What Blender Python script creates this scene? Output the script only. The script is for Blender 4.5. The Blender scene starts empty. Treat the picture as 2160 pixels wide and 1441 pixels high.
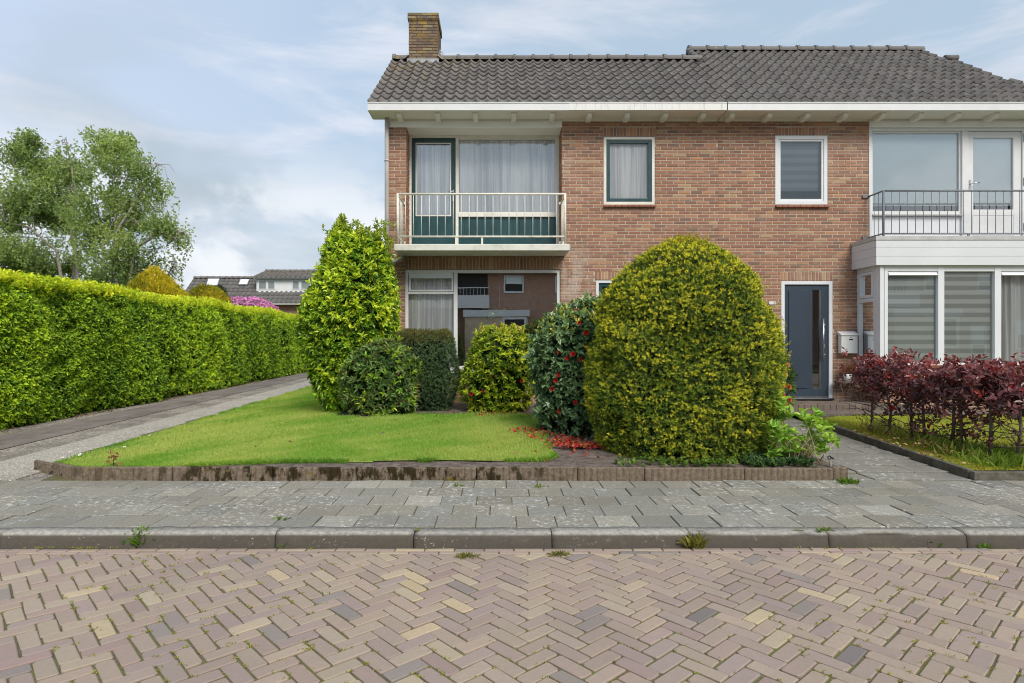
import bpy, math, random
import numpy as np
from mathutils import Vector, noise as mnoise

random.seed(7)
rng = np.random.default_rng(7)
R = math.radians
SC = bpy.context.scene
COL = SC.collection

# ------------------------------------------------------------------ camera
cam_d = bpy.data.cameras.new("camera")
cam_d.sensor_width = 36.0
cam_d.lens = 36.0 * 1295 / 2160
cam_d.shift_x = 30 / 2160
cam_d.shift_y = 0.0
cam_d.clip_start = 0.05
cam_d.clip_end = 2000
cam = bpy.data.objects.new("camera", cam_d)
COL.objects.link(cam)
cam.location = (0, 0, 1.363)
cam.rotation_euler = (R(90), 0, 0)
SC.camera = cam

# ------------------------------------------------------------------ exposure
SC.view_settings.view_transform = 'Standard'
SC.view_settings.look = 'None'
SC.view_settings.exposure = 0.35
SC.view_settings.gamma = 1.0
SC.cycles.filter_width = 1.05
SC.cycles.max_bounces = 8
SC.cycles.transparent_max_bounces = 16

# ------------------------------------------------------------------ world: pale sky with thin clouds
SUN_EL, SUN_AZ = R(43), R(157)          # azimuth clockwise from +Y (the view direction)
world = bpy.data.worlds.new("World")
SC.world = world
world.use_nodes = True
wn, wl = world.node_tree.nodes, world.node_tree.links
wn.clear()
def wnode(t, **kw):
    n = wn.new(t)
    for k, v in kw.items():
        setattr(n, k, v)
    return n
w_out = wnode('ShaderNodeOutputWorld')
w_bg = wnode('ShaderNodeBackground')
w_bg.inputs['Strength'].default_value = 0.1
wl.new(w_bg.outputs[0], w_out.inputs[0])
w_sky = wnode('ShaderNodeTexSky', sky_type='NISHITA', sun_disc=False)
w_sky.sun_elevation = SUN_EL
w_sky.sun_rotation = SUN_AZ
w_sky.air_density = 1.0
w_sky.dust_density = 1.5
w_sky.ozone_density = 1.0
w_tc = wnode('ShaderNodeTexCoord')
def wmix(fac, a, b):
    m = wnode('ShaderNodeMix', data_type='RGBA')
    for k, v in ((0, fac), (6, a), (7, b)):
        if isinstance(v, (tuple, float, int)):
            m.inputs[k].default_value = v
        else:
            wl.new(v, m.inputs[k])
    return m.outputs[2]
def wnoise(scale, sc3, detail=5, rough=0.55, lo=0.45, hi=0.65, off=(0, 0, 0), dist=0.0):
    mp = wnode('ShaderNodeMapping')
    mp.inputs['Scale'].default_value = sc3
    mp.inputs['Location'].default_value = off
    wl.new(w_tc.outputs['Generated'], mp.inputs[0])
    n = wnode('ShaderNodeTexNoise')
    n.inputs['Scale'].default_value = scale
    n.inputs['Detail'].default_value = detail
    n.inputs['Roughness'].default_value = rough
    n.inputs['Distortion'].default_value = dist
    wl.new(mp.outputs[0], n.inputs['Vector'])
    r = wnode('ShaderNodeMapRange')
    r.interpolation_type = 'SMOOTHSTEP'
    r.inputs['From Min'].default_value = lo
    r.inputs['From Max'].default_value = hi
    wl.new(n.outputs[0], r.inputs[0])
    return r.outputs[0]
def wmul(a, b):
    m = wnode('ShaderNodeMath', operation='MULTIPLY')
    for i, v in enumerate((a, b)):
        if isinstance(v, (float, int)):
            m.inputs[i].default_value = v
        else:
            wl.new(v, m.inputs[i])
    return m.outputs[0]
w_sep = wnode('ShaderNodeSeparateXYZ')
wl.new(w_tc.outputs['Generated'], w_sep.inputs[0])
def wramp(src, lo, hi, to0=0.0, to1=1.0):
    r = wnode('ShaderNodeMapRange')
    r.interpolation_type = 'SMOOTHSTEP'
    r.inputs['From Min'].default_value = lo
    r.inputs['From Max'].default_value = hi
    r.inputs['To Min'].default_value = to0
    r.inputs['To Max'].default_value = to1
    wl.new(src, r.inputs[0])
    return r.outputs[0]
pale = wmix(0.82, w_sky.outputs[0], (4.1, 5.3, 6.6, 1))                 # thin high veil over the blue
pale = wmix(wramp(w_sep.outputs[0], 0.05, -0.75, 0.0, 0.75), pale, (5.1, 5.95, 7.6, 1))
low = wramp(w_sep.outputs[2], 0.02, 0.40, 0.85, 0.0)
pale = wmix(low, pale, (5.2, 5.85, 6.25, 1))                             # milky towards the horizon
cirrus = wmul(wnoise(2.2, (1.0, 1.0, 4.2), 6, 0.6, 0.46, 0.68, (3.1, 0.2, 0.7), 0.6), 0.75)
pale = wmix(cirrus, pale, (6.8, 6.9, 7.6, 1))
grey = wmul(wnoise(2.3, (1.0, 1.0, 2.2), 5, 0.5, 0.42, 0.60, (1.7, 4.2, 0.3)), wramp(w_sep.outputs[2], 0.14, 0.46, 1.0, 0.2))
pale = wmix(grey, pale, (3.75, 4.45, 5.05, 1))
cum = wmul(wnoise(3.4, (1.0, 1.0, 1.8), 7, 0.55, 0.46, 0.57, (0.35, 2.6, 0.15), 0.2), wramp(w_sep.outputs[2], 0.15, 0.32, 1.0, 0.0))
pale = wmix(cum, pale, (7.2, 7.5, 7.9, 1))
wl.new(pale, w_bg.inputs['Color'])

# ------------------------------------------------------------------ sun (veiled by cloud: wide and soft)
sun_d = bpy.data.lights.new("sun", 'SUN')
sun_d.energy = 2.7
sun_d.angle = R(30)
sun_d.color = (1.0, 0.94, 0.84)
sun = bpy.data.objects.new("sun", sun_d)
COL.objects.link(sun)
sdir = Vector((math.sin(SUN_AZ) * math.cos(SUN_EL), math.cos(SUN_AZ) * math.cos(SUN_EL), math.sin(SUN_EL)))
sun.rotation_euler = (-sdir).to_track_quat('-Z', 'Y').to_euler()
sun.location = (0, -20, 30)

# ------------------------------------------------------------------ measures
F = 11.16                       # distance of the brick front
def at(px, py, Y):              # where the photograph's pixel lies at distance Y
    return ((px - 1050) / 1295 * Y, Y, 1.363 + (722 - py) / 1295 * Y)
def fx(px, Y=F): return (px - 1050) / 1295 * Y
def fz(py, Y=F): return 1.363 + (722 - py) / 1295 * Y
def garden_z(x, y):
    z = 0.12 + 0.030 * (min(max(y, 6.0), 10.6) - 6.1)
    if x < -2.2:
        t = min(1.0, (-2.2 - x) / 2.6)
        z = z * (1 - t) + 0.035 * t
    return z

# ------------------------------------------------------------------ object helpers
def link(o, parent=None):
    COL.objects.link(o)
    if parent is not None:
        o.parent = parent
    return o
def thing(name, label, cat, loc=(0, 0, 0), group=None):
    o = bpy.data.objects.new(name, None)
    o.empty_display_size = 0.2
    COL.objects.link(o)
    o.location = loc
    o['label'] = label
    o['category'] = cat
    if group:
        o['group'] = group
    return o
def tag(o, label, cat, group=None, kind=None):
    o['label'] = label
    o['category'] = cat
    if group: o['group'] = group
    if kind: o['kind'] = kind
    return o
def structure(o):
    o['kind'] = 'structure'
    return o
def place(o, parent):            # parent a mesh built in world coordinates under a thing's base (or under a part)
    if parent is not None:
        o.parent = parent
        if parent.type == 'EMPTY':
            o.location = -parent.location
    return o

class MB:
    """Collects boxes, bars, tubes and sheets into one mesh."""
    def __init__(s):
        s.v, s.f, s.c, s.sm, s.mi = [], [], [], [], []
    def add(s, vs, fs, col=(1, 1, 1), smooth=False, mi=0):
        b = len(s.v)
        s.v += [tuple(p) for p in vs]
        s.c += [col] * len(vs)
        for q in fs:
            s.f.append([b + i for i in q])
            s.sm.append(smooth)
            s.mi.append(mi)
        return s
    def box(s, x0, x1, y0, y1, z0, z1, col=(1, 1, 1), mi=0):
        vs = [(x, y, z) for z in (z0, z1) for y in (y0, y1) for x in (x0, x1)]
        return s.add(vs, [(0, 2, 3, 1), (4, 5, 7, 6), (0, 1, 5, 4), (1, 3, 7, 5), (3, 2, 6, 7), (2, 0, 4, 6)], col, mi=mi)
    def quad(s, a, b, c, d, col=(1, 1, 1), mi=0):
        return s.add([a, b, c, d], [(0, 1, 2, 3)], col, mi=mi)
    def tube(s, pts, r, n=8, col=(1, 1, 1), cap=True, smooth=True):
        pts = [Vector(p) for p in pts]
        rs = r if isinstance(r, (list, tuple)) else [r] * len(pts)
        vs, fs = [], []
        up = None
        for i, p in enumerate(pts):
            t = (pts[min(i + 1, len(pts) - 1)] - pts[max(i - 1, 0)]).normalized()
            if up is None:
                up = Vector((0, 0, 1)) if abs(t.z) < 0.9 else Vector((0, 1, 0))
            u = t.cross(up).normalized()
            w = u.cross(t).normalized()
            up = w
            for k in range(n):
                a = 2 * math.pi * k / n
                vs.append(p + (u * math.cos(a) + w * math.sin(a)) * rs[i])
        for i in range(len(pts) - 1):
            for k in range(n):
                k2 = (k + 1) % n
                fs.append((i * n + k, i * n + k2, (i + 1) * n + k2, (i + 1) * n + k))
        s.add(vs, fs, col, smooth)
        if cap:
            b = len(s.v) - len(vs)
            s.f.append([b + k for k in range(n)][::-1]); s.sm.append(False); s.mi.append(0)
            s.f.append([b + (len(pts) - 1) * n + k for k in range(n)]); s.sm.append(False); s.mi.append(0)
        return s
    def lathe(s, prof, c, n=16, col=(1, 1, 1)):
        vs, fs = [], []
        for r, z in prof:
            for k in range(n):
                a = 2 * math.pi * k / n
                vs.append((c[0] + r * math.cos(a), c[1] + r * math.sin(a), c[2] + z))
        for i in range(len(prof) - 1):
            for k in range(n):
                k2 = (k + 1) % n
                fs.append((i * n + k, i * n + k2, (i + 1) * n + k2, (i + 1) * n + k))
        return s.add(vs, fs, col, True)
    def ring(s, x0, x1, z0, z1, w, y0, y1, wb=None, wt=None, col=(1, 1, 1)):
        """A rectangular frame in the facade plane, its four members butted end to end."""
        wb = w if wb is None else wb
        wt = w if wt is None else wt
        s.box(x0, x0 + w, y0, y1, z0, z1, col)
        s.box(x1 - w, x1, y0, y1, z0, z1, col)
        s.box(x0 + w, x1 - w, y0, y1, z0, z0 + wb, col)
        s.box(x0 + w, x1 - w, y0, y1, z1 - wt, z1, col)
        return s
    def build(s, name, mats, parent=None, bevel=0.0):
        me = bpy.data.meshes.new(name)
        me.from_pydata(s.v, [], s.f)
        for m in (mats if isinstance(mats, (list, tuple)) else [mats]):
            me.materials.append(m)
        me.polygons.foreach_set('use_smooth', s.sm)
        me.polygons.foreach_set('material_index', s.mi)
        ca = me.color_attributes.new('Col', 'FLOAT_COLOR', 'POINT')
        ca.data.foreach_set('color', np.array([(c[0], c[1], c[2], 1.0) for c in s.c], dtype=np.float32).ravel())
        me.update()
        o = bpy.data.objects.new(name, me)
        COL.objects.link(o)
        place(o, parent)
        if bevel:
            b = o.modifiers.new('bevel', 'BEVEL')
            b.width = bevel
            b.segments = 2
            b.limit_method = 'ANGLE'
        return o

def np_mesh(name, V, Q, C, mat, parent=None, smooth=False):
    """Bulk mesh from arrays: V (n,3), Q (m,k) faces, C (n,3) colours."""
    me = bpy.data.meshes.new(name)
    V = np.asarray(V, dtype=np.float32)
    Q = np.asarray(Q, dtype=np.int32)
    me.vertices.add(len(V))
    me.vertices.foreach_set('co', V.ravel())
    me.loops.add(Q.size)
    me.loops.foreach_set('vertex_index', Q.ravel())
    me.polygons.add(len(Q))
    me.polygons.foreach_set('loop_start', np.arange(0, Q.size, Q.shape[1], dtype=np.int32))
    me.polygons.foreach_set('use_smooth', np.full(len(Q), smooth, dtype=bool))
    me.materials.append(mat)
    ca = me.color_attributes.new('Col', 'FLOAT_COLOR', 'POINT')
    ca.data.foreach_set('color', np.concatenate([np.asarray(C, dtype=np.float32), np.ones((len(V), 1), np.float32)], 1).ravel())
    me.update(calc_edges=True)
    me.validate()
    o = bpy.data.objects.new(name, me)
    COL.objects.link(o)
    return place(o, parent)

# ------------------------------------------------------------------ materials
MATS = {}
class NT:
    def __init__(s, name):
        s.m = bpy.data.materials.new(name)
        s.m.use_nodes = True
        s.n, s.l = s.m.node_tree.nodes, s.m.node_tree.links
        s.bsdf = s.n['Principled BSDF']
        s.out = s.n['Material Output']
        s.tc = s.n.new('ShaderNodeTexCoord')
    def put(s, sock, v):
        if isinstance(v, (int, float, tuple, list)):
            sock.default_value = (*v, 1) if isinstance(v, (tuple, list)) and len(v) == 3 and sock.type == 'RGBA' else v
        else:
            s.l.new(v, sock)
    def mix(s, fac, a, b, blend='MIX'):
        m = s.n.new('ShaderNodeMix')
        m.data_type = 'RGBA'
        m.blend_type = blend
        s.put(m.inputs[0], fac); s.put(m.inputs[6], a); s.put(m.inputs[7], b)
        return m.outputs[2]
    def math(s, op, a, b=0.0, clamp=False):
        m = s.n.new('ShaderNodeMath')
        m.operation = op
        m.use_clamp = clamp
        s.put(m.inputs[0], a); s.put(m.inputs[1], b)
        return m.outputs[0]
    def vec(s, scale=(1, 1, 1), loc=(0, 0, 0), rot=(0, 0, 0)):
        mp = s.n.new('ShaderNodeMapping')
        mp.inputs['Scale'].default_value = scale
        mp.inputs['Location'].default_value = loc
        mp.inputs['Rotation'].default_value = rot
        s.l.new(s.tc.outputs['Object'], mp.inputs[0])
        return mp.outputs[0]
    def noise(s, scale, detail=4, rough=0.55, v=None):
        n = s.n.new('ShaderNodeTexNoise')
        n.inputs['Scale'].default_value = scale
        n.inputs['Detail'].default_value = detail
        n.inputs['Roughness'].default_value = rough
        s.l.new(v if v is not None else s.tc.outputs['Object'], n.inputs['Vector'])
        return n.outputs[0]
    def voro(s, scale, v=None, feature='F1'):
        n = s.n.new('ShaderNodeTexVoronoi')
        n.feature = feature
        n.inputs['Scale'].default_value = scale
        s.l.new(v if v is not None else s.tc.outputs['Object'], n.inputs['Vector'])
        return n.outputs['Distance']
    def ramp(s, v, lo, hi, a=0.0, b=1.0):
        r = s.n.new('ShaderNodeMapRange')
        r.interpolation_type = 'SMOOTHSTEP'
        for k, x in (('From Min', lo), ('From Max', hi), ('To Min', a), ('To Max', b)):
            s.put(r.inputs[k], x)
        s.l.new(v, r.inputs[0])
        return r.outputs[0]
    def attr(s):
        a = s.n.new('ShaderNodeAttribute')
        a.attribute_name = 'Col'
        return a.outputs['Color']
    def bump(s, h, strength=0.3, dist=0.01):
        b = s.n.new('ShaderNodeBump')
        b.inputs['Strength'].default_value = strength
        b.inputs['Distance'].default_value = dist
        s.l.new(h, b.inputs['Height'])
        s.l.new(b.outputs[0], s.bsdf.inputs['Normal'])
    def base(s, c, rough=0.6, spec=0.5):
        s.put(s.bsdf.inputs['Base Color'], c)
        s.put(s.bsdf.inputs['Roughness'], rough)
        s.put(s.bsdf.inputs['Specular IOR Level'], spec)
        return s
def simple(name, col, rough=0.6, spec=0.5, var=0.12, scale=6.0, bump=0.0, metal=0.0, attr=False, dirt=None, dirt_amt=0.0):
    """Principled paint or plain surface with faint mottling and optional dirt."""
    t = NT(name)
    c = t.attr() if attr else None
    if attr:
        c = t.mix(1.0, t.attr(), col, 'MULTIPLY')
    else:
        c = t.mix(0.0, col, col)
    n = t.noise(scale, 6, 0.65)
    k = t.ramp(n, 0.25, 0.75, 1 - var, 1 + var)
    cc = t.n.new('ShaderNodeCombineColor')
    for i in range(3):
        t.l.new(k, cc.inputs[i])
    c = t.mix(1.0, c, cc.outputs[0], 'MULTIPLY')
    if dirt:
        d = t.math('MULTIPLY', t.ramp(t.noise(scale * 0.7, 7, 0.7), 0.48, 0.72), dirt_amt)
        c = t.mix(d, c, dirt)
    t.base(c, rough, spec)
    t.bsdf.inputs['Metallic'].default_value = metal
    if bump:
        t.bump(t.noise(scale * 14, 4), bump, 0.004)
    return t.m

def glass(name, refl=0.25, tint=(0.86, 0.9, 0.9), rough=0.0):
    t = NT(name)
    t.n.remove(t.bsdf)
    tr = t.n.new('ShaderNodeBsdfTransparent')
    tr.inputs[0].default_value = (*tint, 1)
    gl = t.n.new('ShaderNodeBsdfGlossy')
    gl.inputs['Color'].default_value = (0.95, 0.98, 1.0, 1)
    gl.inputs['Roughness'].default_value = rough
    fr = t.n.new('ShaderNodeFresnel')
    fr.inputs[0].default_value = 1.5
    f = t.math('ADD', fr.outputs[0], refl - 0.04, True)
    bp = t.n.new('ShaderNodeBump')
    bp.inputs['Strength'].default_value = 0.02
    bp.inputs['Distance'].default_value = 0.02
    t.l.new(t.noise(1.3, 2), bp.inputs['Height'])
    t.l.new(bp.outputs[0], gl.inputs['Normal'])
    mx = t.n.new('ShaderNodeMixShader')
    t.l.new(f, mx.inputs[0]); t.l.new(tr.outputs[0], mx.inputs[1]); t.l.new(gl.outputs[0], mx.inputs[2])
    t.l.new(mx.outputs[0], t.out.inputs[0])
    return t.m

def leaf_mat(name, rough=0.5, spec=0.35, trans=0.3, tint=(1.25, 1.2, 0.6)):
    t = NT(name)
    c = t.attr()
    t.base(c, rough, spec)
    tl = t.n.new('ShaderNodeBsdfTranslucent')
    t.l.new(t.mix(1.0, c, tint, 'MULTIPLY'), tl.inputs[0])
    mx = t.n.new('ShaderNodeMixShader')
    mx.inputs[0].default_value = trans
    t.l.new(t.bsdf.outputs[0], mx.inputs[1]); t.l.new(tl.outputs[0], mx.inputs[2])
    t.l.new(mx.outputs[0], t.out.inputs[0])
    return t.m

# brick faces carry their own colour; lime bloom and soot are laid over
t = NT('brick')
c = t.attr()
c = t.mix(t.ramp(t.noise(55, 4, 0.7), 0.3, 0.8, 0.0, 0.30), c, (0.22, 0.11, 0.075))
c = t.mix(t.math('MULTIPLY', t.ramp(t.noise(1.1, 6, 0.7), 0.52, 0.72), 0.34), c, (0.55, 0.43, 0.36))
c = t.mix(t.math('MULTIPLY', t.ramp(t.noise(7, 5, 0.7, t.vec((1, 1, 2))), 0.60, 0.72), 0.4), c, (0.62, 0.42, 0.28))
gp = t.n.new('ShaderNodeSeparateXYZ'); t.l.new(t.tc.outputs['Object'], gp.inputs[0])
near = t.math('MULTIPLY', t.ramp(t.math('ABSOLUTE', t.math('SUBTRACT', gp.outputs[0], 1.42)), 0.45, 0.05), t.ramp(t.math('ABSOLUTE', t.math('SUBTRACT', gp.outputs[2], 2.55)), 0.75, 0.1))
c = t.mix(t.math('MULTIPLY', t.math('MULTIPLY', near, t.ramp(t.noise(6, 6, .75, t.vec((1, 1, .4))), .38, .62)), 0.65), c, (0.52, 0.48, 0.43))      # lime run-off at the balcony's end
t.base(c, 0.88, 0.25)
t.bump(t.noise(90, 5, 0.7), 0.5, 0.004)
M_BRICK = t.m
t = NT('mortar')
c = t.mix(t.ramp(t.noise(3, 6, 0.7), 0.35, 0.7), (0.43, 0.36, 0.285), (0.55, 0.475, 0.39))
t.base(c, 0.95, 0.1)
t.bump(t.noise(120, 3), 0.4, 0.003)
M_MORTAR = t.m
t = NT('side_brick')
bt = t.n.new('ShaderNodeTexBrick')
bt.offset = 0.5
for k, v in (('Color1', (0.27, 0.125, 0.08, 1)), ('Color2', (0.35, 0.175, 0.115, 1)), ('Mortar', (0.46, 0.38, 0.30, 1))):
    bt.inputs[k].default_value = v
for k, v in (('Scale', 1.0), ('Mortar Size', 0.006), ('Brick Width', 0.22), ('Row Height', 0.0613), ('Bias', 0.0)):
    bt.inputs[k].default_value = v
sx = t.n.new('ShaderNodeSeparateXYZ'); t.l.new(t.tc.outputs['Object'], sx.inputs[0])
cx = t.n.new('ShaderNodeCombineXYZ')
t.l.new(t.math('ADD', sx.outputs[0], sx.outputs[1]), cx.inputs[0]); t.l.new(sx.outputs[2], cx.inputs[1])
t.l.new(cx.outputs[0], bt.inputs['Vector'])
t.base(t.mix(t.ramp(t.noise(4, 5), 0.4, 0.7, 0, 0.3), bt.outputs['Color'], (0.2, 0.1, 0.07)), 0.9, 0.2)
M_SIDEBRICK = t.m

M_WHITE = simple('white_paint', (0.68, 0.685, 0.69), 0.42, 0.45, 0.04, 3.0, dirt=(0.52, 0.50, 0.44), dirt_amt=0.22)
M_WHITE2 = simple('brightened_header_white', (0.82, 0.825, 0.83), 0.4, 0.45, 0.03, 3.0)  # lighter white for header boards, offsetting in colour the shade under the eaves
M_CREAM = simple('weathered_cream_paint', (0.70, 0.68, 0.62), 0.5, 0.4, 0.06, 5.0, dirt=(0.40, 0.36, 0.28), dirt_amt=0.35)
M_SOFFIT = simple('cream_soffit_board', (0.74, 0.72, 0.66), 0.6, 0.3, 0.04, 2.0)
M_PVC = simple('white_plastic_frame', (0.70, 0.715, 0.745), 0.32, 0.5, 0.03, 2.0)
M_GREEN = simple('dark_green_gloss_paint', (0.016, 0.058, 0.066), 0.3, 0.5, 0.25, 4.0)
M_BLUE = simple('dark_slate_blue_door', (0.030, 0.046, 0.070), 0.42, 0.45, 0.08, 3.0)
M_GREYMETAL = simple('grey_painted_steel', (0.16, 0.175, 0.19), 0.5, 0.5, 0.12, 8.0)
M_ZINC = simple('grey_zinc', (0.46, 0.455, 0.45), 0.5, 0.5, 0.15, 5.0)
M_STEEL = simple('brushed_steel', (0.62, 0.62, 0.62), 0.28, 0.5, 0.05, 5.0, metal=1.0)
M_BLACK = simple('black_plastic', (0.015, 0.015, 0.017), 0.5, 0.4, 0.1, 5.0)
M_DARK = simple('dark_room', (0.045, 0.042, 0.04), 0.95, 0.1, 0.2, 1.0)
M_ROOM = simple('dim_room_plaster', (0.30, 0.27, 0.23), 0.95, 0.1, 0.1, 1.0)
M_PIPE = simple('grey_pvc_pipe', (0.47, 0.46, 0.45), 0.5, 0.4, 0.12, 3.0)
M_RAILWHITE = simple('rusty_white_rail_paint', (0.74, 0.71, 0.62), 0.5, 0.4, 0.08, 9.0, dirt=(0.36, 0.19, 0.07), dirt_amt=0.55)
M_SLAB = simple('chipped_white_concrete', (0.66, 0.655, 0.60), 0.8, 0.25, 0.08, 4.0, bump=0.3, dirt=(0.24, 0.25, 0.17), dirt_amt=0.38)
M_BOARD = simple('pale_grey_cladding_board', (0.66, 0.675, 0.70), 0.35, 0.45, 0.03, 2.0)
M_SILLBRICK = simple('glazed_brown_sill_tile', (0.23, 0.085, 0.045), 0.5, 0.45, 0.3, 12.0)
M_POTWHITE = simple('white_glazed_pot', (0.72, 0.73, 0.75), 0.3, 0.5, 0.05, 4.0)
M_POTTEAL = simple('teal_glazed_pot', (0.25, 0.52, 0.54), 0.25, 0.5, 0.1, 6.0)
M_IRON = simple('old_cast_iron', (0.11, 0.10, 0.09), 0.6, 0.5, 0.3, 20.0)
M_BARK = simple('grey_brown_bark', (0.15, 0.12, 0.095), 0.9, 0.2, 0.35, 14.0, bump=0.6)
M_TWIG = simple('dark_twig', (0.09, 0.065, 0.05), 0.9, 0.2, 0.3, 10.0)
M_LEAD = simple('grey_lead_flashing', (0.34, 0.35, 0.37), 0.6, 0.4, 0.25, 9.0)
M_GLASS = glass('window_glass', 0.09, (0.99, 0.99, 0.99))
M_GLASS_SKY = glass('upstairs_glass', 0.24, (0.98, 0.99, 0.99))
M_GLASS_BIG = glass('plate_glass', 0.55, (0.96, 0.97, 0.97))
M_GLASS_BLIND = glass('bay_glass', 0.16, (0.97, 0.99, 0.985))

# roof tile
t = NT('grey_concrete_roof_tile')
c = t.attr()
c = t.mix(t.ramp(t.noise(22, 6, 0.7), 0.35, 0.75, 0.0, 0.5), c, (0.17, 0.155, 0.145))
c = t.mix(t.math('MULTIPLY', t.ramp(t.noise(7, 7, 0.75), 0.56, 0.72), 0.65), c, (0.33, 0.32, 0.305))
geo = t.n.new('ShaderNodeSeparateXYZ'); t.l.new(t.tc.outputs['Object'], geo.inputs[0])
near = t.math('MULTIPLY', t.ramp(geo.outputs[0], -1.6, 0.6, 1.0, 0.06), t.ramp(geo.outputs[2], 6.0, 7.6, 0.1, 1.0))
c = t.mix(t.math('MULTIPLY', t.ramp(t.noise(9, 6, 0.7), 0.5, 0.68), near), c, (0.36, 0.25, 0.07))
t.base(c, 0.85, 0.3)
t.bump(t.noise(60, 4), 0.35, 0.004)
M_TILE = t.m
t = NT('lichened_chimney_brick')
c = t.attr()
c = t.mix(t.ramp(t.noise(30, 5, 0.7), 0.35, 0.75, 0.0, 0.5), c, (0.13, 0.085, 0.06))
geo = t.n.new('ShaderNodeSeparateXYZ'); t.l.new(t.tc.outputs['Object'], geo.inputs[0])
hi = t.ramp(geo.outputs[2], 7.4, 8.5, 0.12, 0.75)
c = t.mix(t.math('MULTIPLY', t.ramp(t.noise(6, 7, 0.7), 0.47, 0.62), hi), c, (0.42, 0.26, 0.035))
t.base(c, 0.92, 0.2)
t.bump(t.noise(50, 4), 0.5, 0.006)
M_CHIM = t.m

# curtains and blinds
t = NT('white_net_curtain')
c = t.mix(t.ramp(t.noise(2, 3, v=t.vec((11, 1, 0.15))), 0.40, 0.58), (0.66, 0.67, 0.69), (0.97, 0.97, 0.96))  # fold light and shade painted as upright stripes of paler and darker tone
t.base(c, 0.95, 0.05)
tl = t.n.new('ShaderNodeBsdfTranslucent'); tl.inputs[0].default_value = (0.7, 0.71, 0.73, 1)
mx = t.n.new('ShaderNodeMixShader'); mx.inputs[0].default_value = 0.06
t.l.new(t.bsdf.outputs[0], mx.inputs[1]); t.l.new(tl.outputs[0], mx.inputs[2]); t.l.new(mx.outputs[0], t.out.inputs[0])
M_CURTAIN = t.m
t = NT('striped_day_night_blind')
sp = t.n.new('ShaderNodeSeparateXYZ'); t.l.new(t.tc.outputs['Object'], sp.inputs[0])
st = t.math('SINE', t.math('MULTIPLY', sp.outputs[2], 2 * math.pi / 0.155))
c = t.mix(t.ramp(st, -0.35, 0.35), (0.46, 0.48, 0.465), (0.74, 0.76, 0.74))
t.base(c, 0.9, 0.1)
M_BLIND = t.m
M_BLIND2 = M_BLIND.copy(); M_BLIND2.name = 'grey_striped_blind'
for nd in M_BLIND2.node_tree.nodes:
    if nd.type == 'MIX': nd.inputs[6].default_value = (.20, .225, .25, 1); nd.inputs[7].default_value = (.29, .32, .345, 1)
M_ROLLER = simple('pale_blue_roller_blind', (0.74, 0.82, 0.84), 0.8, 0.2, 0.03, 1.0)

# ================================================================== GROUND, ROAD, PAVEMENTS
def sheet(name, pts, mat, zf=None, n=1):
    m = MB()
    m.add(pts, [tuple(range(len(pts)))])
    return structure(m.build(name, mat))

# soil everywhere, one sheet to the horizon (a grid so that the garden can rise a little)
t = NT('garden_soil')
c = t.mix(t.ramp(t.noise(9, 8, 0.75), 0.3, 0.7), (0.10, 0.078, 0.065), (0.27, 0.22, 0.19))
c = t.mix(t.ramp(t.voro(30), 0.0, 0.35, 0.6, 0.0), c, (0.035, 0.026, 0.022))
t.base(c, 0.98, 0.1)
t.bump(t.noise(24, 8, 0.75), 1.0, 0.03)
M_SOIL = t.m
t = NT('far_ground')
t.base(t.mix(t.ramp(t.noise(0.4, 6), 0.35, 0.65), (0.07, 0.10, 0.03), (0.12, 0.14, 0.06)), 0.95, 0.1)
M_FAR = t.m
m = MB()
m.add([(-900, -900, -0.16), (900, -900, -0.16), (900, 900, -0.16), (-900, 900, -0.16)], [(0, 1, 2, 3)])
structure(m.build('ground', M_FAR))

def height_grid(name, x0, x1, y0, y1, step, zf, mat, inside=None):
    xs = np.arange(x0, x1 + 1e-6, step); ys = np.arange(y0, y1 + 1e-6, step)
    X, Y = np.meshgrid(xs, ys)
    V = np.array([(x, y, zf(x, y)) for x, y in zip(X.ravel(), Y.ravel())])
    nx = len(xs)
    Q = []
    for j in range(len(ys) - 1):
        for i in range(nx - 1):
            cx_, cy_ = xs[i] + step / 2, ys[j] + step / 2
            if inside is None or inside(cx_, cy_):
                a = j * nx + i
                Q.append((a, a + 1, a + nx + 1, a + nx))
    return np_mesh(name, V, Q, np.ones((len(V), 3)), mat, smooth=True)

structure(height_grid('soil', -5.9, 3.42, 6.06, 11.1, 0.1, lambda x, y: garden_z(x, y) - 0.006 + 0.012 * mnoise.noise((x * 3, y * 3, 1)), M_SOIL,
                      lambda x, y: y > 6.06 + max(0, (-4.15 - x) * 0.62) and x > -4.9 - max(0, y - 6.6) * 0.07))

# --- road: clinker bricks laid in herringbone, each brick its own little block
def clip_y(poly, ymax):
    out = []
    for i in range(len(poly)):
        a, b = poly[i], poly[(i + 1) % len(poly)]
        if a[1] <= ymax: out.append(a)
        if (a[1] <= ymax) != (b[1] <= ymax):
            k = (ymax - a[1]) / (b[1] - a[1])
            out.append((a[0] + k * (b[0] - a[0]), ymax))
    return out
ROAD_Z = -0.094
def road_z(x, y):
    return ROAD_Z + 0.012 * mnoise.noise((x * 0.5, y * 0.6, 3.0)) - 0.004 * abs(y - 2.0)
BRICKS = [((0.345, 0.268, 0.210), 32), ((0.322, 0.246, 0.202), 30), ((0.358, 0.284, 0.216), 20), ((0.305, 0.235, 0.204), 16),
          ((0.41, 0.332, 0.235), 5), ((0.245, 0.206, 0.186), 3), ((0.46, 0.365, 0.230), 1.6), ((0.30, 0.215, 0.190), 2.5), ((0.18, 0.158, 0.148), .6)]
bcols = [b[0] for b in BRICKS]; bw = [b[1] for b in BRICKS]
def brick_col():
    c = random.choices(bcols, bw)[0]
    k = random.uniform(0.93, 1.07)
    return tuple(min(1, ch * k * random.uniform(0.98, 1.02)) for ch in c)
rm = MB()
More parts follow.
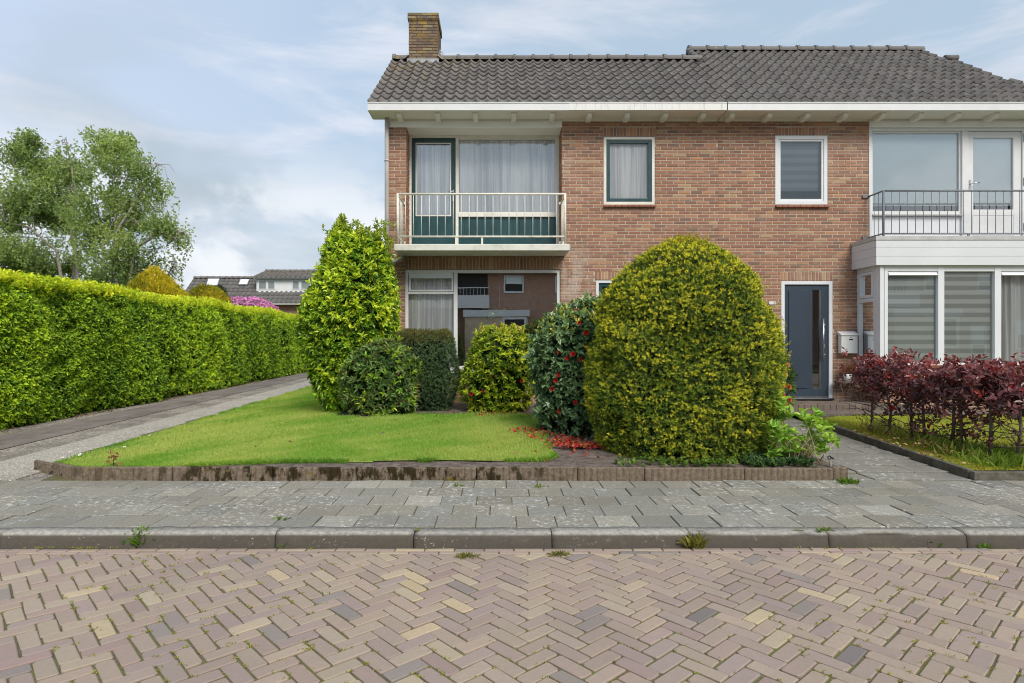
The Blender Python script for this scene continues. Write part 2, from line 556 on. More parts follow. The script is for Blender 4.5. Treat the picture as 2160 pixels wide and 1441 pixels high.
def add_block(poly, zf, col, gap=0.0035, bev=0.005, drop=0.03, jig=0.002, cham=None):
    """A paving block: top inset by the joint, a small bevel, sides down into the joint."""
    if len(poly) < 3: return
    cx_ = sum(p[0] for p in poly) / len(poly); cy_ = sum(p[1] for p in poly) / len(poly)
    n = len(poly)
    def inset(d):
        res = []
        for i in range(n):
            p0, p1, p2 = poly[i - 1], poly[i], poly[(i + 1) % n]
            e1 = Vector((p1[0] - p0[0], p1[1] - p0[1])); e2 = Vector((p2[0] - p1[0], p2[1] - p1[1]))
            if e1.length < 1e-5 or e2.length < 1e-5: res.append(p1); continue
            e1.normalize(); e2.normalize()
            n1 = Vector((-e1.y, e1.x)); n2 = Vector((-e2.y, e2.x))
            k = n1 + n2
            den = max(0.35, 1 + n1.dot(n2))
            res.append((p1[0] + k.x * d / den, p1[1] + k.y * d / den))
        return res
    area = sum(poly[i][0] * poly[(i + 1) % n][1] - poly[(i + 1) % n][0] * poly[i][1] for i in range(n)) / 2
    if abs(area) < 0.0012: return
    if area < 0: poly = poly[::-1]
    z0 = zf(cx_, cy_) + random.uniform(-jig, jig)
    tx, ty = random.uniform(-0.018, 0.018), random.uniform(-0.018, 0.018)
    zz = lambda p: z0 + (p[0] - cx_) * tx + (p[1] - cy_) * ty
    a, b = inset(gap), inset(gap + bev)
    if cham and n == 4:
        cs = [(random.choice(cham), random.uniform(.6, 1.5)) for _ in range(4)]
        def cut(pl):
            out = []
            for i in range(4):
                p, q0, q1 = Vector(pl[i]), Vector(pl[i - 1]), Vector(pl[(i + 1) % 4])
                out += [tuple(p + (q0 - p).normalized() * cs[i][0]), tuple(p + (q1 - p).normalized() * cs[i][0] * cs[i][1])]
            return out
        a, b = cut(a), cut(b); n = 8
    vs = [(p[0], p[1], zz(p)) for p in b] + [(p[0], p[1], zz(p) - bev * 0.8) for p in a] + [(p[0], p[1], zz(p) - drop) for p in a]
    fs = [tuple(range(n))]
    for lv in (0, n):
        for i in range(n):
            j = (i + 1) % n
            fs.append((lv + i, lv + n + i, lv + n + j, lv + j))
    rm.add(vs, fs, col)
BL, BW = 0.208, 0.089
th = R(42); ct, st_ = math.cos(th), math.sin(th)
def rot(p): return (p[0] * ct - p[1] * st_ + 0.13, p[0] * st_ + p[1] * ct + 2.6)
KERB_Y0, KERB_Y1 = 4.36, 4.51
for i in range(-170, 171):
    for j in range(-60, 61):
        ox, oy = i * BW + j * BL, i * BW - j * BL
        for (ax, ay, w, h) in ((0, 0, BL, BW), (BL, BW - BL, BW, BL)):
            cxr, cyr = rot((ox + ax + w / 2, oy + ay + h / 2))
            if not (-9.5 < cxr < 10.5 and -0.6 < cyr < KERB_Y0 - 0.02): continue
            pl = [rot((ox + ax + dx + random.uniform(-.004, .004), oy + ay + dy + random.uniform(-.004, .004))) for dx, dy in ((0, 0), (w, 0), (w, h), (0, h))]
            add_block(clip_y(pl, KERB_Y0 - 0.12), road_z, brick_col(), 0.0045, 0.005, cham=(.003, .005, .008, .012))
xx = -9.5
while xx < 10.5:                                       # two courses of stretchers in the gutter
    for k in (0, 1):
        y1 = KERB_Y0 - 0.012 - k * 0.054
        o = 0.104 * k
        add_block([(xx + o, y1 - 0.052), (xx + o + 0.207, y1 - 0.052), (xx + o + 0.207, y1), (xx + o, y1)], road_z, brick_col())
    xx += 0.209
t = NT('clinker_paving')
c = t.attr()
c = t.mix(t.ramp(t.noise(38, 6, 0.75), 0.30, 0.80, 0.0, 0.28), c, (0.19, 0.155, 0.14))
c = t.mix(t.math('MULTIPLY', t.ramp(t.noise(13, 6, 0.8), 0.62, 0.76), 0.35), c, (0.46, 0.41, 0.37))
c = t.mix(t.math('MULTIPLY', t.ramp(t.noise(0.9, 3), 0.45, 0.7), 0.22), c, (0.20, 0.165, 0.15))
t.base(c, 0.82, 0.35)
t.bump(t.noise(120, 5, 0.7), 0.45, 0.003)
M_CLINK = t.m
structure(rm.build('road', M_CLINK))

t = NT('mossy_joint_sand')
g = t.ramp(t.noise(2.6, 6, 0.75), 0.36, 0.56)
c = t.mix(t.ramp(t.noise(60, 4), 0.35, 0.65), (0.085, 0.07, 0.058), (0.15, 0.125, 0.10))
c = t.mix(t.math('MULTIPLY', g, 0.65), c, (0.15, 0.165, 0.035))
t.base(c, 0.98, 0.1)
t.bump(t.noise(180, 4), 0.8, 0.004)
M_SAND = t.m
structure(height_grid('road_bed', -10, 11, -1.0, KERB_Y0 + 0.05, 0.15, lambda x, y: road_z(x, y) - 0.0085, M_SAND))
sheet('road_far', [(-60, -6.2, -0.118), (60, -6.2, -0.118), (60, -0.9, -0.118), (-60, -0.9, -0.118)], simple('far_clinker', (0.27, 0.215, 0.19), 0.85, 0.3, 0.2, 5))
for sx_ in (-1, 1):
    sheet('road_far', [(sx_ * 9.4, -0.9, -0.119), (sx_ * 60, -0.9, -0.119), (sx_ * 60, 4.3, -0.119), (sx_ * 9.4, 4.3, -0.119)][::sx_], MATS.get('x') or bpy.data.materials['far_clinker'])

# --- kerb: long concrete blocks with a rounded nose
t = NT('weathered_kerb_concrete')
up = t.n.new('ShaderNodeSeparateXYZ')
gm = t.n.new('ShaderNodeNewGeometry')
t.l.new(gm.outputs['Normal'], up.inputs[0])
c = t.mix(t.ramp(t.noise(26, 7, 0.8), 0.3, 0.72), (0.22, 0.205, 0.185), (0.46, 0.43, 0.39))
c = t.mix(1.0, c, t.attr(), 'MULTIPLY')
oz = t.n.new('ShaderNodeSeparateXYZ'); t.l.new(t.tc.outputs['Object'], oz.inputs[0])
grime = t.math('MULTIPLY', t.ramp(t.noise(7, 7, 0.75), 0.10, 0.42), t.ramp(oz.outputs[2], -0.006, -0.026))     # road dirt up to the splash line
c = t.mix(t.math('MULTIPLY', grime, 0.92), c, (0.075, 0.064, 0.052))
c = t.mix(t.math('MULTIPLY', t.ramp(t.noise(40, 6, .8), 0.60, 0.66), t.ramp(t.noise(3, 5), 0.45, 0.65)), c, (0.60, 0.58, 0.53))
t.base(c, 0.95, 0.2)
t.bump(t.noise(70, 7, 0.8), 0.7, 0.006)
M_KERB = t.m
km = MB()
prof = [(0.15, -0.20), (0.15, 0.0), (0.052, -0.001), (0.036, -0.004), (0.022, -0.012), (0.012, -0.024), (0.006, -0.042), (-0.004, -0.13), (-0.004, -0.20)]
kx = -12.42
while kx < 12:
    ln = 0.985
    a0, a1 = kx + 0.003, kx + ln - 0.003
    N = 26
    dz, dy = random.uniform(-.006, .006), random.uniform(-.006, .006)
    vs, fs = [], []
    tilt = random.uniform(-.006, .006)
    for i in range(N + 1):
        x = a0 + (a1 - a0) * i / N
        e = 0.004 * max(0, 1 - min(i, N - i) / 1.0)
        for q, (py, pz) in enumerate(prof):
            wob = 0.0035 * mnoise.noise((x * 9, q * 1.3, pz * 20)) + 0.003 * mnoise.noise((x * 30, q * 2.3, 7))
            chip = 0.0
            if 2 <= q <= 6:
                chip = max(0.0, mnoise.noise((x * 5.0, 2.2, 0.4)) - 0.35) * 0.06
                if 2.55 < x < 2.98 and q >= 3:                       # broken nose in front of the path
                    chip += 0.030 * math.sin((x - 2.55) / 0.43 * math.pi)
            vs.append((x, KERB_Y0 + py + dy + wob + chip + (e if q > 3 else 0), pz + dz + wob - chip * 0.7 - (e if 1 <= q <= 4 else 0) + tilt * (i / N - .5)))
    n = len(prof)
    for i in range(N):
        for q in range(n - 1):
            fs.append((i * n + q, i * n + q + 1, (i + 1) * n + q + 1, (i + 1) * n + q))
    k = random.uniform(0.88, 1.1)
    km.add(vs, fs, (k, k, k * .98), True)
    b = len(km.v) - len(vs)
    km.f.append([b + q for q in range(n)][::-1]); km.sm.append(False); km.mi.append(0)
    km.f.append([b + N * n + q for q in range(n)]); km.sm.append(False); km.mi.append(0)
    kx += ln
structure(km.build('kerb', M_KERB))

# --- pavement: five courses of 30 cm concrete flags
t = NT('concrete_flag')
c = t.attr()
c = t.mix(t.ramp(t.noise(75, 5, 0.8), 0.32, 0.66, 0.0, 0.7), c, (0.125, 0.118, 0.10))
c = t.mix(t.math('MULTIPLY', t.ramp(t.noise(9, 7, 0.75), 0.54, 0.7), 0.35), c, (0.40, 0.39, 0.365))
mask = t.math('MULTIPLY', t.ramp(t.noise(1.25, 4, 0.6), 0.44, 0.60), t.ramp(t.noise(19, 7, 0.78), 0.53, 0.60))
c = t.mix(t.math('MULTIPLY', mask, 0.75), c, (0.62, 0.61, 0.575))
mask2 = t.math('MULTIPLY', t.ramp(t.math('ADD', t.voro(9.3, t.vec((1, 1.0, 1), (3, 5, 0))), t.math('MULTIPLY', t.noise(24, 6, 0.8), 0.55)), 0.42, 0.34), t.ramp(t.noise(3.1, 4, 0.6, t.vec((1, 1, 1), (2, 8, 0))), 0.42, 0.55))
c = t.mix(t.math('MULTIPLY', mask2, 0.75), c, (0.56, 0.56, 0.53))
c = t.mix(t.math('MULTIPLY', t.ramp(t.noise(2.0, 6, 0.7, t.vec((1, 1, 1), (9, 1, 0))), 0.56, 0.7), 0.3), c, (0.13, 0.13, 0.07))
t.base(c, 0.93, 0.2)
t.bump(t.noise(150, 5, 0.8), 0.6, 0.003)
M_FLAG = t.m
rm = MB()
def flag_col():
    k = random.gauss(1.0, 0.09)
    if random.random() < 0.06: k *= 1.32
    w = random.uniform(-.012, .012)
    return (0.300 * k + w, 0.282 * k, 0.240 * k - w)
def pave_z(x, y):
    return 0.002 + 0.006 * mnoise.noise((x * 0.7, y * 1.1, 8))
for r_ in range(5):
    y0 = KERB_Y1 + 0.003 + r_ * 0.30
    off = 0.15 if r_ % 2 else 0.0
    off += (0.03, -0.02, 0.012, 0.02, -0.03)[r_]
    x = -11.97 + off
    while x < 12:
        jx = random.uniform(-.003, .003)
        add_block([(x + jx, y0), (x + 0.3, y0), (x + 0.3, y0 + 0.3), (x + jx, y0 + 0.3)], pave_z, flag_col(), 0.003, 0.004, 0.02, 0.0025)
        x += 0.302
structure(rm.build('pavement', M_FLAG))
structure(height_grid('pavement_bed', -12, 12, 4.44, 6.24, 0.2, lambda x, y: pave_z(x, y) - 0.011, M_SAND))

# --- driveway along the hedge
def drive_x(y, o): return -4.86 - 0.066 * (y - 6.1) + o
t = NT('old_driveway_concrete')
c = t.mix(t.ramp(t.noise(26, 7, 0.85), 0.38, 0.62), (0.10, 0.085, 0.072), (0.52, 0.46, 0.39))
c = t.mix(t.ramp(t.noise(1.1, 6, 0.7), 0.42, 0.62, 0, 0.6), c, (0.13, 0.115, 0.10))
c = t.mix(t.math('MULTIPLY', t.ramp(t.noise(0.55, 4, 0.6, t.vec((1, .5, 1), (4, 2, 0))), 0.57, 0.66), 0.55), c, (0.14, 0.15, 0.05))
t.base(c, 0.95, 0.2); t.bump(t.noise(90, 5, 0.8), 0.9, 0.006)
M_DRIVE = t.m
t = NT('smooth_worn_concrete')
c = t.mix(t.ramp(t.noise(2.0, 6, 0.7, t.vec((1, .35, 1))), 0.3, 0.7), (0.165, 0.14, 0.128), (0.245, 0.21, 0.19))
c = t.mix(t.ramp(t.noise(70, 4), 0.55, 0.75, 0, .35), c, (0.3, 0.27, 0.25))
c = t.mix(t.math('MULTIPLY', t.ramp(t.noise(1.7, 7, .8, t.vec((1, .4, 1), (3, 1, 0))), .46, .62), .6), c, (.10, .085, .07))
c = t.mix(t.ramp(t.noise(18, 7, .85), .56, .68, 0, .45), c, (.36, .31, .26))
t.base(c, 0.85, 0.3); t.bump(t.noise(60, 4), 0.3, 0.003)
M_DRIVE2 = t.m
t = NT('exposed_pebble_slab')
v = t.voro(62)
c = t.mix(t.ramp(t.noise(34, 6, 0.85), 0.38, 0.62), (0.27, 0.235, 0.19), (0.86, 0.81, 0.72))
c = t.mix(t.ramp(v, 0.3, 0.6), c, (0.30, 0.265, 0.22))
c = t.mix(t.math('MULTIPLY', t.ramp(t.noise(1.3, 6, .75), .50, .66), .5), c, (.22, .20, .14))
t.base(c, 0.85, 0.3); t.bump(t.math('SUBTRACT', 1.0, v), 0.8, 0.008)
M_PEBBLE = t.m
dm = MB()
def strip(o0, o1, z, mi, y0=6.02, y1=34.0):
    n = 30
    for i in range(n):
        a, b = y0 + (y1 - y0) * i / n, y0 + (y1 - y0) * (i + 1) / n
        dm.add([(drive_x(a, o0), a, z), (drive_x(a, o1), a, z), (drive_x(b, o1), b, z), (drive_x(b, o0), b, z)], [(0, 1, 2, 3)], mi=mi)
strip(-4.6, 0.35, -0.006, 0)
strip(-2.12, -1.30, 0.002, 1)
for k in range(30):
    y0 = 6.02 + k * 0.94
    zt = 0.010 + random.uniform(-.002, .002)
    dm.add([(drive_x(y0, -0.70), y0, zt), (drive_x(y0, 0.12), y0, zt), (drive_x(y0 + .93, 0.12), y0 + .93, zt), (drive_x(y0 + .93, -0.70), y0 + .93, zt),
            (drive_x(y0, -0.70), y0, -.01), (drive_x(y0, 0.12), y0, -.01), (drive_x(y0 + .935, 0.12), y0 + .935, -.01)], [(0, 1, 2, 3), (4, 5, 1, 0), (5, 6, 2, 1)], mi=2)
structure(dm.build('driveway', [M_DRIVE, M_DRIVE2, M_PEBBLE]))
t2 = sheet('forecourt', [(-12, 6.02, -0.004), (drive_x(6.02, -4.5), 6.02, -0.004), (drive_x(9, -4.5), 9, -0.004), (-12, 9, -0.004)], M_DRIVE)

# --- garden path of flags to the neighbours' door
def path_z(x, y): return 0.006 + max(0.0, min(y, 10.6) - 6.1) * 0.040 + 0.004 * mnoise.noise((x, y, 2))
rm = MB()
PX0, PX1 = 3.30, 4.66
yy, r_ = 6.03, 0
while yy < 10.35:
    ln = (0.30, 0.30, 0.295)[r_ % 3]
    cols_ = [(PX0, 3.62), (3.62, 4.22), (4.22, PX1)] if r_ % 2 else [(PX0, 3.92), (3.92, PX1)]
    cols_ = [(PX0, 3.70), (3.70, 4.30), (4.30, PX1)]
    for a, b in cols_:
        k = random.uniform(.95, 1.12)
        add_block([(a, yy), (b, yy), (b, yy + ln), (a, yy + ln)], path_z, (0.275 * k, 0.262 * k, 0.235 * k), 0.004, 0.005, 0.02, 0.003)
    yy += ln; r_ += 1
structure(rm.build('path', M_FLAG))
structure(height_grid('path_bed', 3.22, 4.72, 6.0, 10.5, 0.15, lambda x, y: path_z(x, y) - 0.012, M_SAND))
# paved strip in front of the right house and the step at its door
rm = MB()
x = 3.3
while x < 10:
    for k, (a, b) in enumerate(((9.94, 10.18), (10.18, 10.42))):
        add_block([(x + .1 * k, a), (x + .1 * k + .208, a), (x + .1 * k + .208, b), (x + .1 * k, b)], lambda x, y: 0.195, tuple(q * .45 for q in brick_col()), 0.003, 0.004, 0.02, 0.002)
    x += 0.21
for j in range(3):
    x = 3.3
    while x < 4.3:
        add_block([(x, 10.42 + .23 * j), (x + .208, 10.42 + .23 * j), (x + .208, 10.65 + .23 * j), (x, 10.65 + .23 * j)], lambda x, y: 0.195, tuple(q * .45 for q in brick_col()), 0.003, 0.004, 0.02, 0.002)
        x += 0.21
structure(rm.build('terrace', M_CLINK))
structure(height_grid('terrace_bed', 3.3, 10.0, 9.9, 11.2, 0.1, lambda x, y: 0.183, M_SAND))
rm = MB()
x = 4.35
while x < 7.0:
    add_block([(x, 10.42), (x + .106, 10.42), (x + .106, 10.64), (x, 10.64)], lambda x, y: 0.295, tuple(q * .45 for q in brick_col()), 0.003, 0.006, 0.11, 0.002)
    add_block([(x, 10.64), (x + .106, 10.64), (x + .106, 10.85), (x, 10.85)], lambda x, y: 0.295, tuple(q * .45 for q in brick_col()), 0.003, 0.004, 0.11, 0.002)
    add_block([(x, 10.85), (x + .106, 10.85), (x + .106, 11.06), (x, 11.06)], lambda x, y: 0.295, tuple(q * .45 for q in brick_col()), 0.003, 0.004, 0.11, 0.002)
    x += 0.108
step = rm.build('door_step', M_CLINK)
tag(step, 'low brown brick step in front of the slate blue front door', 'step')

# --- scalloped concrete edging of the lawn
t = NT('mossy_edging_concrete')
c = t.mix(t.ramp(t.noise(32, 7, 0.8), 0.3, 0.7), (0.115, 0.088, 0.062), (0.26, 0.205, 0.155))
sp = t.n.new('ShaderNodeSeparateXYZ'); t.l.new(t.tc.outputs['Object'], sp.inputs[0])
band = t.math('MULTIPLY', t.ramp(sp.outputs[0], -4.4, -2.6, 0.35, 1.0), t.ramp(sp.outputs[0], 1.2, 0.0, 0.0, 1.0))
mo = t.math('MULTIPLY', t.ramp(t.noise(5.5, 7, 0.72, t.vec((1.4, 1, 0.7))), 0.47, 0.56), band)
c = t.mix(mo, c, (0.035, 0.026, 0.012))
mo2 = t.math('MULTIPLY', t.ramp(t.noise(2.2, 5, 0.7, t.vec((1, 1, 2), (7, 0, 0))), 0.60, 0.66), band)
c = t.mix(mo2, c, (0.16, 0.12, 0.02))
t.base(c, 0.97, 0.15); t.bump(t.noise(60, 7, 0.8), 0.9, 0.008)
M_EDGE = t.m
edge = thing('lawn_edging', 'low scalloped concrete edging with dark moss stains along the front of the lawn', 'edging', (0, 6.02, 0))
def edge_block(p0, p1, h):
    p0, p1 = Vector(p0), Vector(p1)
    d = (p1 - p0); L = d.length; d.normalize()
    nrm = Vector((d.y, -d.x))            # towards the street
    N = max(6, int(L / 0.0105))
    mb = MB(); vs, fs = [], []
    for i in range(N + 1):
        s = L * i / N
        sc = 0.017 * (abs(math.sin(math.pi * s / 0.0625)) ** 0.7 - 1.0)
        p = p0 + d * s
        w = 0.003 * mnoise.noise((p.x * 8, p.y * 8, 1))
        for (o, z) in ((-0.05, -0.08), (-0.05, h - 0.008), (-0.042, h), (sc - 0.008, h + w), (sc, h - 0.008 + w), (sc, -0.08)):
            q = p + nrm * o
            vs.append((q.x, q.y, z + random.uniform(-.001, .001)))
    for i in range(N):
        for k in range(5):
            fs.append((i * 6 + k, (i + 1) * 6 + k, (i + 1) * 6 + k + 1, i * 6 + k + 1))
    fs.append((0, 1, 2, 3, 4, 5)); fs.append(tuple(N * 6 + k for k in (5, 4, 3, 2, 1, 0)))
    mb.add(vs, fs)
    return mb.build('edging_block', M_EDGE, edge)
xe = -4.15
edge_block((-4.92, 6.50), (-4.56, 6.28), 0.105)
edge_block((-4.555, 6.276), (-4.155, 6.032), 0.125)
for i, ln in enumerate((0.95, 0.99, 1.0, 1.0, 0.99, 0.66, 0.98, 0.87)):
    edge_block((xe + 0.004, 6.02 + random.uniform(-.006, .006)), (xe + ln - 0.004, 6.02 + random.uniform(-.006, .006)), 0.128 + random.uniform(-.006, .005) - (0.008 if i > 5 else 0))
    xe += ln
e2 = edge_block((xe + 0.01, 6.03), (xe + 0.15, 6.03), 0.125)

kb = thing('path_edging', 'plain dark concrete edging strip between the flagged path and the mossy lawn', 'edging', (4.7, 7.5, 0))
def strip_block(p0, p1, w, z0a, z1a, z0b, z1b, parent):
    p0, p1 = Vector(p0), Vector(p1)
    d = (p1 - p0).normalized(); nr = Vector((-d.y, d.x)) * w / 2
    a, b, c_, e = p0 - nr, p0 + nr, p1 + nr, p1 - nr
    m = MB()
    m.add([(a.x, a.y, z0a), (b.x, b.y, z0a), (c_.x, c_.y, z0b), (e.x, e.y, z0b), (a.x, a.y, z1a), (b.x, b.y, z1a), (c_.x, c_.y, z1b), (e.x, e.y, z1b)],
          [(3, 2, 1, 0), (4, 5, 6, 7), (0, 1, 5, 4), (1, 2, 6, 5), (2, 3, 7, 6), (3, 0, 4, 7)])
    return m.build('edging_block', M_EDGE2, parent, bevel=0.008)
M_EDGE2 = simple('dark_edging_concrete', (0.125, 0.115, 0.095), 0.95, 0.2, 0.4, 12, bump=0.7, dirt=(0.08, 0.085, 0.03), dirt_amt=0.6)
y = 6.10
for i in range(3):
    y2 = y + 0.985
    strip_block((4.70 + .01 * i, y), (4.71 + .01 * i, y2), 0.065, -0.05, path_z(4.7, y) + 0.085, -0.05, path_z(4.7, y2) + 0.080, kb)
    y = y2 + 0.01
pb = (4.735, y)
for q in ((4.80, 9.3), (4.98, 9.58), (5.25, 9.78), (5.7, 9.9)):
    strip_block(pb, q, 0.06, -0.05, path_z(4.7, pb[1]) + 0.06, -0.05, path_z(4.7, q[1]) + 0.05, kb); pb = q
kb2 = thing('front_edging', 'dark flat concrete edging in front of the red leaved hedge, by the pavement', 'edging', (6.5, 6.04, 0))
x = 4.672
for i in range(6):
    strip_block((x, 6.05), (x + 0.985, 6.05), 0.07, -0.05, 0.085, -0.05, 0.085, kb2); x += 0.995

# ================================================================== HOUSES
XL, XP, XR = fx(820), 4.007, 9.99       # left corner, party line, right corner
EAVE = 5.395
HL = thing('semi_detached_house', 'left half of the brick house, with chimney, green woodwork and rusty white balcony', 'house', ((XL + XP) / 2, F, 0.2), 'pair of semi detached houses')
HR = thing('semi_detached_house', 'right half of the brick house, with white bay window, blue door and grey railing', 'house', ((XP + XR) / 2, F, 0.2), 'pair of semi detached houses')

BR = [((0.332, 0.172, 0.112), 28), ((0.300, 0.148, 0.100), 26), ((0.365, 0.198, 0.127), 20), ((0.275, 0.143, 0.099), 16), ((0.43, 0.222, 0.122), 7), ((0.215, 0.132, 0.102), 7), ((0.43, 0.280, 0.170), 6)]
def wall_brick_col():
    c = random.choices([b[0] for b in BR], [b[1] for b in BR])[0]
    k = random.uniform(0.93, 1.08)
    return tuple(ch * k for ch in c)
COURSE, STRETCH, HEADER, JOINT = 0.0613, 0.208, 0.098, 0.012
class BrickFace:
    """Bricks laid in wild bond on an upright plane; org + u*U + v*z, standing proud of the mortar along N."""
    def __init__(s, org, U, N):
        s.o, s.U, s.N = Vector(org), Vector(U), Vector(N)
        s.b, s.m = MB(), MB()
    def P(s, u, v, d=0.0):
        p = s.o + s.U * u + s.N * d
        return (p.x, p.y, p.z + v)
    def brick(s, u0, u1, v0, v1, col=None):
        d = random.uniform(-.0012, .0015); bv = 0.003
        fr = [s.P(u0 + bv, v0 + bv, d), s.P(u1 - bv, v0 + bv, d), s.P(u1 - bv, v1 - bv, d), s.P(u0 + bv, v1 - bv, d)]
        bk = [s.P(u0, v0, -0.012), s.P(u1, v0, -0.012), s.P(u1, v1, -0.012), s.P(u0, v1, -0.012)]
        s.b.add(fr + bk, [(0, 1, 2, 3), (0, 4, 5, 1), (1, 5, 6, 2), (2, 6, 7, 3), (3, 7, 4, 0)], col or wall_brick_col())
    def lay(s, u0, u1, v0, v1, holes=(), phase=0.0):
        n0 = int(math.floor(v0 / COURSE)); n1 = int(math.ceil(v1 / COURSE))
        for k in range(n0, n1):
            a, b = k * COURSE + JOINT / 2, (k + 1) * COURSE - JOINT / 2
            a, b = max(a, v0), min(b, v1)
            if b - a < 0.012: continue
            spans = [(u0, u1)]
            for hh in holes:
                h0, h1, g0, g1 = hh[:4]
                if g0 < b - 0.012 and g1 > a + 0.012:
                    ns = []
                    for (p, q) in spans:
                        if h1 <= p or h0 >= q: ns.append((p, q)); continue
                        if h0 > p: ns.append((p, h0))
                        if h1 < q: ns.append((h1, q))
                    spans = ns
            rnd = random.Random(k * 77 + 5)
            pos = u0 - 0.22 - (k % 2) * 0.11 + rnd.uniform(-.012, .012) + phase
            cuts = []
            while pos < u1:
                w = STRETCH + rnd.uniform(-.004, .004)
                cuts.append((pos, pos + w)); pos += w + JOINT
            for (p, q) in spans:
                for (c0, c1) in cuts:
                    e0, e1 = max(c0, p), min(c1, q)
                    if e1 - e0 > 0.025: s.brick(e0, e1, a, b)
        us = sorted({u0, u1, *[x for h in holes for x in h[:2] if u0 < x < u1]}); vs = sorted({v0, v1, *[x for h in holes for x in h[2:4] if v0 < x < v1]})
        for i in range(len(us) - 1):
            for j in range(len(vs) - 1):
                cu, cv = (us[i] + us[i + 1]) / 2, (vs[j] + vs[j + 1]) / 2
                if any(h[0] < cu < h[1] and h[2] < cv < h[3] and not (len(h) > 4) for h in holes): continue
                s.m.quad(s.P(us[i], vs[j], -0.007), s.P(us[i + 1], vs[j], -0.007), s.P(us[i + 1], vs[j + 1], -0.007), s.P(us[i], vs[j + 1], -0.007))
    def soldier(s, u0, u1, v0, v1):
        n = max(1, round((u1 - u0) / 0.0615)); w = (u1 - u0) / n
        for i in range(n):
            s.brick(u0 + i * w + JOINT / 2, u0 + (i + 1) * w - JOINT / 2, v0 + 0.004, v1 - 0.004)
    def build(s, name, parent):
        """Bricks and mortar in one mesh."""
        nb = len(s.b.v)
        mb = MB()
        mb.v = s.b.v + s.m.v; mb.c = s.b.c + s.m.c
        mb.f = s.b.f + [[i + nb for i in q] for q in s.m.f]
        mb.sm = [False] * len(mb.f)
        mb.mi = [0] * len(s.b.f) + [1] * len(s.m.f)
        return mb.build(name, [M_BRICK, M_MORTAR], parent)
class HoleSet(list):
    pass
def reveal(bf, u0, u1, v0, v1, d=0.10):
    """Brick returns round an opening."""
    c = (0.34, 0.165, 0.11)
    for a, b in (((u0, v0), (u0, v1)), ((u1, v1), (u1, v0)), ((u0, v1), (u1, v1)), ((u1, v0), (u0, v0))):
        bf.b.quad(bf.P(a[0], a[1], -0.002), bf.P(b[0], b[1], -0.002), bf.P(b[0], b[1], -d), bf.P(a[0], a[1], -d), c)

# openings on the front, measured on the facade (u = x)
LOG = (fx(857), fx(1185), 3.03, 5.36)
GW = (fx(854), fx(1182), fz(785), fz(570))
SW = (fx(1273), fx(1382), fz(433), fz(289))
LD = (fx(1257), fx(1364), 0.30, fz(592))
RW = (fx(1635), fx(1746), fz(433), fz(287))
RD = (fx(1648), fx(1757), 0.30, fz(594))
RU = (fx(1833), 9.80, 3.16, 5.41)
RB = (6.536, 9.86, 0.93, 3.10)
bf = BrickFace((0, F, 0), (1, 0, 0), (0, -1, 0))
sol_l = [(GW[0], GW[1], GW[3], fz(545)), (SW[0], SW[1] + .02, SW[3], fz(270)), (LD[0] - .02, LD[1] + .02, LD[3], fz(573))]
sol_r = [(RW[0], RW[1] + .02, RW[3], fz(270)), (RD[0] - .01, RD[1], RD[3], fz(575))]
holes_l = [LOG, GW, SW, LD] + [(*s_, 1) for s_ in sol_l]
bf.lay(XL, XP, 0.12, 5.41, holes_l)
for s_ in sol_l: bf.soldier(*s_)
for h in (LOG, GW, SW, LD): reveal(bf, *h, d=0.12 if h is not LOG else 0.005)
# loggia side walls, returning inwards
wl_l = bf.build('wall', HL)
for (x, nx) in ((LOG[0], 1), (LOG[1], -1)):
    b2 = BrickFace((x, F + 0.0, 0), (0, 1, 0), (nx, 0, 0))
    b2.lay(0.004, 0.41, 3.03, 5.36, phase=0.05)
    b2.build('loggia_wall', HL)
bf = BrickFace((0, F, 0), (1, 0, 0), (0, -1, 0))
holes_r = [RW, RD, RU, RB] + [(*s_, 1) for s_ in sol_r]
bf.lay(XP, XR, 0.12, 5.41, holes_r)
for s_ in sol_r: bf.soldier(*s_)
for h in (RW, RD): reveal(bf, *h)
bf.build('wall', HR)
# side, back and party walls
DEPTH = 5.9
RY0, RZ0, SLOPE = 10.75, 5.53, 0.7536
RIDGE_L, RIDGE_R = 13.31, 14.01
def roof_z(y): return RZ0 + (y - RY0) * SLOPE
def gable_wall(x, ridge, yb, parent, th=0.1, sgn=1):
    m = MB()
    pr = [(F + 0.02, 0.0), (yb, 0.0), (yb, roof_z(2 * ridge - yb) - 0.12), (ridge, roof_z(ridge) - 0.12), (F + 0.02, roof_z(F) - 0.12)]
    a = [(x, y, z) for y, z in pr]; b = [(x + sgn * th, y, z) for y, z in pr]
    n = len(pr)
    m.add(a + b, [tuple(range(n)), tuple(range(2 * n - 1, n - 1, -1))] + [(i, i + n, (i + 1) % n + n, (i + 1) % n) for i in range(n)])
    return m.build('side_wall', M_SIDEBRICK, parent)
gable_wall(XL, RIDGE_L, 2 * RIDGE_L - F, HL)
gable_wall(XR, RIDGE_R, 2 * RIDGE_R - F, HR, sgn=-1)
for (x0, x1, yb, ps) in ((XL + .1, XP - .06, 2 * RIDGE_L - F, HL), (XP + .06, XR - .1, 2 * RIDGE_R - F, HR)):
    m = MB(); m.box(x0, x1, yb - 0.1, yb, 0, 5.3); m.build('back_wall', M_SIDEBRICK, ps)
    m = MB(); m.box(x0, x1, F + 0.45, yb - 0.11, 2.78, 3.0); m.box(x0, x1, F + 0.2, yb - 0.11, 0.05, 0.30); m.box(x0, x1, F + 0.13, yb - 0.11, 5.40, 5.44)
    m.build('floor_slab', M_ROOM, ps)
m = MB(); m.box(XP - .05, XP + .05, F + 0.02, 15.5, 0, 5.39); m.build('party_wall', M_ROOM, HL)
m = MB(); m.box(XL + .1, XP - .06, 13.4, 13.5, 0.3, 5.39); m.build('inner_wall', M_ROOM, HL)
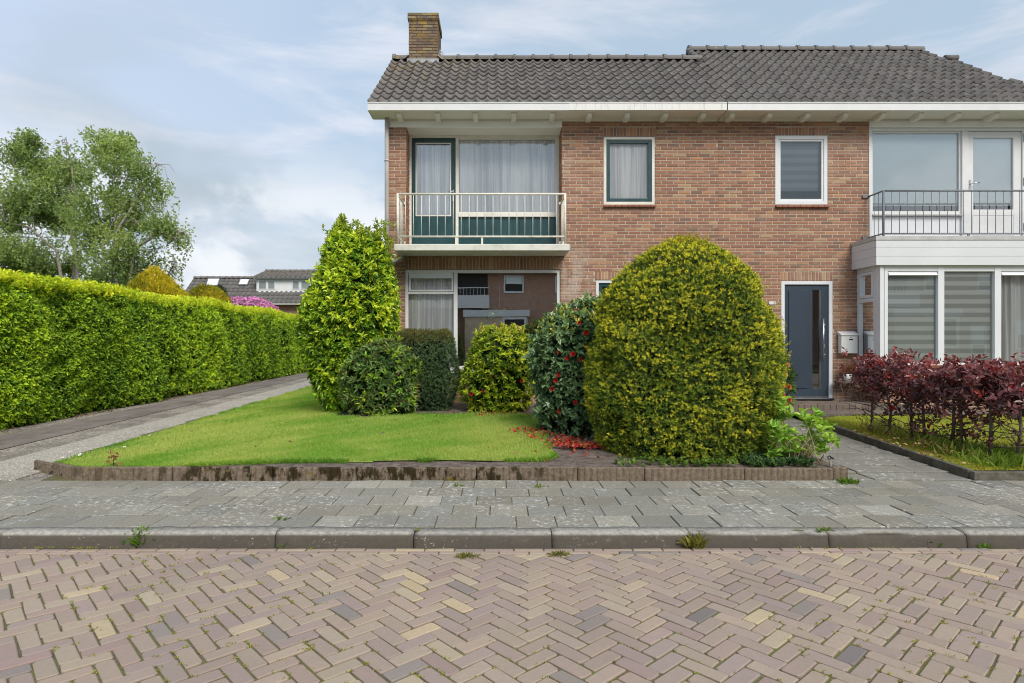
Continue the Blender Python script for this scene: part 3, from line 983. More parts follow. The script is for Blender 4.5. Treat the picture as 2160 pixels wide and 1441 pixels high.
m = MB(); m.box(XP + .06, XR - .1, 13.4, 13.5, 0.3, 5.39); m.build('inner_wall', M_ROOM, HR)

# ---------------------------------------------------------------- roofs
def tile_roof(x0, x1, y0, z0, y1, slope, tw=0.19, gauge=0.318, xmax=None, skip=None, mat=None, base=(0.135, 0.125, 0.120)):
    dirv = Vector((0, 1, slope)).normalized(); nrm = Vector((0, -slope, 1)).normalized()
    L = (y1 - y0) * math.sqrt(1 + slope * slope)
    ncr = max(1, round(L / gauge)); g = L / ncr
    nt = max(1, round((x1 - x0) / tw)); w = (x1 - x0) / nt
    mb = MB(); K = 9
    for j in range(ncr):
        for i in range(nt):
            xa = x0 + i * w
            if xmax and xa + w * 0.6 > xmax((j + 0.5) / ncr): continue
            if skip and skip(xa + w / 2, y0 + (j + 0.5) * g * dirv.y): continue
            jit = random.uniform(-.004, .004); jx = random.uniform(-.003, .003); tl = random.uniform(-.003, .003)
            vs = []
            for (s, lift) in ((j * g - 0.03, 0.006), (j * g - 0.03, 0.034), ((j + 1) * g - 0.005, 0.004)):
                for k in range(K):
                    tt = k / (K - 1)
                    h = 0.027 * math.cos(2 * math.pi * tt) + 0.006 * math.cos(4 * math.pi * tt)
                    p = Vector((xa + tt * w * 1.0 + jx, y0, z0)) + dirv * s + nrm * (h + lift + jit + tl * (tt - .5))
                    vs.append(p)
            fs = []
            for q in range(2):
                for k in range(K - 1):
                    fs.append((q * K + k, q * K + k + 1, (q + 1) * K + k + 1, (q + 1) * K + k))
            kk = random.uniform(0.82, 1.18)
            b0 = len(mb.f)
            mb.add(vs, fs, tuple(ch * kk * random.uniform(.98, 1.02) for ch in base), True)
            for q in range(b0, b0 + K - 1): mb.sm[q] = False
    return mb
def ridge_tiles(mb, x0, x1, y, z, seg=0.40, r=0.105, base=(0.15, 0.14, 0.132)):
    n = max(1, round((x1 - x0) / seg)); w = (x1 - x0) / n
    for i in range(n):
        kk = random.uniform(.85, 1.15); col = tuple(c * kk for c in base)
        a = x0 + i * w
        dz = random.uniform(-.006, .006)
        vs, fs = [], []
        for (x, rr) in ((a, r + .022), (a + 0.06, r + .022), (a + 0.065, r), (a + w + 0.02, r)):
            for k in range(9):
                an = math.pi * (k / 8) * 1.1 - 0.05 * math.pi
                vs.append((x, y + rr * math.cos(an) * 1.1, z + dz + rr * math.sin(an) - 0.02))
        for q in range(3):
            for k in range(8):
                fs.append((q * 9 + k, q * 9 + k + 1, (q + 1) * 9 + k + 1, (q + 1) * 9 + k))
        fs.append(tuple(range(9)))
        mb.add(vs, fs, col, False)
VX = -2.27
CH = (-1.91, -1.29, 13.16, 13.96)
roof_l = tile_roof(VX, 4.35, RY0, RZ0, RIDGE_L, SLOPE, skip=lambda x, y: CH[0] < x < CH[1] and y > CH[2] + .1).build('roof', M_TILE, HL)
m = tile_roof(VX, 4.35, 2 * RIDGE_L - RY0, RZ0, RIDGE_L, -SLOPE)   # rear slope
m.build('rear_slope', M_TILE, roof_l)
for a_, b_ in ((VX, CH[0]), (CH[1], 4.38)):
    m = MB(); ridge_tiles(m, a_, b_, RIDGE_L, roof_z(RIDGE_L) + 0.015); m.build('ridge', M_TILE, roof_l)
# the right roof carries on up to a higher ridge, its far end cut back like a hip
hip = lambda k: 10.10 - k * 0.45
mr = tile_roof(4.35, 10.2, RY0, RZ0, RIDGE_R, SLOPE, xmax=hip)
roof_r = mr.build('roof', M_TILE, HR)
tile_roof(4.35, 9.7, 2 * RIDGE_R - RY0, RZ0, RIDGE_R, -SLOPE).build('rear_slope', M_TILE, roof_r)
m = MB(); ridge_tiles(m, 4.33, 9.66, RIDGE_R, roof_z(RIDGE_R) + 0.015); m.build('ridge', M_TILE, roof_r)
m = MB()      # verge tiles where the higher roof stops above the lower
for k in range(5):
    a = RIDGE_L - 0.22 + k * 0.17
    m.tube([(4.335, a, roof_z(a) + 0.05), (4.335, a + 0.19, roof_z(a + 0.19) + 0.035)], 0.062, 8, (0.15, 0.14, 0.13))
m.add([(4.35, RIDGE_L, roof_z(RIDGE_L) - .1), (4.35, RIDGE_R, roof_z(RIDGE_R) - .02), (4.35, 2 * RIDGE_R - RIDGE_L, roof_z(RIDGE_L) - .1)], [(0, 1, 2)], (0.13, 0.12, 0.11))
m.build('verge', M_TILE, roof_r)
m = MB(); hx, hy = 9.86, RIDGE_L + 0.05
m.tube([(9.72, hy, roof_z(hy) + .03), (10.0, hy, roof_z(hy) + .035)], 0.065, 10, (0.14, 0.13, 0.125)); m.build('hip_end_tile', M_TILE, roof_r)
# under-tile board so that no light leaks through
for (x0, x1, rd, ps) in ((VX + .03, 4.34, RIDGE_L, roof_l), (4.36, 9.66, RIDGE_R, roof_r)):
    m = MB()
    m.quad((x0, RY0 + .05, RZ0 - 0.03), (x1, RY0 + .05, RZ0 - 0.03), (x1, rd, roof_z(rd) - 0.07), (x0, rd, roof_z(rd) - 0.07))
    yb = 2 * rd - RY0
    m.quad((x0, yb, RZ0 - 0.05), (x1, yb, RZ0 - 0.05), (x1, rd, roof_z(rd) - 0.07), (x0, rd, roof_z(rd) - 0.07))
    m.build('roof_boarding', M_DARK, ps)

# ---------------------------------------------------------------- chimney
def chimney_brick(mb, x0, x1, y0, y1, z0, z1):
    faces = [((x0, y0, 0), (1, 0, 0), (0, -1, 0), x1 - x0), ((x1, y0, 0), (0, 1, 0), (1, 0, 0), y1 - y0), ((x0, y1, 0), (0, -1, 0), (-1, 0, 0), y1 - y0), ((x1, y1, 0), (-1, 0, 0), (0, 1, 0), x1 - x0)]
    for org, U, N, wd in faces:
        b = BrickFace(org, U, N)
        b.lay(0.004, wd - 0.004, z0, z1, phase=0.07)
        for q in (b.b, b.m):
            o = len(mb.v); mb.v += q.v
            if q is b.b: mb.c += [(c[0] * .62, c[1] * .88, c[2] * .95) for c in q.c]
            else: mb.c += [(0.10, 0.085, 0.07)] * len(q.v)
            mb.f += [[i + o for i in f_] for f_ in q.f]; mb.sm += [False] * len(q.f); mb.mi += [0] * len(q.f)
m = MB()
chimney_brick(m, CH[0], CH[1], CH[2], CH[3], 6.95, 8.26)
chimney_brick(m, CH[0] - .022, CH[1] + .022, CH[2] - .022, CH[3] + .022, 8.263, 8.385)
m.box(CH[0] - .02, CH[1] + .02, CH[2] - .02, CH[3] + .02, 8.375, 8.40, (0.2, 0.17, 0.09))
m.box(CH[0] - .02, CH[1] + .02, CH[2] - .02, CH[3] + .02, 8.255, 8.27, (0.12, 0.1, 0.08))
chim = m.build('chimney', M_CHIM, roof_l)
m = MB()
cx0, cy0 = -1.55, 13.5
for k in range(4):
    a = k * math.pi / 4
    m.tube([(cx0 + .1 * math.cos(a) * math.cos(q), cy0 + .1 * math.sin(a) * math.cos(q), 8.40 + .12 * math.sin(q)) for q in [i * math.pi / 10 for i in range(11)]], 0.005, 5)
m.build('flue_guard', M_IRON, roof_l)
m = MB()
yf = CH[2] - 0.03
m.box(CH[0] - .03, CH[1] + .03, yf - .01, CH[2] - .002, roof_z(CH[2]) - .02, roof_z(CH[2]) + .065, (1, 1, 1))
for s_, xq in ((-1, CH[0]), (1, CH[1])):
    for k in range(5):
        y0 = CH[2] - .03 + k * .1
        z0 = roof_z(y0)
        xo = sorted((xq + s_ * .003, xq + s_ * (.10 + .02 * math.sin(k * 2))))
        m.add([(xq + s_ * .004, y0, z0 + .16), (xq + s_ * .004, y0 + .12, z0 + .23), (xq + s_ * .10, y0 + .12, z0 + .155), (xq + s_ * (.11 + .01 * (k % 2)), y0, z0 + .075)], [(0, 1, 2, 3)])
m.build('flashing', M_LEAD, roof_l)

# ---------------------------------------------------------------- gutters, soffits, rafter ends
GY0 = 10.70
t = NT('dirt_streaked_white_gutter')
c = t.mix(t.math('MULTIPLY', t.ramp(t.noise(5, 6, 0.7, t.vec((6, 1, 0.5))), 0.5, 0.68), 0.6), (0.72, 0.72, 0.70), (0.36, 0.35, 0.30))
t.base(c, 0.5, 0.4)
M_STREAK = t.m
def eaves(x0, x1, parent, streaked, rafters):
    m = MB()
    m.box(x0, x1, GY0, GY0 + 0.02, EAVE, EAVE + 0.125)
    m.box(x0, x1, GY0 - 0.012, GY0 + 0.035, EAVE + 0.125, EAVE + 0.14)
    if parent is HL: m.box(x0, x0 + .018, GY0 + 0.02, 11.15, EAVE, EAVE + 0.12)
    g = m.build('gutter', M_STREAK if streaked else M_WHITE, parent)
    m = MB(); m.box(x0 + (.02 if parent is HL else 0), x1, GY0 + 0.02, F - 0.002, EAVE + 0.0, EAVE + 0.012)
    m.box(x0 + (.3 if parent is HL else 0), x1 - (.3 if parent is HR else 0), F - .012, F - .003, EAVE - 0.035, EAVE)
    m.build('soffit', M_SOFFIT, parent)
    for xr in rafters:
        m = MB()
        w = .042
        prof_ = [(GY0 + 0.10, EAVE - .001), (GY0 + 0.36, EAVE - .001), (GY0 + 0.36, EAVE - .085), (GY0 + 0.16, EAVE - .085), (GY0 + 0.125, EAVE - .07), (GY0 + 0.10, EAVE - .04)]
        a = [(xr - w, y, z) for y, z in prof_]; b = [(xr + w, y, z) for y, z in prof_]
        n = len(prof_)
        m.add(a + b, [tuple(range(n))[::-1], tuple(range(n, 2 * n))] + [(i, (i + 1) % n, (i + 1) % n + n, i + n) for i in range(n)])
        m.build('rafter_end', M_SOFFIT, parent)
eaves(-2.27, 3.995, HL, False, [fx(q, 10.82) for q in (842, 923, 1003, 1084, 1165, 1244, 1324, 1404, 1484)])
eaves(4.012, 10.28, HR, False, [fx(q, 10.82) for q in (1545, 1624, 1704, 1784, 1863, 1943, 2022, 2102)])
m = MB()      # dirty stretch of the left gutter
m.box(fx(1200, GY0), 3.994, GY0 - .003, GY0 - .001, EAVE + .002, EAVE + .122); m.build('stained_gutter_face', M_STREAK, HL)
m = MB(); m.tube([(-2.0, F - .09, EAVE + .0), (-2.0, F - .09, 4.93), (-2.005, F - .06, 4.80), (-2.005, F - .06, 0.2)], 0.040, 10)
for z in (4.62, 3.2, 1.9): m.tube([(-2.005, F - .06, z), (-2.005, F - .06, z + .03)], 0.047, 10)
m.build('downpipe', M_PIPE, HL)
m = MB(); m.tube([(fx(849), F - .02, 2.90), (fx(849), F - .06, 2.885), (fx(845), F - .075, 2.85), (fx(836), F - .075, 2.815), (fx(822), F - .065, 2.765)], 0.032, 9)
m.build('balcony_drain', M_PIPE, HL)

# ---------------------------------------------------------------- windows
def curtain(name, x0, x1, z0, z1, y, parent, mat=None, amp=0.03, seed=0, n=None, top_pleat=True):
    rr = random.Random(seed)
    n = n or int((x1 - x0) / 0.008)
    ph = [rr.uniform(0, 6.28) for _ in range(5)]
    fr = [rr.uniform(28, 40), rr.uniform(55, 75), rr.uniform(100, 140), rr.uniform(9, 14), rr.uniform(18, 24)]
    m = MB(); vs, fs = [], []
    J = 8
    for j in range(J + 1):
        zz = j / J
        z = z0 + (z1 - z0) * zz
        for i in range(n + 1):
            x = x0 + (x1 - x0) * i / n
            w = (0.55 * math.sin(fr[0] * x + ph[0] + .4 * math.sin(3 * zz + x * 2)) + 0.3 * math.sin(fr[1] * x + ph[1] + zz) * (0.4 + .6 * zz) + 0.2 * math.sin(fr[2] * x + ph[2]) * zz
                 + .35 * math.sin(fr[3] * x + ph[3] - zz * .6) + .3 * math.sin(fr[4] * x + ph[4]))
            s_ = 0.55 + 0.45 * mnoise.noise((x * 2.2, seed, 0.3))
            vs.append((x, y + amp * w * s_ * (1.05 - .25 * zz), z))
    for j in range(J):
        for i in range(n):
            fs.append((j * (n + 1) + i, j * (n + 1) + i + 1, (j + 1) * (n + 1) + i + 1, (j + 1) * (n + 1) + i))
    m.add(vs, fs, (1, 1, 1), True)
    return m.build(name, mat or M_CURTAIN, parent)
def pane(x0, x1, z0, z1, y, parent, mat=None):
    m = MB(); m.quad((x0, y, z0), (x1, y, z0), (x1, y, z1), (x0, y, z1))
    return m.build('pane', mat or M_GLASS, parent)
def flat(name, x0, x1, z0, z1, y, parent, mat, th=0.012):
    m = MB(); m.box(x0, x1, y, y + th, z0, z1)
    return m.build(name, mat, parent)
def sill(x0, x1, z, parent, d=0.055, h=0.05, col=None):
    m = MB(); n = max(1, round((x1 - x0) / 0.105)); w = (x1 - x0) / n
    for i in range(n):
        k = random.uniform(.75, 1.25)
        a, b = x0 + i * w + .002, x0 + (i + 1) * w - .002
        m.add([(a, F - d, z - h), (b, F - d, z - h), (b, F + .05, z - h), (a, F + .05, z - h), (a, F - d, z - h + .035), (b, F - d, z - h + .035), (b, F + .05, z), (a, F + .05, z)],
              [(3, 2, 1, 0), (4, 5, 6, 7), (0, 1, 5, 4), (1, 2, 6, 5), (2, 3, 7, 6), (3, 0, 4, 7)], (k, k, k))
    return m.build('sill', M_SILLBRICK, parent, bevel=.004)

# left house, upper floor: small green casement
m = MB(); m.ring(SW[0] + .003, SW[1] - .003, SW[2], SW[3] - .003, 0.052, F + .012, F + .09)
w1 = m.build('window', M_CREAM, HL, bevel=.003); w1['label'] = 'small upstairs window with a dark green casement'
a0, a1, b0, b1 = SW[0] + .056, SW[1] - .056, SW[2] + .053, SW[3] - .056
m = MB(); m.ring(a0, a1, b0, b1, 0.066, F + .022, F + .07); m.build('casement', M_GREEN, w1, bevel=.004)
pane(a0 + .066, a1 - .066, b0 + .066, b1 - .066, F + .05, w1)
curtain('curtain', a0 + .03, a1 - .03, b0 + .03, b1 - .03, F + .10, w1, seed=3, amp=.026)
sill(SW[0] - .0, SW[1] + .01, SW[2] - .002, w1)

# left house, loggia front
LY = 11.57
lx = lambda p: fx(p, LY)
lz = lambda p: fz(p, LY)
LZ0, LZ1 = 3.03, 5.27
m = MB()
m.box(lx(860), lx(868), LY, LY + .09, LZ0, lz(286)); m.box(lx(961), lx(967), LY, LY + .09, LZ0, lz(292)); m.box(lx(1173), lx(1180), LY, LY + .09, LZ0, lz(286))
m.box(lx(868), lx(1173), LY + .002, LY + .088, lz(292), lz(286))
lf = m.build('loggia_frame', M_CREAM, HL, bevel=.003)
# balcony door: green leaf with an open field for its pane
def door_leaf(x0, x1, z0, z1, g, y, mat, parent, th=.045, name='balcony_door'):
    m = MB()
    m.box(x0, g[0], y, y + th, z0, z1); m.box(g[1], x1, y, y + th, z0, z1)
    m.box(g[0], g[1], y, y + th, z0, g[2]); m.box(g[0], g[1], y, y + th, g[3], z1)
    return m.build(name, mat, parent, bevel=.003)
g = (lx(877), lx(951), lz(457), lz(303))
bd = door_leaf(lx(868) + .003, lx(961) - .003, LZ0 + .03, lz(292) - .004, g, LY + .02, M_GREEN, HL)
m = MB(); m.ring(g[0] - .004, g[1] + .004, g[2] - .004, g[3] + .004, .018, LY + .008, LY + .024); m.build('glazing_bead', M_CREAM, bd)
pane(g[0], g[1], g[2], g[3], LY + .04, bd, M_GLASS_SKY)
curtain('curtain', g[0] - .02, g[1] + .02, g[2] - .04, g[3] - .02, LY + .085, bd, seed=5, amp=.022)
m = MB(); hxp = lx(956)
m.box(hxp - .014, hxp + .014, LY + .008, LY + .02, lz(425), lz(402), (1, 1, 1)); m.tube([(hxp, LY + .01, lz(407)), (hxp, LY - .04, lz(407)), (hxp - .10, LY - .045, lz(407.5))], .009, 8)
m.build('handle', M_STEEL, bd)
m = MB()
wz0, wz1 = lz(450), lz(296)
m.box(lx(967), lx(1173), LY - .015, LY + .085, lz(459), wz0)
m.ring(lx(967), lx(1173), wz0, lz(292), .012, LY + .012, LY + .08, wt=.025)
lw = m.build('window', M_CREAM, HL, bevel=.003); lw['label'] = 'wide curtained balcony window above a dark green panel'
pane(lx(967) + .012, lx(1173) - .012, wz0 + .01, wz1, LY + .04, lw, M_GLASS_SKY)
curtain('curtain', lx(969), lx(1171), wz0 - .1, wz1 + .02, LY + .10, lw, seed=8, amp=.038)
m = MB(); n = 16; pw = (lx(1173) - lx(967)) / n
for i in range(n): m.box(lx(967) + i * pw + .003, lx(967) + (i + 1) * pw - .003, LY + .028, LY + .05, LZ0 + .02, lz(459))
m.box(lx(967), lx(1173), LY + .036, LY + .06, LZ0, lz(459) - .001)
m.build('spandrel_panel', M_GREEN, HL)
# header board, loggia ceiling
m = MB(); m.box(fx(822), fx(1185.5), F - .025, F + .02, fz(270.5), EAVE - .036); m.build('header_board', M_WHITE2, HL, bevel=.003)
m = MB()
cz_f, cz_b = fz(269), lz(287)
m.add([(LOG[0] - .01, F + .015, cz_f), (LOG[1] + .01, F + .015, cz_f), (LOG[1] + .01, LY + .1, cz_b), (LOG[0] - .01, LY + .1, cz_b)], [(0, 1, 2, 3)])
m.build('loggia_ceiling', M_SOFFIT, HL)
# balcony slab and railing
SY = 10.46
m = MB(); m.box(-1.772, 1.228, SY, F - .002, 2.912, 3.026); m.box(LOG[0], LOG[1], F - .001, LY + .1, 2.93, 3.022)
m.build('balcony_slab', M_SLAB, HL, bevel=.012)
RT, RBm = 3.883, 3.156
rx0, rx1 = fx(839, SY + .03), fx(1192, SY + .03)
ry = SY + .03
m = MB()
m.tube([(rx0, ry, RT), (rx1, ry, RT)], .019, 8); m.tube([(rx0, ry, RBm), (rx1, ry, RBm)], .016, 8)
for x, s_ in ((rx0, -1), (rx1, 1)):
    m.tube([(x, ry, RT + .012), (x, ry, 3.02)], .021, 8)
    for z in (RT - .012, RBm - .0): m.tube([(x, ry, z), (x, F - .012, z)], .017, 8)
    for z in (RT - .012, RBm):
        m.box(x - .02 + s_ * .03, x + .02 + s_ * .03, F - .014, F - .003, z - .03, z + .03)
        m.box(x - .035 if s_ > 0 else x - .06, x + .06 if s_ > 0 else x + .035, F - .022, F - .0145, z - .022, z + .022)
for x in (fx(962, ry), fx(1017, ry)): m.box(x - .016, x + .016, ry - .006, ry + .006, 3.025, RBm)
rail = m.build('balcony_railing', M_RAILWHITE, HL)
rail['label'] = 'rusty white balcony railing'
def balusters(parent, xs, y, z0, z1, mat, r=.0065, ys=()):
    m = MB(); m.tube([(0, 0, 0), (0, 0, z1 - z0)], r, 6)
    src = m.build('baluster', mat, parent)
    first = True
    for (x, yy) in [(x, y) for x in xs] + list(ys):
        o = src if first else src.copy()
        if not first:
            COL.objects.link(o); o.parent = parent
        first = False
        o.location = (x, yy, z0)
step_b = 16.8 / 1295 * ry
xs = []; x = fx(872, ry)
while x < rx1 - .04: xs.append(x); x += step_b
xs = [fx(855, ry)] + xs
balusters(rail, xs, ry, RBm, RT, M_RAILWHITE, ys=[(q, ry + d) for q in (rx0, rx1) for d in (.14, .28, .42, .56)])

# left house, ground floor window: two panes left, one great pane right
GY = F + .045
gx = lambda p: fx(p, GY)
gz = lambda p: fz(p, GY)
m = MB()
m.ring(GW[0] + .003, GW[1] - .003, gz(782), GW[3] - .003, .055, GY - .02, GY + .07, wb=.07)
m.box(gx(957), gx(965), GY - .018, GY + .068, gz(782) + .07, GW[3] - .058)
m.box(GW[0] + .058, gx(957), GY - .016, GY + .066, gz(622), gz(617.5))
gw = m.build('window', M_WHITE, HL, bevel=.003); gw['label'] = 'large ground floor window with one great plate glass pane'
m = MB(); m.ring(gx(863), gx(956), gz(616.5), gz(576.5), .03, GY - .024, GY + .03); m.build('top_light', M_WHITE, gw, bevel=.003)
pane(gx(863) + .03, gx(956) - .03, gz(616) + .03, gz(577) - .03, GY + .01, gw)
m = MB(); m.box(gx(866), gx(953), GY - .03, GY + .008, gz(589), gz(580)); m.build('ventilator', M_PVC, gw, bevel=.006)
pane(GW[0] + .058, gx(957), gz(782) + .07, gz(622), GY + .02, gw)
pane(gx(965), GW[1] - .058, gz(782) + .07, GW[3] - .058, GY + .02, gw, M_GLASS_BIG)
curtain('curtain', GW[0] + .02, gx(957), gz(790), gz(572), GY + .13, gw, seed=11, amp=.045)
m = MB(); m.box(GW[0] + .1, GW[1] - .1, GY + .075, GY + .36, gz(781), gz(776)); m.build('inner_sill', M_WHITE, gw)
m = MB(); m.box(GW[0] - .02, GW[1] + .02, F - .05, GY - .021, gz(788), gz(782.5)); m.build('sill', M_WHITE, gw, bevel=.004)
m = MB(); vx0, vx1 = gx(966), gx(1000)
m.ring(vx0, vx1, gz(794.5), gz(788.8), .012, F - .02, F - .002); m.box(vx0 + .1, vx0 + .11, F - .02, F - .002, gz(794), gz(789)); m.build('ventilation_grille', M_PVC, HL)
m = MB(); m.box(XL - .02, 2.2, F - .06, F - .004, 0.18, 0.255); m.build('plinth_ledge', simple('plinth_concrete', (0.3, 0.25, 0.22), .9, .2, .2, 8), HL)
# left house, front door (mostly behind the yew)
m = MB(); m.ring(LD[0] + .003, LD[1] - .003, LD[2], LD[3] - .003, .052, F + .012, F + .1, wb=.02)
ld = m.build('door_frame', M_WHITE, HL, bevel=.003)
g2 = (LD[0] + .12, LD[1] - .12, 1.2, LD[3] - .12)
d2 = door_leaf(LD[0] + .056, LD[1] - .056, LD[2] + .021, LD[3] - .056, g2, F + .04, M_GREEN, HL, name='front_door')
pane(*g2, F + .06, d2)
m = MB(); m.tube([(LD[1] - .09, F + .04, 1.32), (LD[1] - .09, F - .02, 1.32), (LD[1] - .2, F - .02, 1.32)], .009, 8); m.build('handle', M_STEEL, d2)

# right house, upper floor small window
m = MB(); m.ring(RW[0] + .003, RW[1] - .003, RW[2], RW[3] - .003, .065, F + .0, F + .09)
w2 = m.build('window', M_PVC, HR, bevel=.004); w2['label'] = 'small upstairs window with a thick white plastic frame'
a0, a1, b0, b1 = RW[0] + .069, RW[1] - .069, RW[2] + .066, RW[3] - .069
m = MB(); m.ring(a0, a1, b0, b1, .038, F + .014, F + .07); m.build('casement', M_PVC, w2, bevel=.004)
pane(a0 + .038, a1 - .038, b0 + .038, b1 - .038, F + .04, w2, M_GLASS_BLIND)
flat('blind', a0 + .03, a1 - .03, b0 + .2, b1 - .03, F + .1, w2, M_BLIND2, .006)
sill(RW[0], RW[1] + .02, RW[2] - .006, w2, h=.055)
# right house, front door
m = MB(); m.ring(RD[0] + .003, RD[1] - .003, RD[2] + .03, RD[3] - .003, .062, F + .005, F + .09, wb=.004)
dfr = m.build('door_frame', M_PVC, HR, bevel=.004)
m = MB(); m.box(RD[0] + .0, RD[1], F - .03, F + .09, RD[2], RD[2] + .028); m.build('threshold', M_BLACK, HR)
dx0, dx1, dz0, dz1 = RD[0] + .067, RD[1] - .067, RD[2] + .045, RD[3] - .068
DY = F + .035
g3 = (fx(1716), fx(1733), fz(822), fz(613))
fd = door_leaf(dx0, dx1, dz0, dz1, g3, DY, M_BLUE, HR, name='front_door')
fd['label'] = 'slate blue front door with a long steel bar handle'
m = MB(); q = (fx(1664), fx(1707), fz(822), fz(613))
m.ring(q[0], q[1], q[2], q[3], .008, DY - .004, DY - .0005); m.box(q[0] + .012, q[1] - .012, DY - .014, DY - .0005, q[2] + .012, q[3] - .012); m.build('door_panel', M_BLUE, fd, bevel=.002)
m = MB(); m.box(dx0, dx1, DY - .012, DY - .001, dz0 + .0, dz0 + .012); m.build('weather_strip', M_STEEL, fd)
pane(g3[0], g3[1], g3[2], g3[3], DY + .015, fd, M_GLASS_BLIND)
m = MB(); m.box(g3[1] - .018, g3[1] - .004, DY - .002, DY + .012, g3[2], g3[3]); m.build('glazing_bead', M_STEEL, fd)
m = MB(); hx_ = fx(1735)
m.tube([(hx_, DY - .07, fz(764)), (hx_, DY - .07, fz(674))], .014, 10)
for pz in (687, 749): m.tube([(hx_, DY - .07, fz(pz)), (hx_ + .045, DY - .06, fz(pz)), (hx_ + .05, DY - .0, fz(pz))], .009, 8)
m.build('bar_handle', M_STEEL, fd)
m = MB(); m.box(fx(1737.5), fx(1742), DY - .014, DY - .001, fz(736), fz(728)); m.build('lock_plate', M_STEEL, fd, bevel=.004)
m = MB(); m.box(fx(1649.5), fx(1653.5), F - .012, F + .0045, fz(675), fz(667)); m.build('doorbell', M_PVC, HR, bevel=.004)
flat('hall_wall', RD[0] - .1, RD[1] + .1, .3, 2.6, F + 1.2, HR, M_ROOM)

# right house, upper floor: white framed balcony front
UY = F - .01
ux = lambda p: fx(p, UY); uz = lambda p: fz(p, UY)
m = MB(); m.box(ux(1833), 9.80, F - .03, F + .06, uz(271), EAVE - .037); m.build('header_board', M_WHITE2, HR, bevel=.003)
m = MB()
Z0u, Z1u = 3.165, uz(272)
m.box(ux(1833), ux(1840), UY, UY + .12, Z0u, Z1u); m.box(ux(2030), ux(2043), UY, UY + .12, Z0u, Z1u - .05); m.box(ux(2157), ux(2165), UY, UY + .12, Z0u, Z1u - .05)
m.box(ux(1840), ux(2165), UY + .001, UY + .12, uz(277.5), Z1u)
m.box(ux(2165), 9.80, UY + .03, UY + .12, Z0u, Z1u)
uf = m.build('balcony_front_frame', M_WHITE, HR, bevel=.003)
m = MB(); m.ring(ux(1840), ux(2030), uz(455), uz(277.5), .03, UY + .035, UY + .11, wb=.075, wt=.03)
w3 = m.build('window', M_WHITE, HR, bevel=.004); w3['label'] = 'wide upstairs window with a pale blue roller blind'
pane(ux(1840) + .03, ux(2030) - .03, uz(455) + .075, uz(277.5) - .03, UY + .07, w3, M_GLASS_SKY)
flat('blind', ux(1842), ux(2028), uz(434), uz(280), UY + .085, w3, M_ROLLER, .004)
m = MB(); m.box(ux(1840), ux(2030), UY - .02, UY + .034, uz(456.5), uz(454)); m.build('sill', M_ZINC, w3)
m = MB(); m.box(ux(1840), ux(2030), UY + .045, UY + .1, Z0u, uz(457)); m.build('spandrel_panel', M_PVC, HR)
g4 = (ux(2055), ux(2140), uz(443), uz(291))
bd2 = door_leaf(ux(2043) + .003, ux(2157) - .003, Z0u + .02, Z1u - .054, g4, UY + .025, M_WHITE, HR, th=.06)
pane(*g4, UY + .055, bd2, M_GLASS_SKY)
flat('blind', g4[0] - .03, g4[1] + .03, g4[2] + .08, g4[3] + .02, UY + .075, bd2, M_ROLLER, .004)
m = MB(); q = (ux(2054), ux(2141), uz(498), uz(454)); m.ring(*q, .01, UY + .02, UY + .0245); m.build('panel_moulding', M_WHITE, bd2)
m = MB(); hh = ux(2048)
m.box(hh - .016, hh + .016, UY + .012, UY + .024, uz(402), uz(380)); m.tube([(hh, UY + .015, uz(389)), (hh, UY - .04, uz(389)), (hh + .13, UY - .045, uz(388))], .010, 8); m.build('handle', M_STEEL, bd2)
m = MB()
for pz in (300, 392, 488):
    m = MB(); m.tube([(ux(2160), UY - .012, uz(pz)), (ux(2160), UY - .012, uz(pz - 16))], .014, 8); m.build('hinge', M_ZINC, bd2)

# right house: bay with boarded fascia
BY = 10.43; BX = 6.43; BXR = 9.96
m = MB()
zs = [(fz(560.5, BY), fz(542.5, BY)), (fz(541.8, BY), fz(523.5, BY)), (fz(522.8, BY), fz(509, BY))]
for a, b in zs: m.box(BX, BXR, BY, F - .003, a, b)
m.box(BX + .006, BXR - .006, BY + .006, F - .004, zs[0][0] + .01, zs[2][1])
m.box(BX + .002, BXR, BY + .003, F - .004, zs[2][1], fz(508, BY))
bay = m.build('bay_fascia', M_BOARD, HR)
m = MB(); m.box(BX - .012, BXR, BY - .012, F - .002, fz(508, BY) + .001, fz(499.5, BY)); m.build('roof_trim', M_ZINC, bay, bevel=.003)
WY, WX = 10.50, 6.53
wx = lambda p: fx(p, WY); wz = lambda p: fz(p, WY)
B0, B1 = wz(772), fz(560.5, BY) + .01
m = MB()
m.box(WX, wx(1873), WY, WY + .12, B0, B1)                                   # corner post, reaching back
m.box(wx(1865), wx(1866), WY - .012, WY - .001, B0, B1); m.box(WX, wx(1863), WY - .015, WY - .001, B0, B1)
for p0, p1 in ((1978.5, 1991.5), (2098, 2111.5)): m.box(wx(p0), wx(p1), WY - .006, WY + .1, B0 + .03, B1)
m.box(wx(1873), BXR - .1, WY + .001, WY + .11, wz(574), B1); m.box(wx(1873), BXR - .1, WY - .004, WY + .11, B0, wz(767))
m.box(BXR - .1, BXR - .04, WY, F, B0, B1)
bw_ = m.build('bay_window', M_PVC, HR, bevel=.003); bw_['label'] = 'white framed bay window with striped blinds'
cells = [(1873, 1978.5), (1991.5, 2098), (2111.5, 2264)]
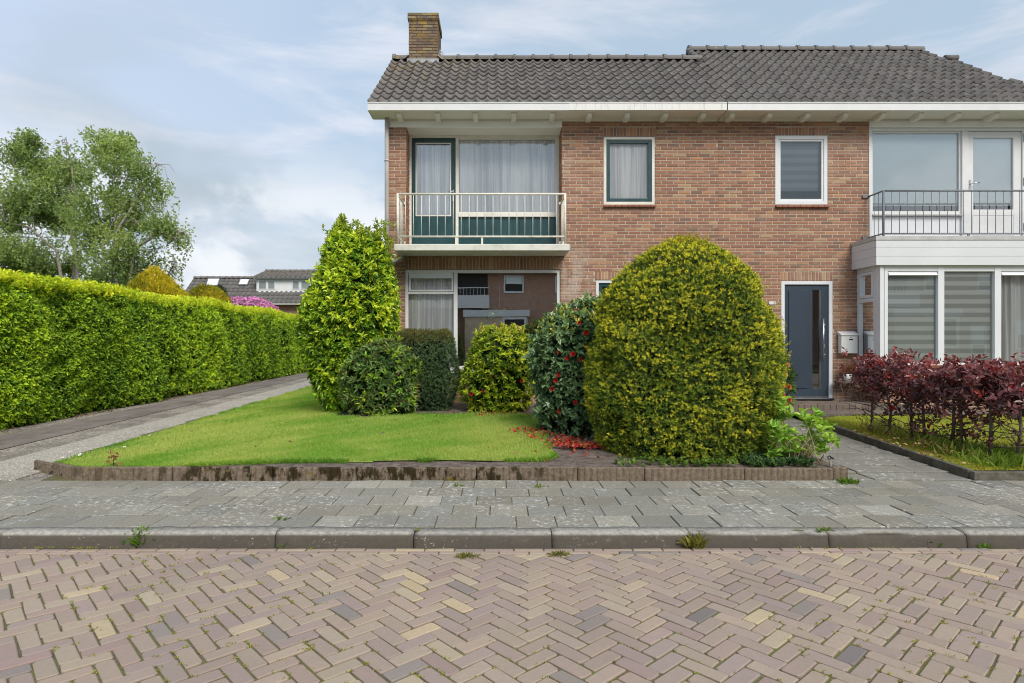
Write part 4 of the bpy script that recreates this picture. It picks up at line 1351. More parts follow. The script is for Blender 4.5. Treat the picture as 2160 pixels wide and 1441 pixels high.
for k, (p0, p1) in enumerate(cells):
    pane(wx(p0), wx(p1), wz(767), wz(574), WY + .05, bw_, M_GLASS_BLIND)
    if k < 2: flat('blind', wx(p0) + .01, wx(p1) - .01, wz(769), wz(575), WY + .075, bw_, M_BLIND, .004)
    else: curtain('curtain', wx(p0) + .1, wx(p1) - .1, wz(770), wz(575), WY + .2, bw_, seed=21, amp=.05)
    if k != 1:
        m = MB(); a, b = wx(p0) + .012, wx(p1) - .012
        m.add([(a, WY + .03, wz(583)), (b, WY + .03, wz(583)), (b, WY + .045, wz(574.5)), (a, WY + .045, wz(574.5)), (a, WY - .02, wz(582)), (b, WY - .02, wz(582)), (b, WY + .02, wz(574.5)), (a, WY + .02, wz(574.5))],
              [(3, 2, 1, 0), (4, 5, 6, 7), (0, 1, 5, 4), (1, 2, 6, 5), (2, 3, 7, 6), (3, 0, 4, 7)]); m.build('ventilator', M_PVC, bw_)
# side light of the bay (faces left)
ya, yb_ = WY + .125, F - .003
m = MB()
m.box(WX, WX + .07, ya, ya + .05, B0, B1 - .01); m.box(WX, WX + .07, yb_ - .06, yb_, B0, B1 - .01)
m.box(WX + .002, WX + .068, ya + .05, yb_ - .06, B0, B0 + .08); m.box(WX + .002, WX + .068, ya + .05, yb_ - .06, B1 - .08, B1 - .01)
zt = wz(632); m.box(WX + .002, WX + .068, ya + .05, yb_ - .06, zt - .035, zt + .035)
m.build('bay_side_frame', M_PVC, bw_, bevel=.003)
m = MB(); q0, q1 = ya + .055, yb_ - .065
m.box(WX - .008, WX + .05, q0, q0 + .05, zt + .04, B1 - .085); m.box(WX - .008, WX + .05, q1 - .05, q1, zt + .04, B1 - .085)
m.box(WX - .007, WX + .05, q0 + .05, q1 - .05, zt + .04, zt + .09); m.box(WX - .007, WX + .05, q0 + .05, q1 - .05, B1 - .135, B1 - .085)
m.build('top_light', M_PVC, bw_, bevel=.003)
for z0, z1 in ((B0 + .08, zt - .035), (zt + .09, B1 - .135)):
    m = MB(); m.quad((WX + .035, q0, z0), (WX + .035, q1, z0), (WX + .035, q1, z1), (WX + .035, q0, z1)); m.build('pane', M_GLASS, bw_)
# dwarf wall of the bay
for org, U, N, wd in (((WX + .02, WY + .03, 0), (1, 0, 0), (0, -1, 0), BXR - WX - .06), ((WX + .02, F, 0), (0, -1, 0), (-1, 0, 0), F - WY - .03)):
    b3 = BrickFace(org, U, N); b3.lay(.002, wd, 0.12, B0 - .05); b3.build('bay_base', HR)
m = MB(); m.box(WX - .03, BXR, WY - .03, WY + .1, B0 - .05, B0 - .002); m.box(WX - .03, WX + .06, WY + .1, F - .003, B0 - .05, B0 - .002)
m.build('bay_sill', M_SILLBRICK, HR, bevel=.004)
m = MB(); m.box(fx(1926, WY), fx(1939, WY), WY + .012, WY + .03, fz(842, WY), fz(835, WY)); m.build('air_brick', M_BLACK, HR)
flat('bay_floor', WX + .1, BXR - .1, .5, .52, F + .0, HR, M_DARK)
# right balcony railing
QY = 10.70
qx = lambda p: fx(p, QY); qz = lambda p: fz(p, QY)
m = MB(); QT, QB = qz(404), qz(494.5); q0 = 6.72; q1 = 9.75
m.tube([(q0, QY, QT), (q1, QY, QT)], .017, 8); m.tube([(q0, QY, QB), (q1, QY, QB)], .015, 8)
m.tube([(q0, QY, QT + .01), (q0, QY, 3.15)], .02, 8); m.box(qx(2043) - .02, qx(2043) + .02, QY - .008, QY + .008, 3.15, QB); m.tube([(q1, QY, QT + .01), (q1, QY, 3.15)], .02, 8)
for z in (QT, QB):
    m.tube([(q0, QY, z), (q0, F - .02, z - .0)], .015, 8)
    m.box(q0 - .10, q0 + .015, F - .03, F - .002, z - .022, z + .022)
rail2 = m.build('balcony_railing', M_GREYMETAL, HR); rail2['label'] = 'dark grey balcony railing'
xs = []; x = qx(1880.5); st2 = 16.9 / 1295 * QY
while x < q1 - .03: xs.append(x); x += st2
balusters(rail2, xs, QY, QB, QT, M_GREYMETAL, .006, ys=[(q0, QY + d) for d in (.13, .26, .39)])

# ---------------------------------------------------------------- things on the wall and by the door
mbx = thing('mailbox', 'white metal mailbox with a slanted lid on the brick wall beside the blue door', 'mailbox', (fx(1784), F, fz(747)))
x0, x1, zb, ztp = fx(1767), fx(1801.5), fz(747), fz(708)
m = MB(); m.box(x0, x1, F - .12, F - .003, zb, ztp); m.build('body', M_WHITE, mbx, bevel=.01)
m = MB(); e = .012
m.add([(x0 - e, F - .135, ztp - .012), (x1 + e, F - .135, ztp - .012), (x1 + e, F - .004, ztp + .002), (x0 - e, F - .004, ztp + .002), (x0 - e, F - .135, ztp + .006), (x1 + e, F - .135, ztp + .006), (x1 + e, F - .004, ztp + .065), (x0 - e, F - .004, ztp + .065)],
      [(3, 2, 1, 0), (4, 5, 6, 7), (0, 1, 5, 4), (1, 2, 6, 5), (2, 3, 7, 6), (3, 0, 4, 7)]); m.build('lid', M_WHITE, mbx, bevel=.004)
m = MB(); m.box(fx(1783), fx(1791), F - .124, F - .121, fz(719), fz(716.5)); m.build('name_slot', M_BLACK, mbx)
m = MB(); m.tube([(fx(1787), F - .126, fz(713)), (fx(1787), F - .12, fz(713))], .008, 10); m.build('lock', M_BLACK, mbx)

sg = thing('house_number_sign', 'small white house number plate reading 2, on the bricks left of the blue door', 'house number', (fx(1632), F, fz(641)))
m = MB(); m.box(fx(1622), fx(1635.5), F - .012, F - .002, fz(644), fz(637.5)); m.build('plate', M_WHITE, sg, bevel=.002)
fc = bpy.data.curves.new('numeral', 'FONT'); fc.body = '2'; fc.size = .062; fc.extrude = .001; fc.align_x = 'CENTER'
nt_ = bpy.data.objects.new('numeral', fc); COL.objects.link(nt_)
bpy.context.view_layer.update()
nm = bpy.data.objects.new('numeral', bpy.data.meshes.new_from_object(nt_.evaluated_get(bpy.context.evaluated_depsgraph_get()))); bpy.data.objects.remove(nt_)
COL.objects.link(nm); nm.parent = sg
nm.location = (0.0, -.0135, fz(643.2) - fz(641)); nm.rotation_euler = (R(90), 0, 0); nm.data.materials.clear(); nm.data.materials.append(M_BLACK)

tb = thing('side_table', 'small wrought iron side table with curly legs by the blue door', 'table', (fx(1784, 10.98), 10.98, .30))
tx, ty, tz = fx(1785, 10.98), 10.98, fz(806, 10.98)
m = MB(); m.box(tx - .165, tx + .165, ty - .12, ty + .12, tz - .02, tz); m.build('tabletop', M_IRON, tb, bevel=.005)
for sx_ in (-1, 1):
    for sy_ in (-1, 1):
        m = MB(); a = tx + sx_ * .14; b = ty + sy_ * .095
        m.tube([(a + sx_ * .0, b, tz - .02), (a + sx_ * .015, b, tz - .08), (a - sx_ * .02, b, tz - .16), (a - sx_ * .03, b, .40), (a + sx_ * .01, b, .32), (a + sx_ * .03, b, .302)], .008, 6)
        m.tube([(a - sx_ * .005, b, tz - .03), (a - sx_ * .05, b, tz - .04), (a - sx_ * .06, b, tz - .07), (a - sx_ * .035, b, tz - .085), (a - sx_ * .03, b, tz - .06)], .005, 6)
        m.build('leg', M_IRON, tb)
pl = thing('potted_plant', 'dry brown grassy plant in a white pot on the iron side table', 'potted plant', (fx(1788, 10.98), 10.98, tz))
m = MB(); px_, py_ = fx(1788, 10.98), 10.98
m.lathe([(0, .001), (.055, .001), (.065, .08), (.072, .13), (.066, .132), (.06, .115), (0, .115)], (px_, py_, tz), 18); m.build('pot', M_POTWHITE, pl)
m = MB()
for k in range(150):
    a = random.uniform(0, 6.28); r = random.uniform(.0, .045); lean = random.uniform(.02, .15); h = random.uniform(.10, .25)
    c0 = Vector((px_ + r * math.cos(a), py_ + r * math.sin(a), tz + .11)); c1 = c0 + Vector((lean * math.cos(a) * .5, lean * math.sin(a) * .5, h * .6)); c2 = c0 + Vector((lean * math.cos(a) * 1.1, lean * math.sin(a), h))
    w = .004; kk = random.uniform(.7, 1.3)
    m.add([c0 + Vector((-w, 0, 0)), c0 + Vector((w, 0, 0)), c1 + Vector((w, 0, 0)), c1 + Vector((-w, 0, 0)), c2], [(0, 1, 2, 3), (3, 2, 4)], (.20 * kk, .095 * kk, .045 * kk))
M_DRY = leaf_mat('dry_leaf', .8, .1, .2, (1.1, 1, .8))
m.build('dry_foliage', M_DRY, pl)

# plants seen through the great pane
hp = thing('hanging_plant', 'teal pot with trailing green leaves hanging in the great ground floor window', 'hanging plant', (fx(1036, 11.5), 11.5, 2.9))
HY = 11.31
m = MB(); pc = (fx(1034, HY), HY, fz(677, HY)); m.lathe([(0, 0), (.03, .002), (.062, .06), (.055, .13), (.045, .15), (.04, .13), (0, .12)], pc, 14); m.build('pot', M_POTTEAL, hp)
m = MB(); m.tube([(fx(1054, HY), HY, fz(600, HY)), (fx(1054, HY), HY, fz(662, HY))], .006, 6); m.build('cord', M_WHITE, hp)

fp = thing('potted_plant', 'red flowering plant in a white pot on the inner sill of the great window', 'potted plant', (fx(978, 11.4), 11.4, fz(775, GY)))
pc2 = (fx(981, 11.42), 11.42, gz(776) + .001)
m = MB(); m.lathe([(0, 0), (.05, 0), (.075, .12), (.078, .13), (.07, .13), (.06, .11), (0, .11)], pc2, 16); m.build('pot', M_POTWHITE, fp)

# ================================================================== HOUSES ACROSS THE STREET (seen mirrored in the panes)
def brick_like(name, c1, c2, mo):
    m_ = M_SIDEBRICK.copy(); m_.name = name
    for nd in m_.node_tree.nodes:
        if nd.type == 'TEX_BRICK':
            nd.inputs['Color1'].default_value = (*c1, 1); nd.inputs['Color2'].default_value = (*c2, 1); nd.inputs['Mortar'].default_value = (*mo, 1)
    return m_
M_OPP = brick_like('brick_across_the_street', (.36, .19, .13), (.44, .235, .16), (.5, .42, .34))
M_TAN = brick_like('tan_bay_brick', (.58, .46, .30), (.66, .53, .36), (.6, .52, .42))
def opposite(label, x0):
    y = -14.0
    r_ = thing('brick_house', label, 'house', (x0, y, 0), 'houses mirrored in the windows')
    def pl(m, name, mat, parent=r_):
        o = m.build(name, mat, parent)
        return o
    X = lambda v: x0 + v
    m = MB(); m.box(X(-8), X(12), y - 7, y, -.1, 5.6); wall = pl(m, 'wall', M_OPP)
    m = MB()
    m.add([(X(-8.3), y + .5, 5.5), (X(12.3), y + .5, 5.5), (X(12.3), y - 3.5, 8.4), (X(-8.3), y - 3.5, 8.4), (X(-8.3), y - 7.5, 5.5), (X(12.3), y - 7.5, 5.5)], [(0, 1, 2, 3), (3, 2, 5, 4), (0, 3, 4), (1, 5, 2)]); pl(m, 'roof', simple('slate_grey', (0.12, 0.115, 0.11), .8, .3, .2, 3) if 'slate_grey' not in bpy.data.materials else bpy.data.materials['slate_grey'])
    m = MB(); m.box(X(-8.3), X(12.3), y + .40, y + .5, 5.38, 5.52); pl(m, 'gutter', M_WHITE)
    def win(a, b, c, d):
        m = MB(); m.ring(X(a), X(b), c, d, .09, y - .01, y + .05); w = pl(m, 'window', M_PVC)
        m = MB(); m.box(X(a) + .09, X(b) - .09, y + .004, y + .02, c + .09, d - .09); o = m.build('pane', M_DARK, w)
        m = MB(); m.box(X(a) + .12, X(b) - .12, y + .021, y + .03, (c + d) / 2, d - .1); m.build('blind', M_ROLLER, w)
    for a, b, c, d in ((.36, 1.55, 4.25, 5.3), (3.4, 4.5, 4.25, 5.3), (5.6, 7.9, .9, 2.6), (3.0, 3.9, .1, 2.3)): win(a, b, c, d)
    m = MB(); m.box(X(-1.9), X(1.75), y, y + .9, -.1, 2.8); pl(m, 'bay', M_TAN)
    m = MB(); m.box(X(-2.0), X(1.85), y, y + 1.0, 2.8, 3.18); pl(m, 'bay_fascia', M_BOARD)
    m = MB(); m.ring(X(.28), X(1.65), 1.0, 2.75, .12, y + .9, y + .95); wq = pl(m, 'window', M_PVC)
    m = MB(); m.box(X(.4), X(1.53), y + .905, y + .92, 1.12, 2.63); m.build('pane', M_DARK, wq)
    m = MB(); m.box(X(-4.6), X(-.6), y, y + .01, 3.3, 5.38); pl(m, 'loggia', M_DARK)
    m = MB(); m.box(X(-4.7), X(-.5), y + .01, y + .9, 3.3, 3.42); m.box(X(-4.7), X(-.5), y + .86, y + .9, 3.42, 4.05)
    for k in range(20): m.box(X(-4.6 + k * .2), X(-4.6 + k * .2 + .02), y + .87, y + .89, 4.05, 4.45)
    m.box(X(-4.7), X(-.5), y + .86, y + .9, 4.45, 4.5); pl(m, 'balcony', M_WHITE)
    return r_
opposite('brick house across the street, mirrored in the great ground floor pane', 0.0)
opposite('brick house across the street, mirrored in the bay window panes', 24.0)
m = MB(); m.box(-40, 60, -13.9, -6.3, -.12, -.05); structure(m.build('opposite_garden', bpy.data.materials['far_ground']))

# ================================================================== VEGETATION
def unit(v): return v / np.maximum(np.linalg.norm(v, axis=-1, keepdims=True), 1e-9)
class Noise3:
    def __init__(s, freq, n=14, seed=1):
        r = np.random.default_rng(seed)
        s.k = r.normal(size=(n, 3)) * freq; s.p = r.uniform(0, 6.28, n); s.n = n
    def __call__(s, P): return np.sin(P @ s.k.T + s.p).sum(1) / math.sqrt(s.n / 2)
class Leaves:
    """Many small folded leaves in one mesh."""
    def __init__(s): s.V, s.Q, s.C, s.n = [], [], [], 0
    def add(s, P, D, N, L, W, C, fold=0.25, curl=0.15, shape='leaf'):
        n = len(P)
        if n == 0: return s
        D = unit(D); S = unit(np.cross(D, N)); U = np.cross(S, D)
        L = np.broadcast_to(np.asarray(L, float), (n,))[:, None]; W = np.broadcast_to(np.asarray(W, float), (n,))[:, None]
        if shape == 'leaf':
            pts = [P, P + D * L * .32 + S * W * .5 + U * W * fold, P + D * L * .68 + S * W * .42 + U * (W * fold - L * curl * .4),
                   P + D * L - U * L * curl, P + D * L * .68 - S * W * .42 + U * (W * fold - L * curl * .4), P + D * L * .32 - S * W * .5 + U * W * fold]
            q = np.array([[0, 1, 2, 3], [0, 3, 4, 5]])
        elif shape == 'needle':
            pts = [P, P + D * L * .5 + S * W * .5, P + D * L - U * L * curl, P + D * L * .5 - S * W * .5]
            q = np.array([[0, 1, 2, 3]])
        else:                      # blade of grass
            pts = [P - S * W * .5, P + S * W * .5, P + D * L * .6 + S * W * .35, P + D * L - U * L * curl]
            q = np.array([[0, 1, 2, 3]])
        k = len(pts)
        V = np.stack(pts, 1).reshape(-1, 3)
        Q = (np.arange(n) * k)[:, None, None] + q[None]
        s.V.append(V); s.Q.append(Q.reshape(-1, 4) + s.n); s.C.append(np.repeat(C, k, 0)); s.n += len(V)
        return s
    def build(s, name, mat, parent=None):
        return np_mesh(name, np.concatenate(s.V), np.concatenate(s.Q), np.clip(np.concatenate(s.C), 0, 1), mat, parent)
def basis(A):
    A = unit(A)
    h = np.where(np.abs(A[:, 2:3]) < .9, np.array([[0, 0, 1.0]]), np.array([[0, 1.0, 0]]))
    u = unit(np.cross(A, h)); v = np.cross(A, u)
    return A, u, v
def sprigs(lv, P, A, n, L, W, tilt, stem, col, jit=.25, fold=.25, curl=.15, shape='leaf', cj=.12, up=0.0, lj=.25):
    """n leaves in a whorl round each shoot P+A*stem; tilt = angle off the shoot."""
    A, u, v = basis(A); m = len(P)
    for j in range(n):
        ph = 2.4 * j + rng.uniform(0, 6.28, m) * (1 if j == 0 else 0) + (rng.normal(0, .4, m))
        if j == 0: ph0 = rng.uniform(0, 6.28, m)
        ph = ph0 + 2.4 * j + rng.normal(0, .3, m)
        t_ = tilt * (1.15 - .5 * j / max(1, n - 1)) + rng.normal(0, jit, m) * .5
        D = A * np.cos(t_)[:, None] + (u * np.cos(ph)[:, None] + v * np.sin(ph)[:, None]) * np.sin(t_)[:, None]
        N = A + rng.normal(0, jit, (m, 3)); N[:, 2] += up
        base = P + A * (stem * (j + .3) / n) if np.isscalar(stem) else P + A * (stem[:, None] * (j + .3) / n)
        c = col * (1 + rng.normal(0, cj, (m, 1))) * (1 + rng.normal(0, .03, (m, 3)))
        lv.add(base, D, N, L * (1 + rng.normal(0, lj, m)).clip(.5, 1.6), W * (1 + rng.normal(0, .15, m)).clip(.6, 1.5), c, fold, curl, shape)
def lerp(a, b, t): return np.asarray(a)[None] * (1 - t[:, None]) + np.asarray(b)[None] * t[:, None]

class Form:
    """A shrub's outline: width and centre by height, read at distance Yc, as deep as it is wide (times depth)."""
    def __init__(s, tab, Yc, depth=1.0, lump=.06, freq=3.0, seed=1, zbase=None):
        tab = sorted(tab, key=lambda r: -r[0])
        s.z = np.array([fz(p, Yc) for p, _, _ in tab]); s.xc = np.array([(fx(a, Yc) + fx(b, Yc)) / 2 for _, a, b in tab]); s.r = np.array([abs(fx(b, Yc) - fx(a, Yc)) / 2 for _, a, b in tab])
        if zbase is not None: s.z[0] = zbase
        s.Y, s.dp, s.lump = Yc, depth, lump
        s.nz = Noise3(freq, seed=seed)
        zz = np.linspace(s.z[0], s.z[-1], 400); rr = np.interp(zz, s.z, s.r); dr = np.gradient(rr, zz)
        s.zz, s.rr = zz, rr; w = (rr + .02) * np.sqrt(1 + np.clip(dr, -8, 8) ** 2); s.cdf = np.cumsum(w) / w.sum(); s.dr = dr
        s.area = float((w * (zz[1] - zz[0])).sum() * 2 * math.pi * (1 + depth) / 2)
    def sample(s, n, inset=0.0, front=1.0):
        z = np.interp(rng.uniform(0, 1, n), s.cdf, s.zz); a = rng.uniform(0, 2 * math.pi, n)
        if front < 1:          # thinner at the back
            back = (np.sin(a) > .35) & (rng.uniform(0, 1, n) > front)
            z, a = z[~back], a[~back]
        r = np.interp(z, s.z, s.r); xc = np.interp(z, s.z, s.xc); dr = np.interp(z, s.zz, s.dr)
        P0 = np.stack([xc + r * np.cos(a), s.Y + r * s.dp * np.sin(a), z], 1)
        k = 1 + s.lump * s.nz(P0)
        r2 = np.maximum(r * k - inset, .0)
        P = np.stack([xc + r2 * np.cos(a), s.Y + r2 * s.dp * np.sin(a), z - inset * .5 * (dr < -1)], 1)
        Nn = unit(np.stack([np.cos(a), np.sin(a) / max(s.dp, .3), -np.clip(dr, -6, 1.2)], 1))
        return P, Nn, (z - s.z[0]) / (s.z[-1] - s.z[0])
    def core(s, name, mat, parent, inset=.1, col=(.02, .035, .012), shrink=.9):  # solid core in place of twigs, inner shade put into its dark colour
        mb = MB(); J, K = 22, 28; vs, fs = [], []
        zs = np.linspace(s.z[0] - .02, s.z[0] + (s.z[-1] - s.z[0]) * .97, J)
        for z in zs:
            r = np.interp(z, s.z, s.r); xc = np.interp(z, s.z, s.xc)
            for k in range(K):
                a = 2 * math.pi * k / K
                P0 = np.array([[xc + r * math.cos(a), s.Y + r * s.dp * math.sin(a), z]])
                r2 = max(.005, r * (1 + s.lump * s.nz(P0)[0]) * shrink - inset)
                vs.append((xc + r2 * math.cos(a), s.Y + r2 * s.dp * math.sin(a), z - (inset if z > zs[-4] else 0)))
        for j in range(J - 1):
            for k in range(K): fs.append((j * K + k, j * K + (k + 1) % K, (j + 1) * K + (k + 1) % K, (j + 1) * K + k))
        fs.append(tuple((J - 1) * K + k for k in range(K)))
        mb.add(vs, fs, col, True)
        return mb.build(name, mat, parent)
M_LEAF = leaf_mat('leaf_matt', .55, .3, .30)
M_GLOSSY = leaf_mat('leaf_glossy', .26, .55, .18)
M_LAUREL = leaf_mat('leaf_laurel', .36, .45, .28)
M_NEEDLE = leaf_mat('yew_needles', .6, .2, .25, (1.2, 1.1, .5))
M_GRASS = leaf_mat('grass_blades', .6, .2, .35, (1.2, 1.15, .6))
M_PETAL = leaf_mat('petals', .5, .3, .25, (1.2, .8, .7))
M_BIRCHLEAF = leaf_mat('birch_leaves', .5, .35, .45)
M_INNER = simple('inner_twig_and_shade_core', (1, 1, 1), .95, .05, .45, 18, attr=True)  # for the solid plant cores; vertex colour carries the inner shade

# ---------------------------------------------------------------- big golden yew
yew = thing('yew_bush', 'huge clipped golden green yew dome beside the path, the largest bush', 'bush', (fx(1443, 7.15), 7.15, .13))
YF = Form([(990, 1283, 1572), (955, 1258, 1605), (900, 1243, 1630), (820, 1234, 1642), (740, 1238, 1641), (690, 1248, 1636), (650, 1262, 1627), (610, 1283, 1605), (575, 1308, 1580), (545, 1340, 1548), (522, 1372, 1515), (508, 1405, 1478), (500, 1425, 1460)],
          7.15, .95, .028, 4.0, 5, zbase=.12)
YF.r = np.maximum(YF.r - .055, .03); YF.rr = np.maximum(YF.rr - .055, .03); YF.z[1:] -= .05 * (YF.z[1:] - YF.z[0]) / (YF.z[-1] - YF.z[0]); YF.zz = np.linspace(YF.z[0], YF.z[-1], 400)
YF.core('shade_core', M_INNER, yew, .10, (.018, .026, .010))
lv = Leaves()
def yew_layer(n, inset, tip):
    P, N, h = YF.sample(n, 0, .55)
    lumpy = YF.nz(P * 1.0)
    ins = np.abs(rng.normal(0, inset, len(P))) + np.clip(-Noise3(6.5, seed=19)(P), 0, 2) * .048 - (.03 * rng.uniform(0, 1, len(P)) if tip else 0)
    P = P - N * ins[:, None]
    A = N * 1.0 + rng.normal(0, .38, P.shape); A[:, 2] += .30 if tip else .05
    fine = Noise3(9, seed=9)(P)
    if tip:
        t_ = np.clip(.50 + .28 * rng.normal(size=len(P)) + .14 * fine + .5 * (h - .6), 0, 1)
        C = lerp((.18, .28, .03), (.84, .78, .06), t_)
        for q in range(3):          # a tuft: a few short shoots side by side
            Q = P + rng.normal(0, 1, P.shape) * np.array([.016, .010, .006]) + N * rng.uniform(0, .02, (len(P), 1))
            A2 = N * .8 + rng.normal(0, .3, P.shape); A2[:, 2] += .25
            sprigs(lv, Q, A2, 6, .020, .0085, .75, .020, C, shape='needle', cj=.12)
    else:
        t_ = np.clip(.5 + .3 * rng.normal(size=len(P)) + .12 * fine, 0, 1)
        C = lerp((.045, .09, .020), (.20, .27, .038), t_)
        sprigs(lv, P, A, 9, .032, .010, 1.0, .045, C, shape='needle', cj=.12)
yew_layer(int(YF.area * 1250), .045, False)
keep_n = int(YF.area * 560)
yew_layer(keep_n, .022, True)
P, N, h = YF.sample(150, 0, .6)          # stray shoots beyond the clipped face
for k in range(4):
    A = N + rng.normal(0, .2, P.shape); A[:, 2] += .5
    sprigs(lv, P + unit(A) * (k * .026), A, 6, .024, .008, .7, .026, lerp((.30, .36, .03), (.80, .70, .06), rng.uniform(0, 1, len(P))), shape='needle')
# soft new shoots at the crown
n = 70
x_ = rng.normal(fx(1443, 7.15), .17, n); P = np.stack([x_, 7.15 + rng.normal(0, .16, n), 2.44 + rng.uniform(-.03, .03, n) - np.abs(x_ - fx(1440, 7.15)) * .25], 1)
for k in range(5):
    A = np.stack([rng.normal(0, .25, n), rng.normal(0, .25, n), np.ones(n)], 1)
    sprigs(lv, P + A * (k * .028), A, 8, .028, .008, .8, .03, lerp((.30, .27, .03), (.50, .40, .04), rng.uniform(0, 1, n)), shape='needle')
lv.build('foliage', M_NEEDLE, yew)

# ---------------------------------------------------------------- generic broad-leaved shrub
def stems(parent, x, y, z0, z1, n, spread, seed=0, r=.012, mat=None, col=(1, 1, 1)):
    rr = random.Random(seed); m = MB()
    for k in range(n):
        a = rr.uniform(0, 6.28); s_ = rr.uniform(.2, 1) * spread; hh = rr.uniform(.7, 1)
        p0 = (x + .25 * s_ * math.cos(a), y + .25 * s_ * math.sin(a), z0 - .03); p2 = (x + s_ * math.cos(a), y + s_ * math.sin(a), z0 + (z1 - z0) * hh)
        p1 = tuple((p0[i] * .55 + p2[i] * .45) + rr.uniform(-.03, .03) for i in range(3))
        m.tube([p0, p1, p2], [r, r * .75, r * .35], 5, col)
    return m.build('stem', mat or M_TWIG, parent)
def shrub(t, tab, Yc, depth, lump, freq, seed, dens, layers, mat, zbase, core_in=.10, core_col=(.02, .034, .012), front=.55):
    fm = Form(tab, Yc, depth, lump, freq, seed, zbase)
    fm.core('shade_core', M_INNER, t, core_in, core_col)
    lv = Leaves()
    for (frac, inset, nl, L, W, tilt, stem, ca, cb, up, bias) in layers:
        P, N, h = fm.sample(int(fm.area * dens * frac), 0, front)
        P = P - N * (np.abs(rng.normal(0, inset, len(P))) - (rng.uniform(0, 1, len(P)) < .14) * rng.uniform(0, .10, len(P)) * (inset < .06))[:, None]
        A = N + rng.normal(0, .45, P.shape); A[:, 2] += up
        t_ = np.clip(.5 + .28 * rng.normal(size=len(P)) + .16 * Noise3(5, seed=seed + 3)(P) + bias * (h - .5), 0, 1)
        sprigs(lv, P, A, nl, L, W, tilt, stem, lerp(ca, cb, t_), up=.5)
    return fm, lv

laurel = thing('laurel_bush', 'tall bright green laurel bush at the left corner of the house', 'bush', (fx(742, 10.25), 10.25, .2))
fm, lv = shrub(laurel, [(866, 698, 740), (845, 682, 758), (800, 662, 790), (750, 652, 824), (700, 648, 842), (650, 653, 846), (600, 667, 834), (560, 682, 815), (530, 694, 800), (512, 702, 785), (500, 708, 742), (488, 714, 732)],
               10.25, .9, .10, 2.8, 11, 185,
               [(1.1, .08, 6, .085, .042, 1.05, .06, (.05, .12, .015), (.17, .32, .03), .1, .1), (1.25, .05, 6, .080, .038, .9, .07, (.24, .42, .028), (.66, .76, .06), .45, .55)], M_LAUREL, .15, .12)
for (px, py, w, n) in ((722, 512, .09, 60), (721, 492, .05, 40), (719, 478, .03, 16), (790, 512, .12, 60), (800, 497, .05, 22), (757, 505, .12, 40), (700, 520, .08, 30), (812, 530, .07, 26)):
    c = np.array(at(px, py, 10.25)); P = c + rng.normal(0, 1, (n, 3)) * np.array([w, w, .11]); A = np.stack([rng.normal(0, .3, n), rng.normal(0, .3, n), np.ones(n)], 1)
    sprigs(lv, P, A, 5, .075, .034, .75, .08, lerp((.20, .32, .03), (.50, .56, .07), rng.uniform(0, 1, n)), up=.4)
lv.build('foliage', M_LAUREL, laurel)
m = MB()
for (a, b) in (((718, 600), (722, 462)), ((790, 600), (800, 480)), ((757, 610), (757, 490)), ((740, 860), (740, 600))):
    m.tube([at(*a, 10.25), at((a[0] + b[0]) / 2 + 3, (a[1] + b[1]) / 2, 10.28), at(*b, 10.25)], [.018, .012, .004], 5)
m.build('stem', M_TWIG, laurel)

rhodo = thing('rhododendron_bush', 'round dark green rhododendron with brown spent buds, in front of the tall laurel', 'bush', (fx(810, 9.75), 9.75, .2))
fm, lv = shrub(rhodo, [(868, 758, 866), (845, 742, 882), (810, 734, 884), (775, 738, 876), (748, 752, 860), (732, 776, 838), (723, 795, 822)], 9.75, .85, .09, 3.2, 21, 140,
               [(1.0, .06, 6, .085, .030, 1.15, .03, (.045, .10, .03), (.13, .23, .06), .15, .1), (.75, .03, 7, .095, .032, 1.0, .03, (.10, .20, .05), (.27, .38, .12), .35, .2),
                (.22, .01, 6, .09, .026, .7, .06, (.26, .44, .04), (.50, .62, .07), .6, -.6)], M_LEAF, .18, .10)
P, N, h = fm.sample(260, 0, .5)
sprigs(lv, P + N * .03, N, 6, .03, .014, .6, .02, lerp((.16, .10, .05), (.33, .22, .13), rng.uniform(0, 1, len(P))))
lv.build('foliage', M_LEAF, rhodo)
stems(rhodo, fx(810, 9.75), 9.75, .2, .9, 8, .3, 3)

dark = thing('upright_yew_bush', 'upright dark green yew with brownish tips, beneath the curtained ground floor window', 'bush', (fx(905, 10.2), 10.2, .2))
DF = Form([(866, 882, 952), (845, 864, 966), (800, 848, 969), (750, 842, 966), (725, 844, 962), (712, 848, 956), (704, 858, 945)], 10.2, .85, .10, 4.2, 31, .18)
DF.core('shade_core', M_INNER, dark, .09, (.014, .024, .014))
lv = Leaves()
P, N, h = DF.sample(int(DF.area * 1500), 0, .5); P = P - N * np.abs(rng.normal(0, .03, len(P)))[:, None]
A = N * .7 + rng.normal(0, .35, P.shape); A[:, 2] += .55
t_ = np.clip(.45 + .3 * rng.normal(size=len(P)) + .2 * Noise3(6, seed=4)(P), 0, 1)
C = lerp((.032, .07, .035), (.15, .23, .10), t_)
warm = (h > .80)[:, None] * rng.uniform(.3, 1, (len(P), 1)) * np.clip((h[:, None] - .80) * 4, 0, .7)
C = C * (1 - warm) + np.array([[.20, .17, .05]]) * warm
sprigs(lv, P, A, 8, .030, .010, .8, .05, C, shape='needle')
P, N, h = DF.sample(5200, .02, .8); top = h > .86; P, N = P[top], N[top]
for k in range(3):
    A = np.stack([rng.normal(0, .16, len(P)), rng.normal(0, .16, len(P)), np.ones(len(P))], 1)
    sprigs(lv, P + A * k * .024, A, 7, .028, .008, .6, .03, lerp((.10, .15, .05), (.34, .25, .08), rng.uniform(0, 1, len(P)) ** 1.4), shape='needle')
lv.build('foliage', M_NEEDLE, dark)
stems(dark, fx(905, 10.2), 10.2, .2, 1.0, 6, .2, 5)

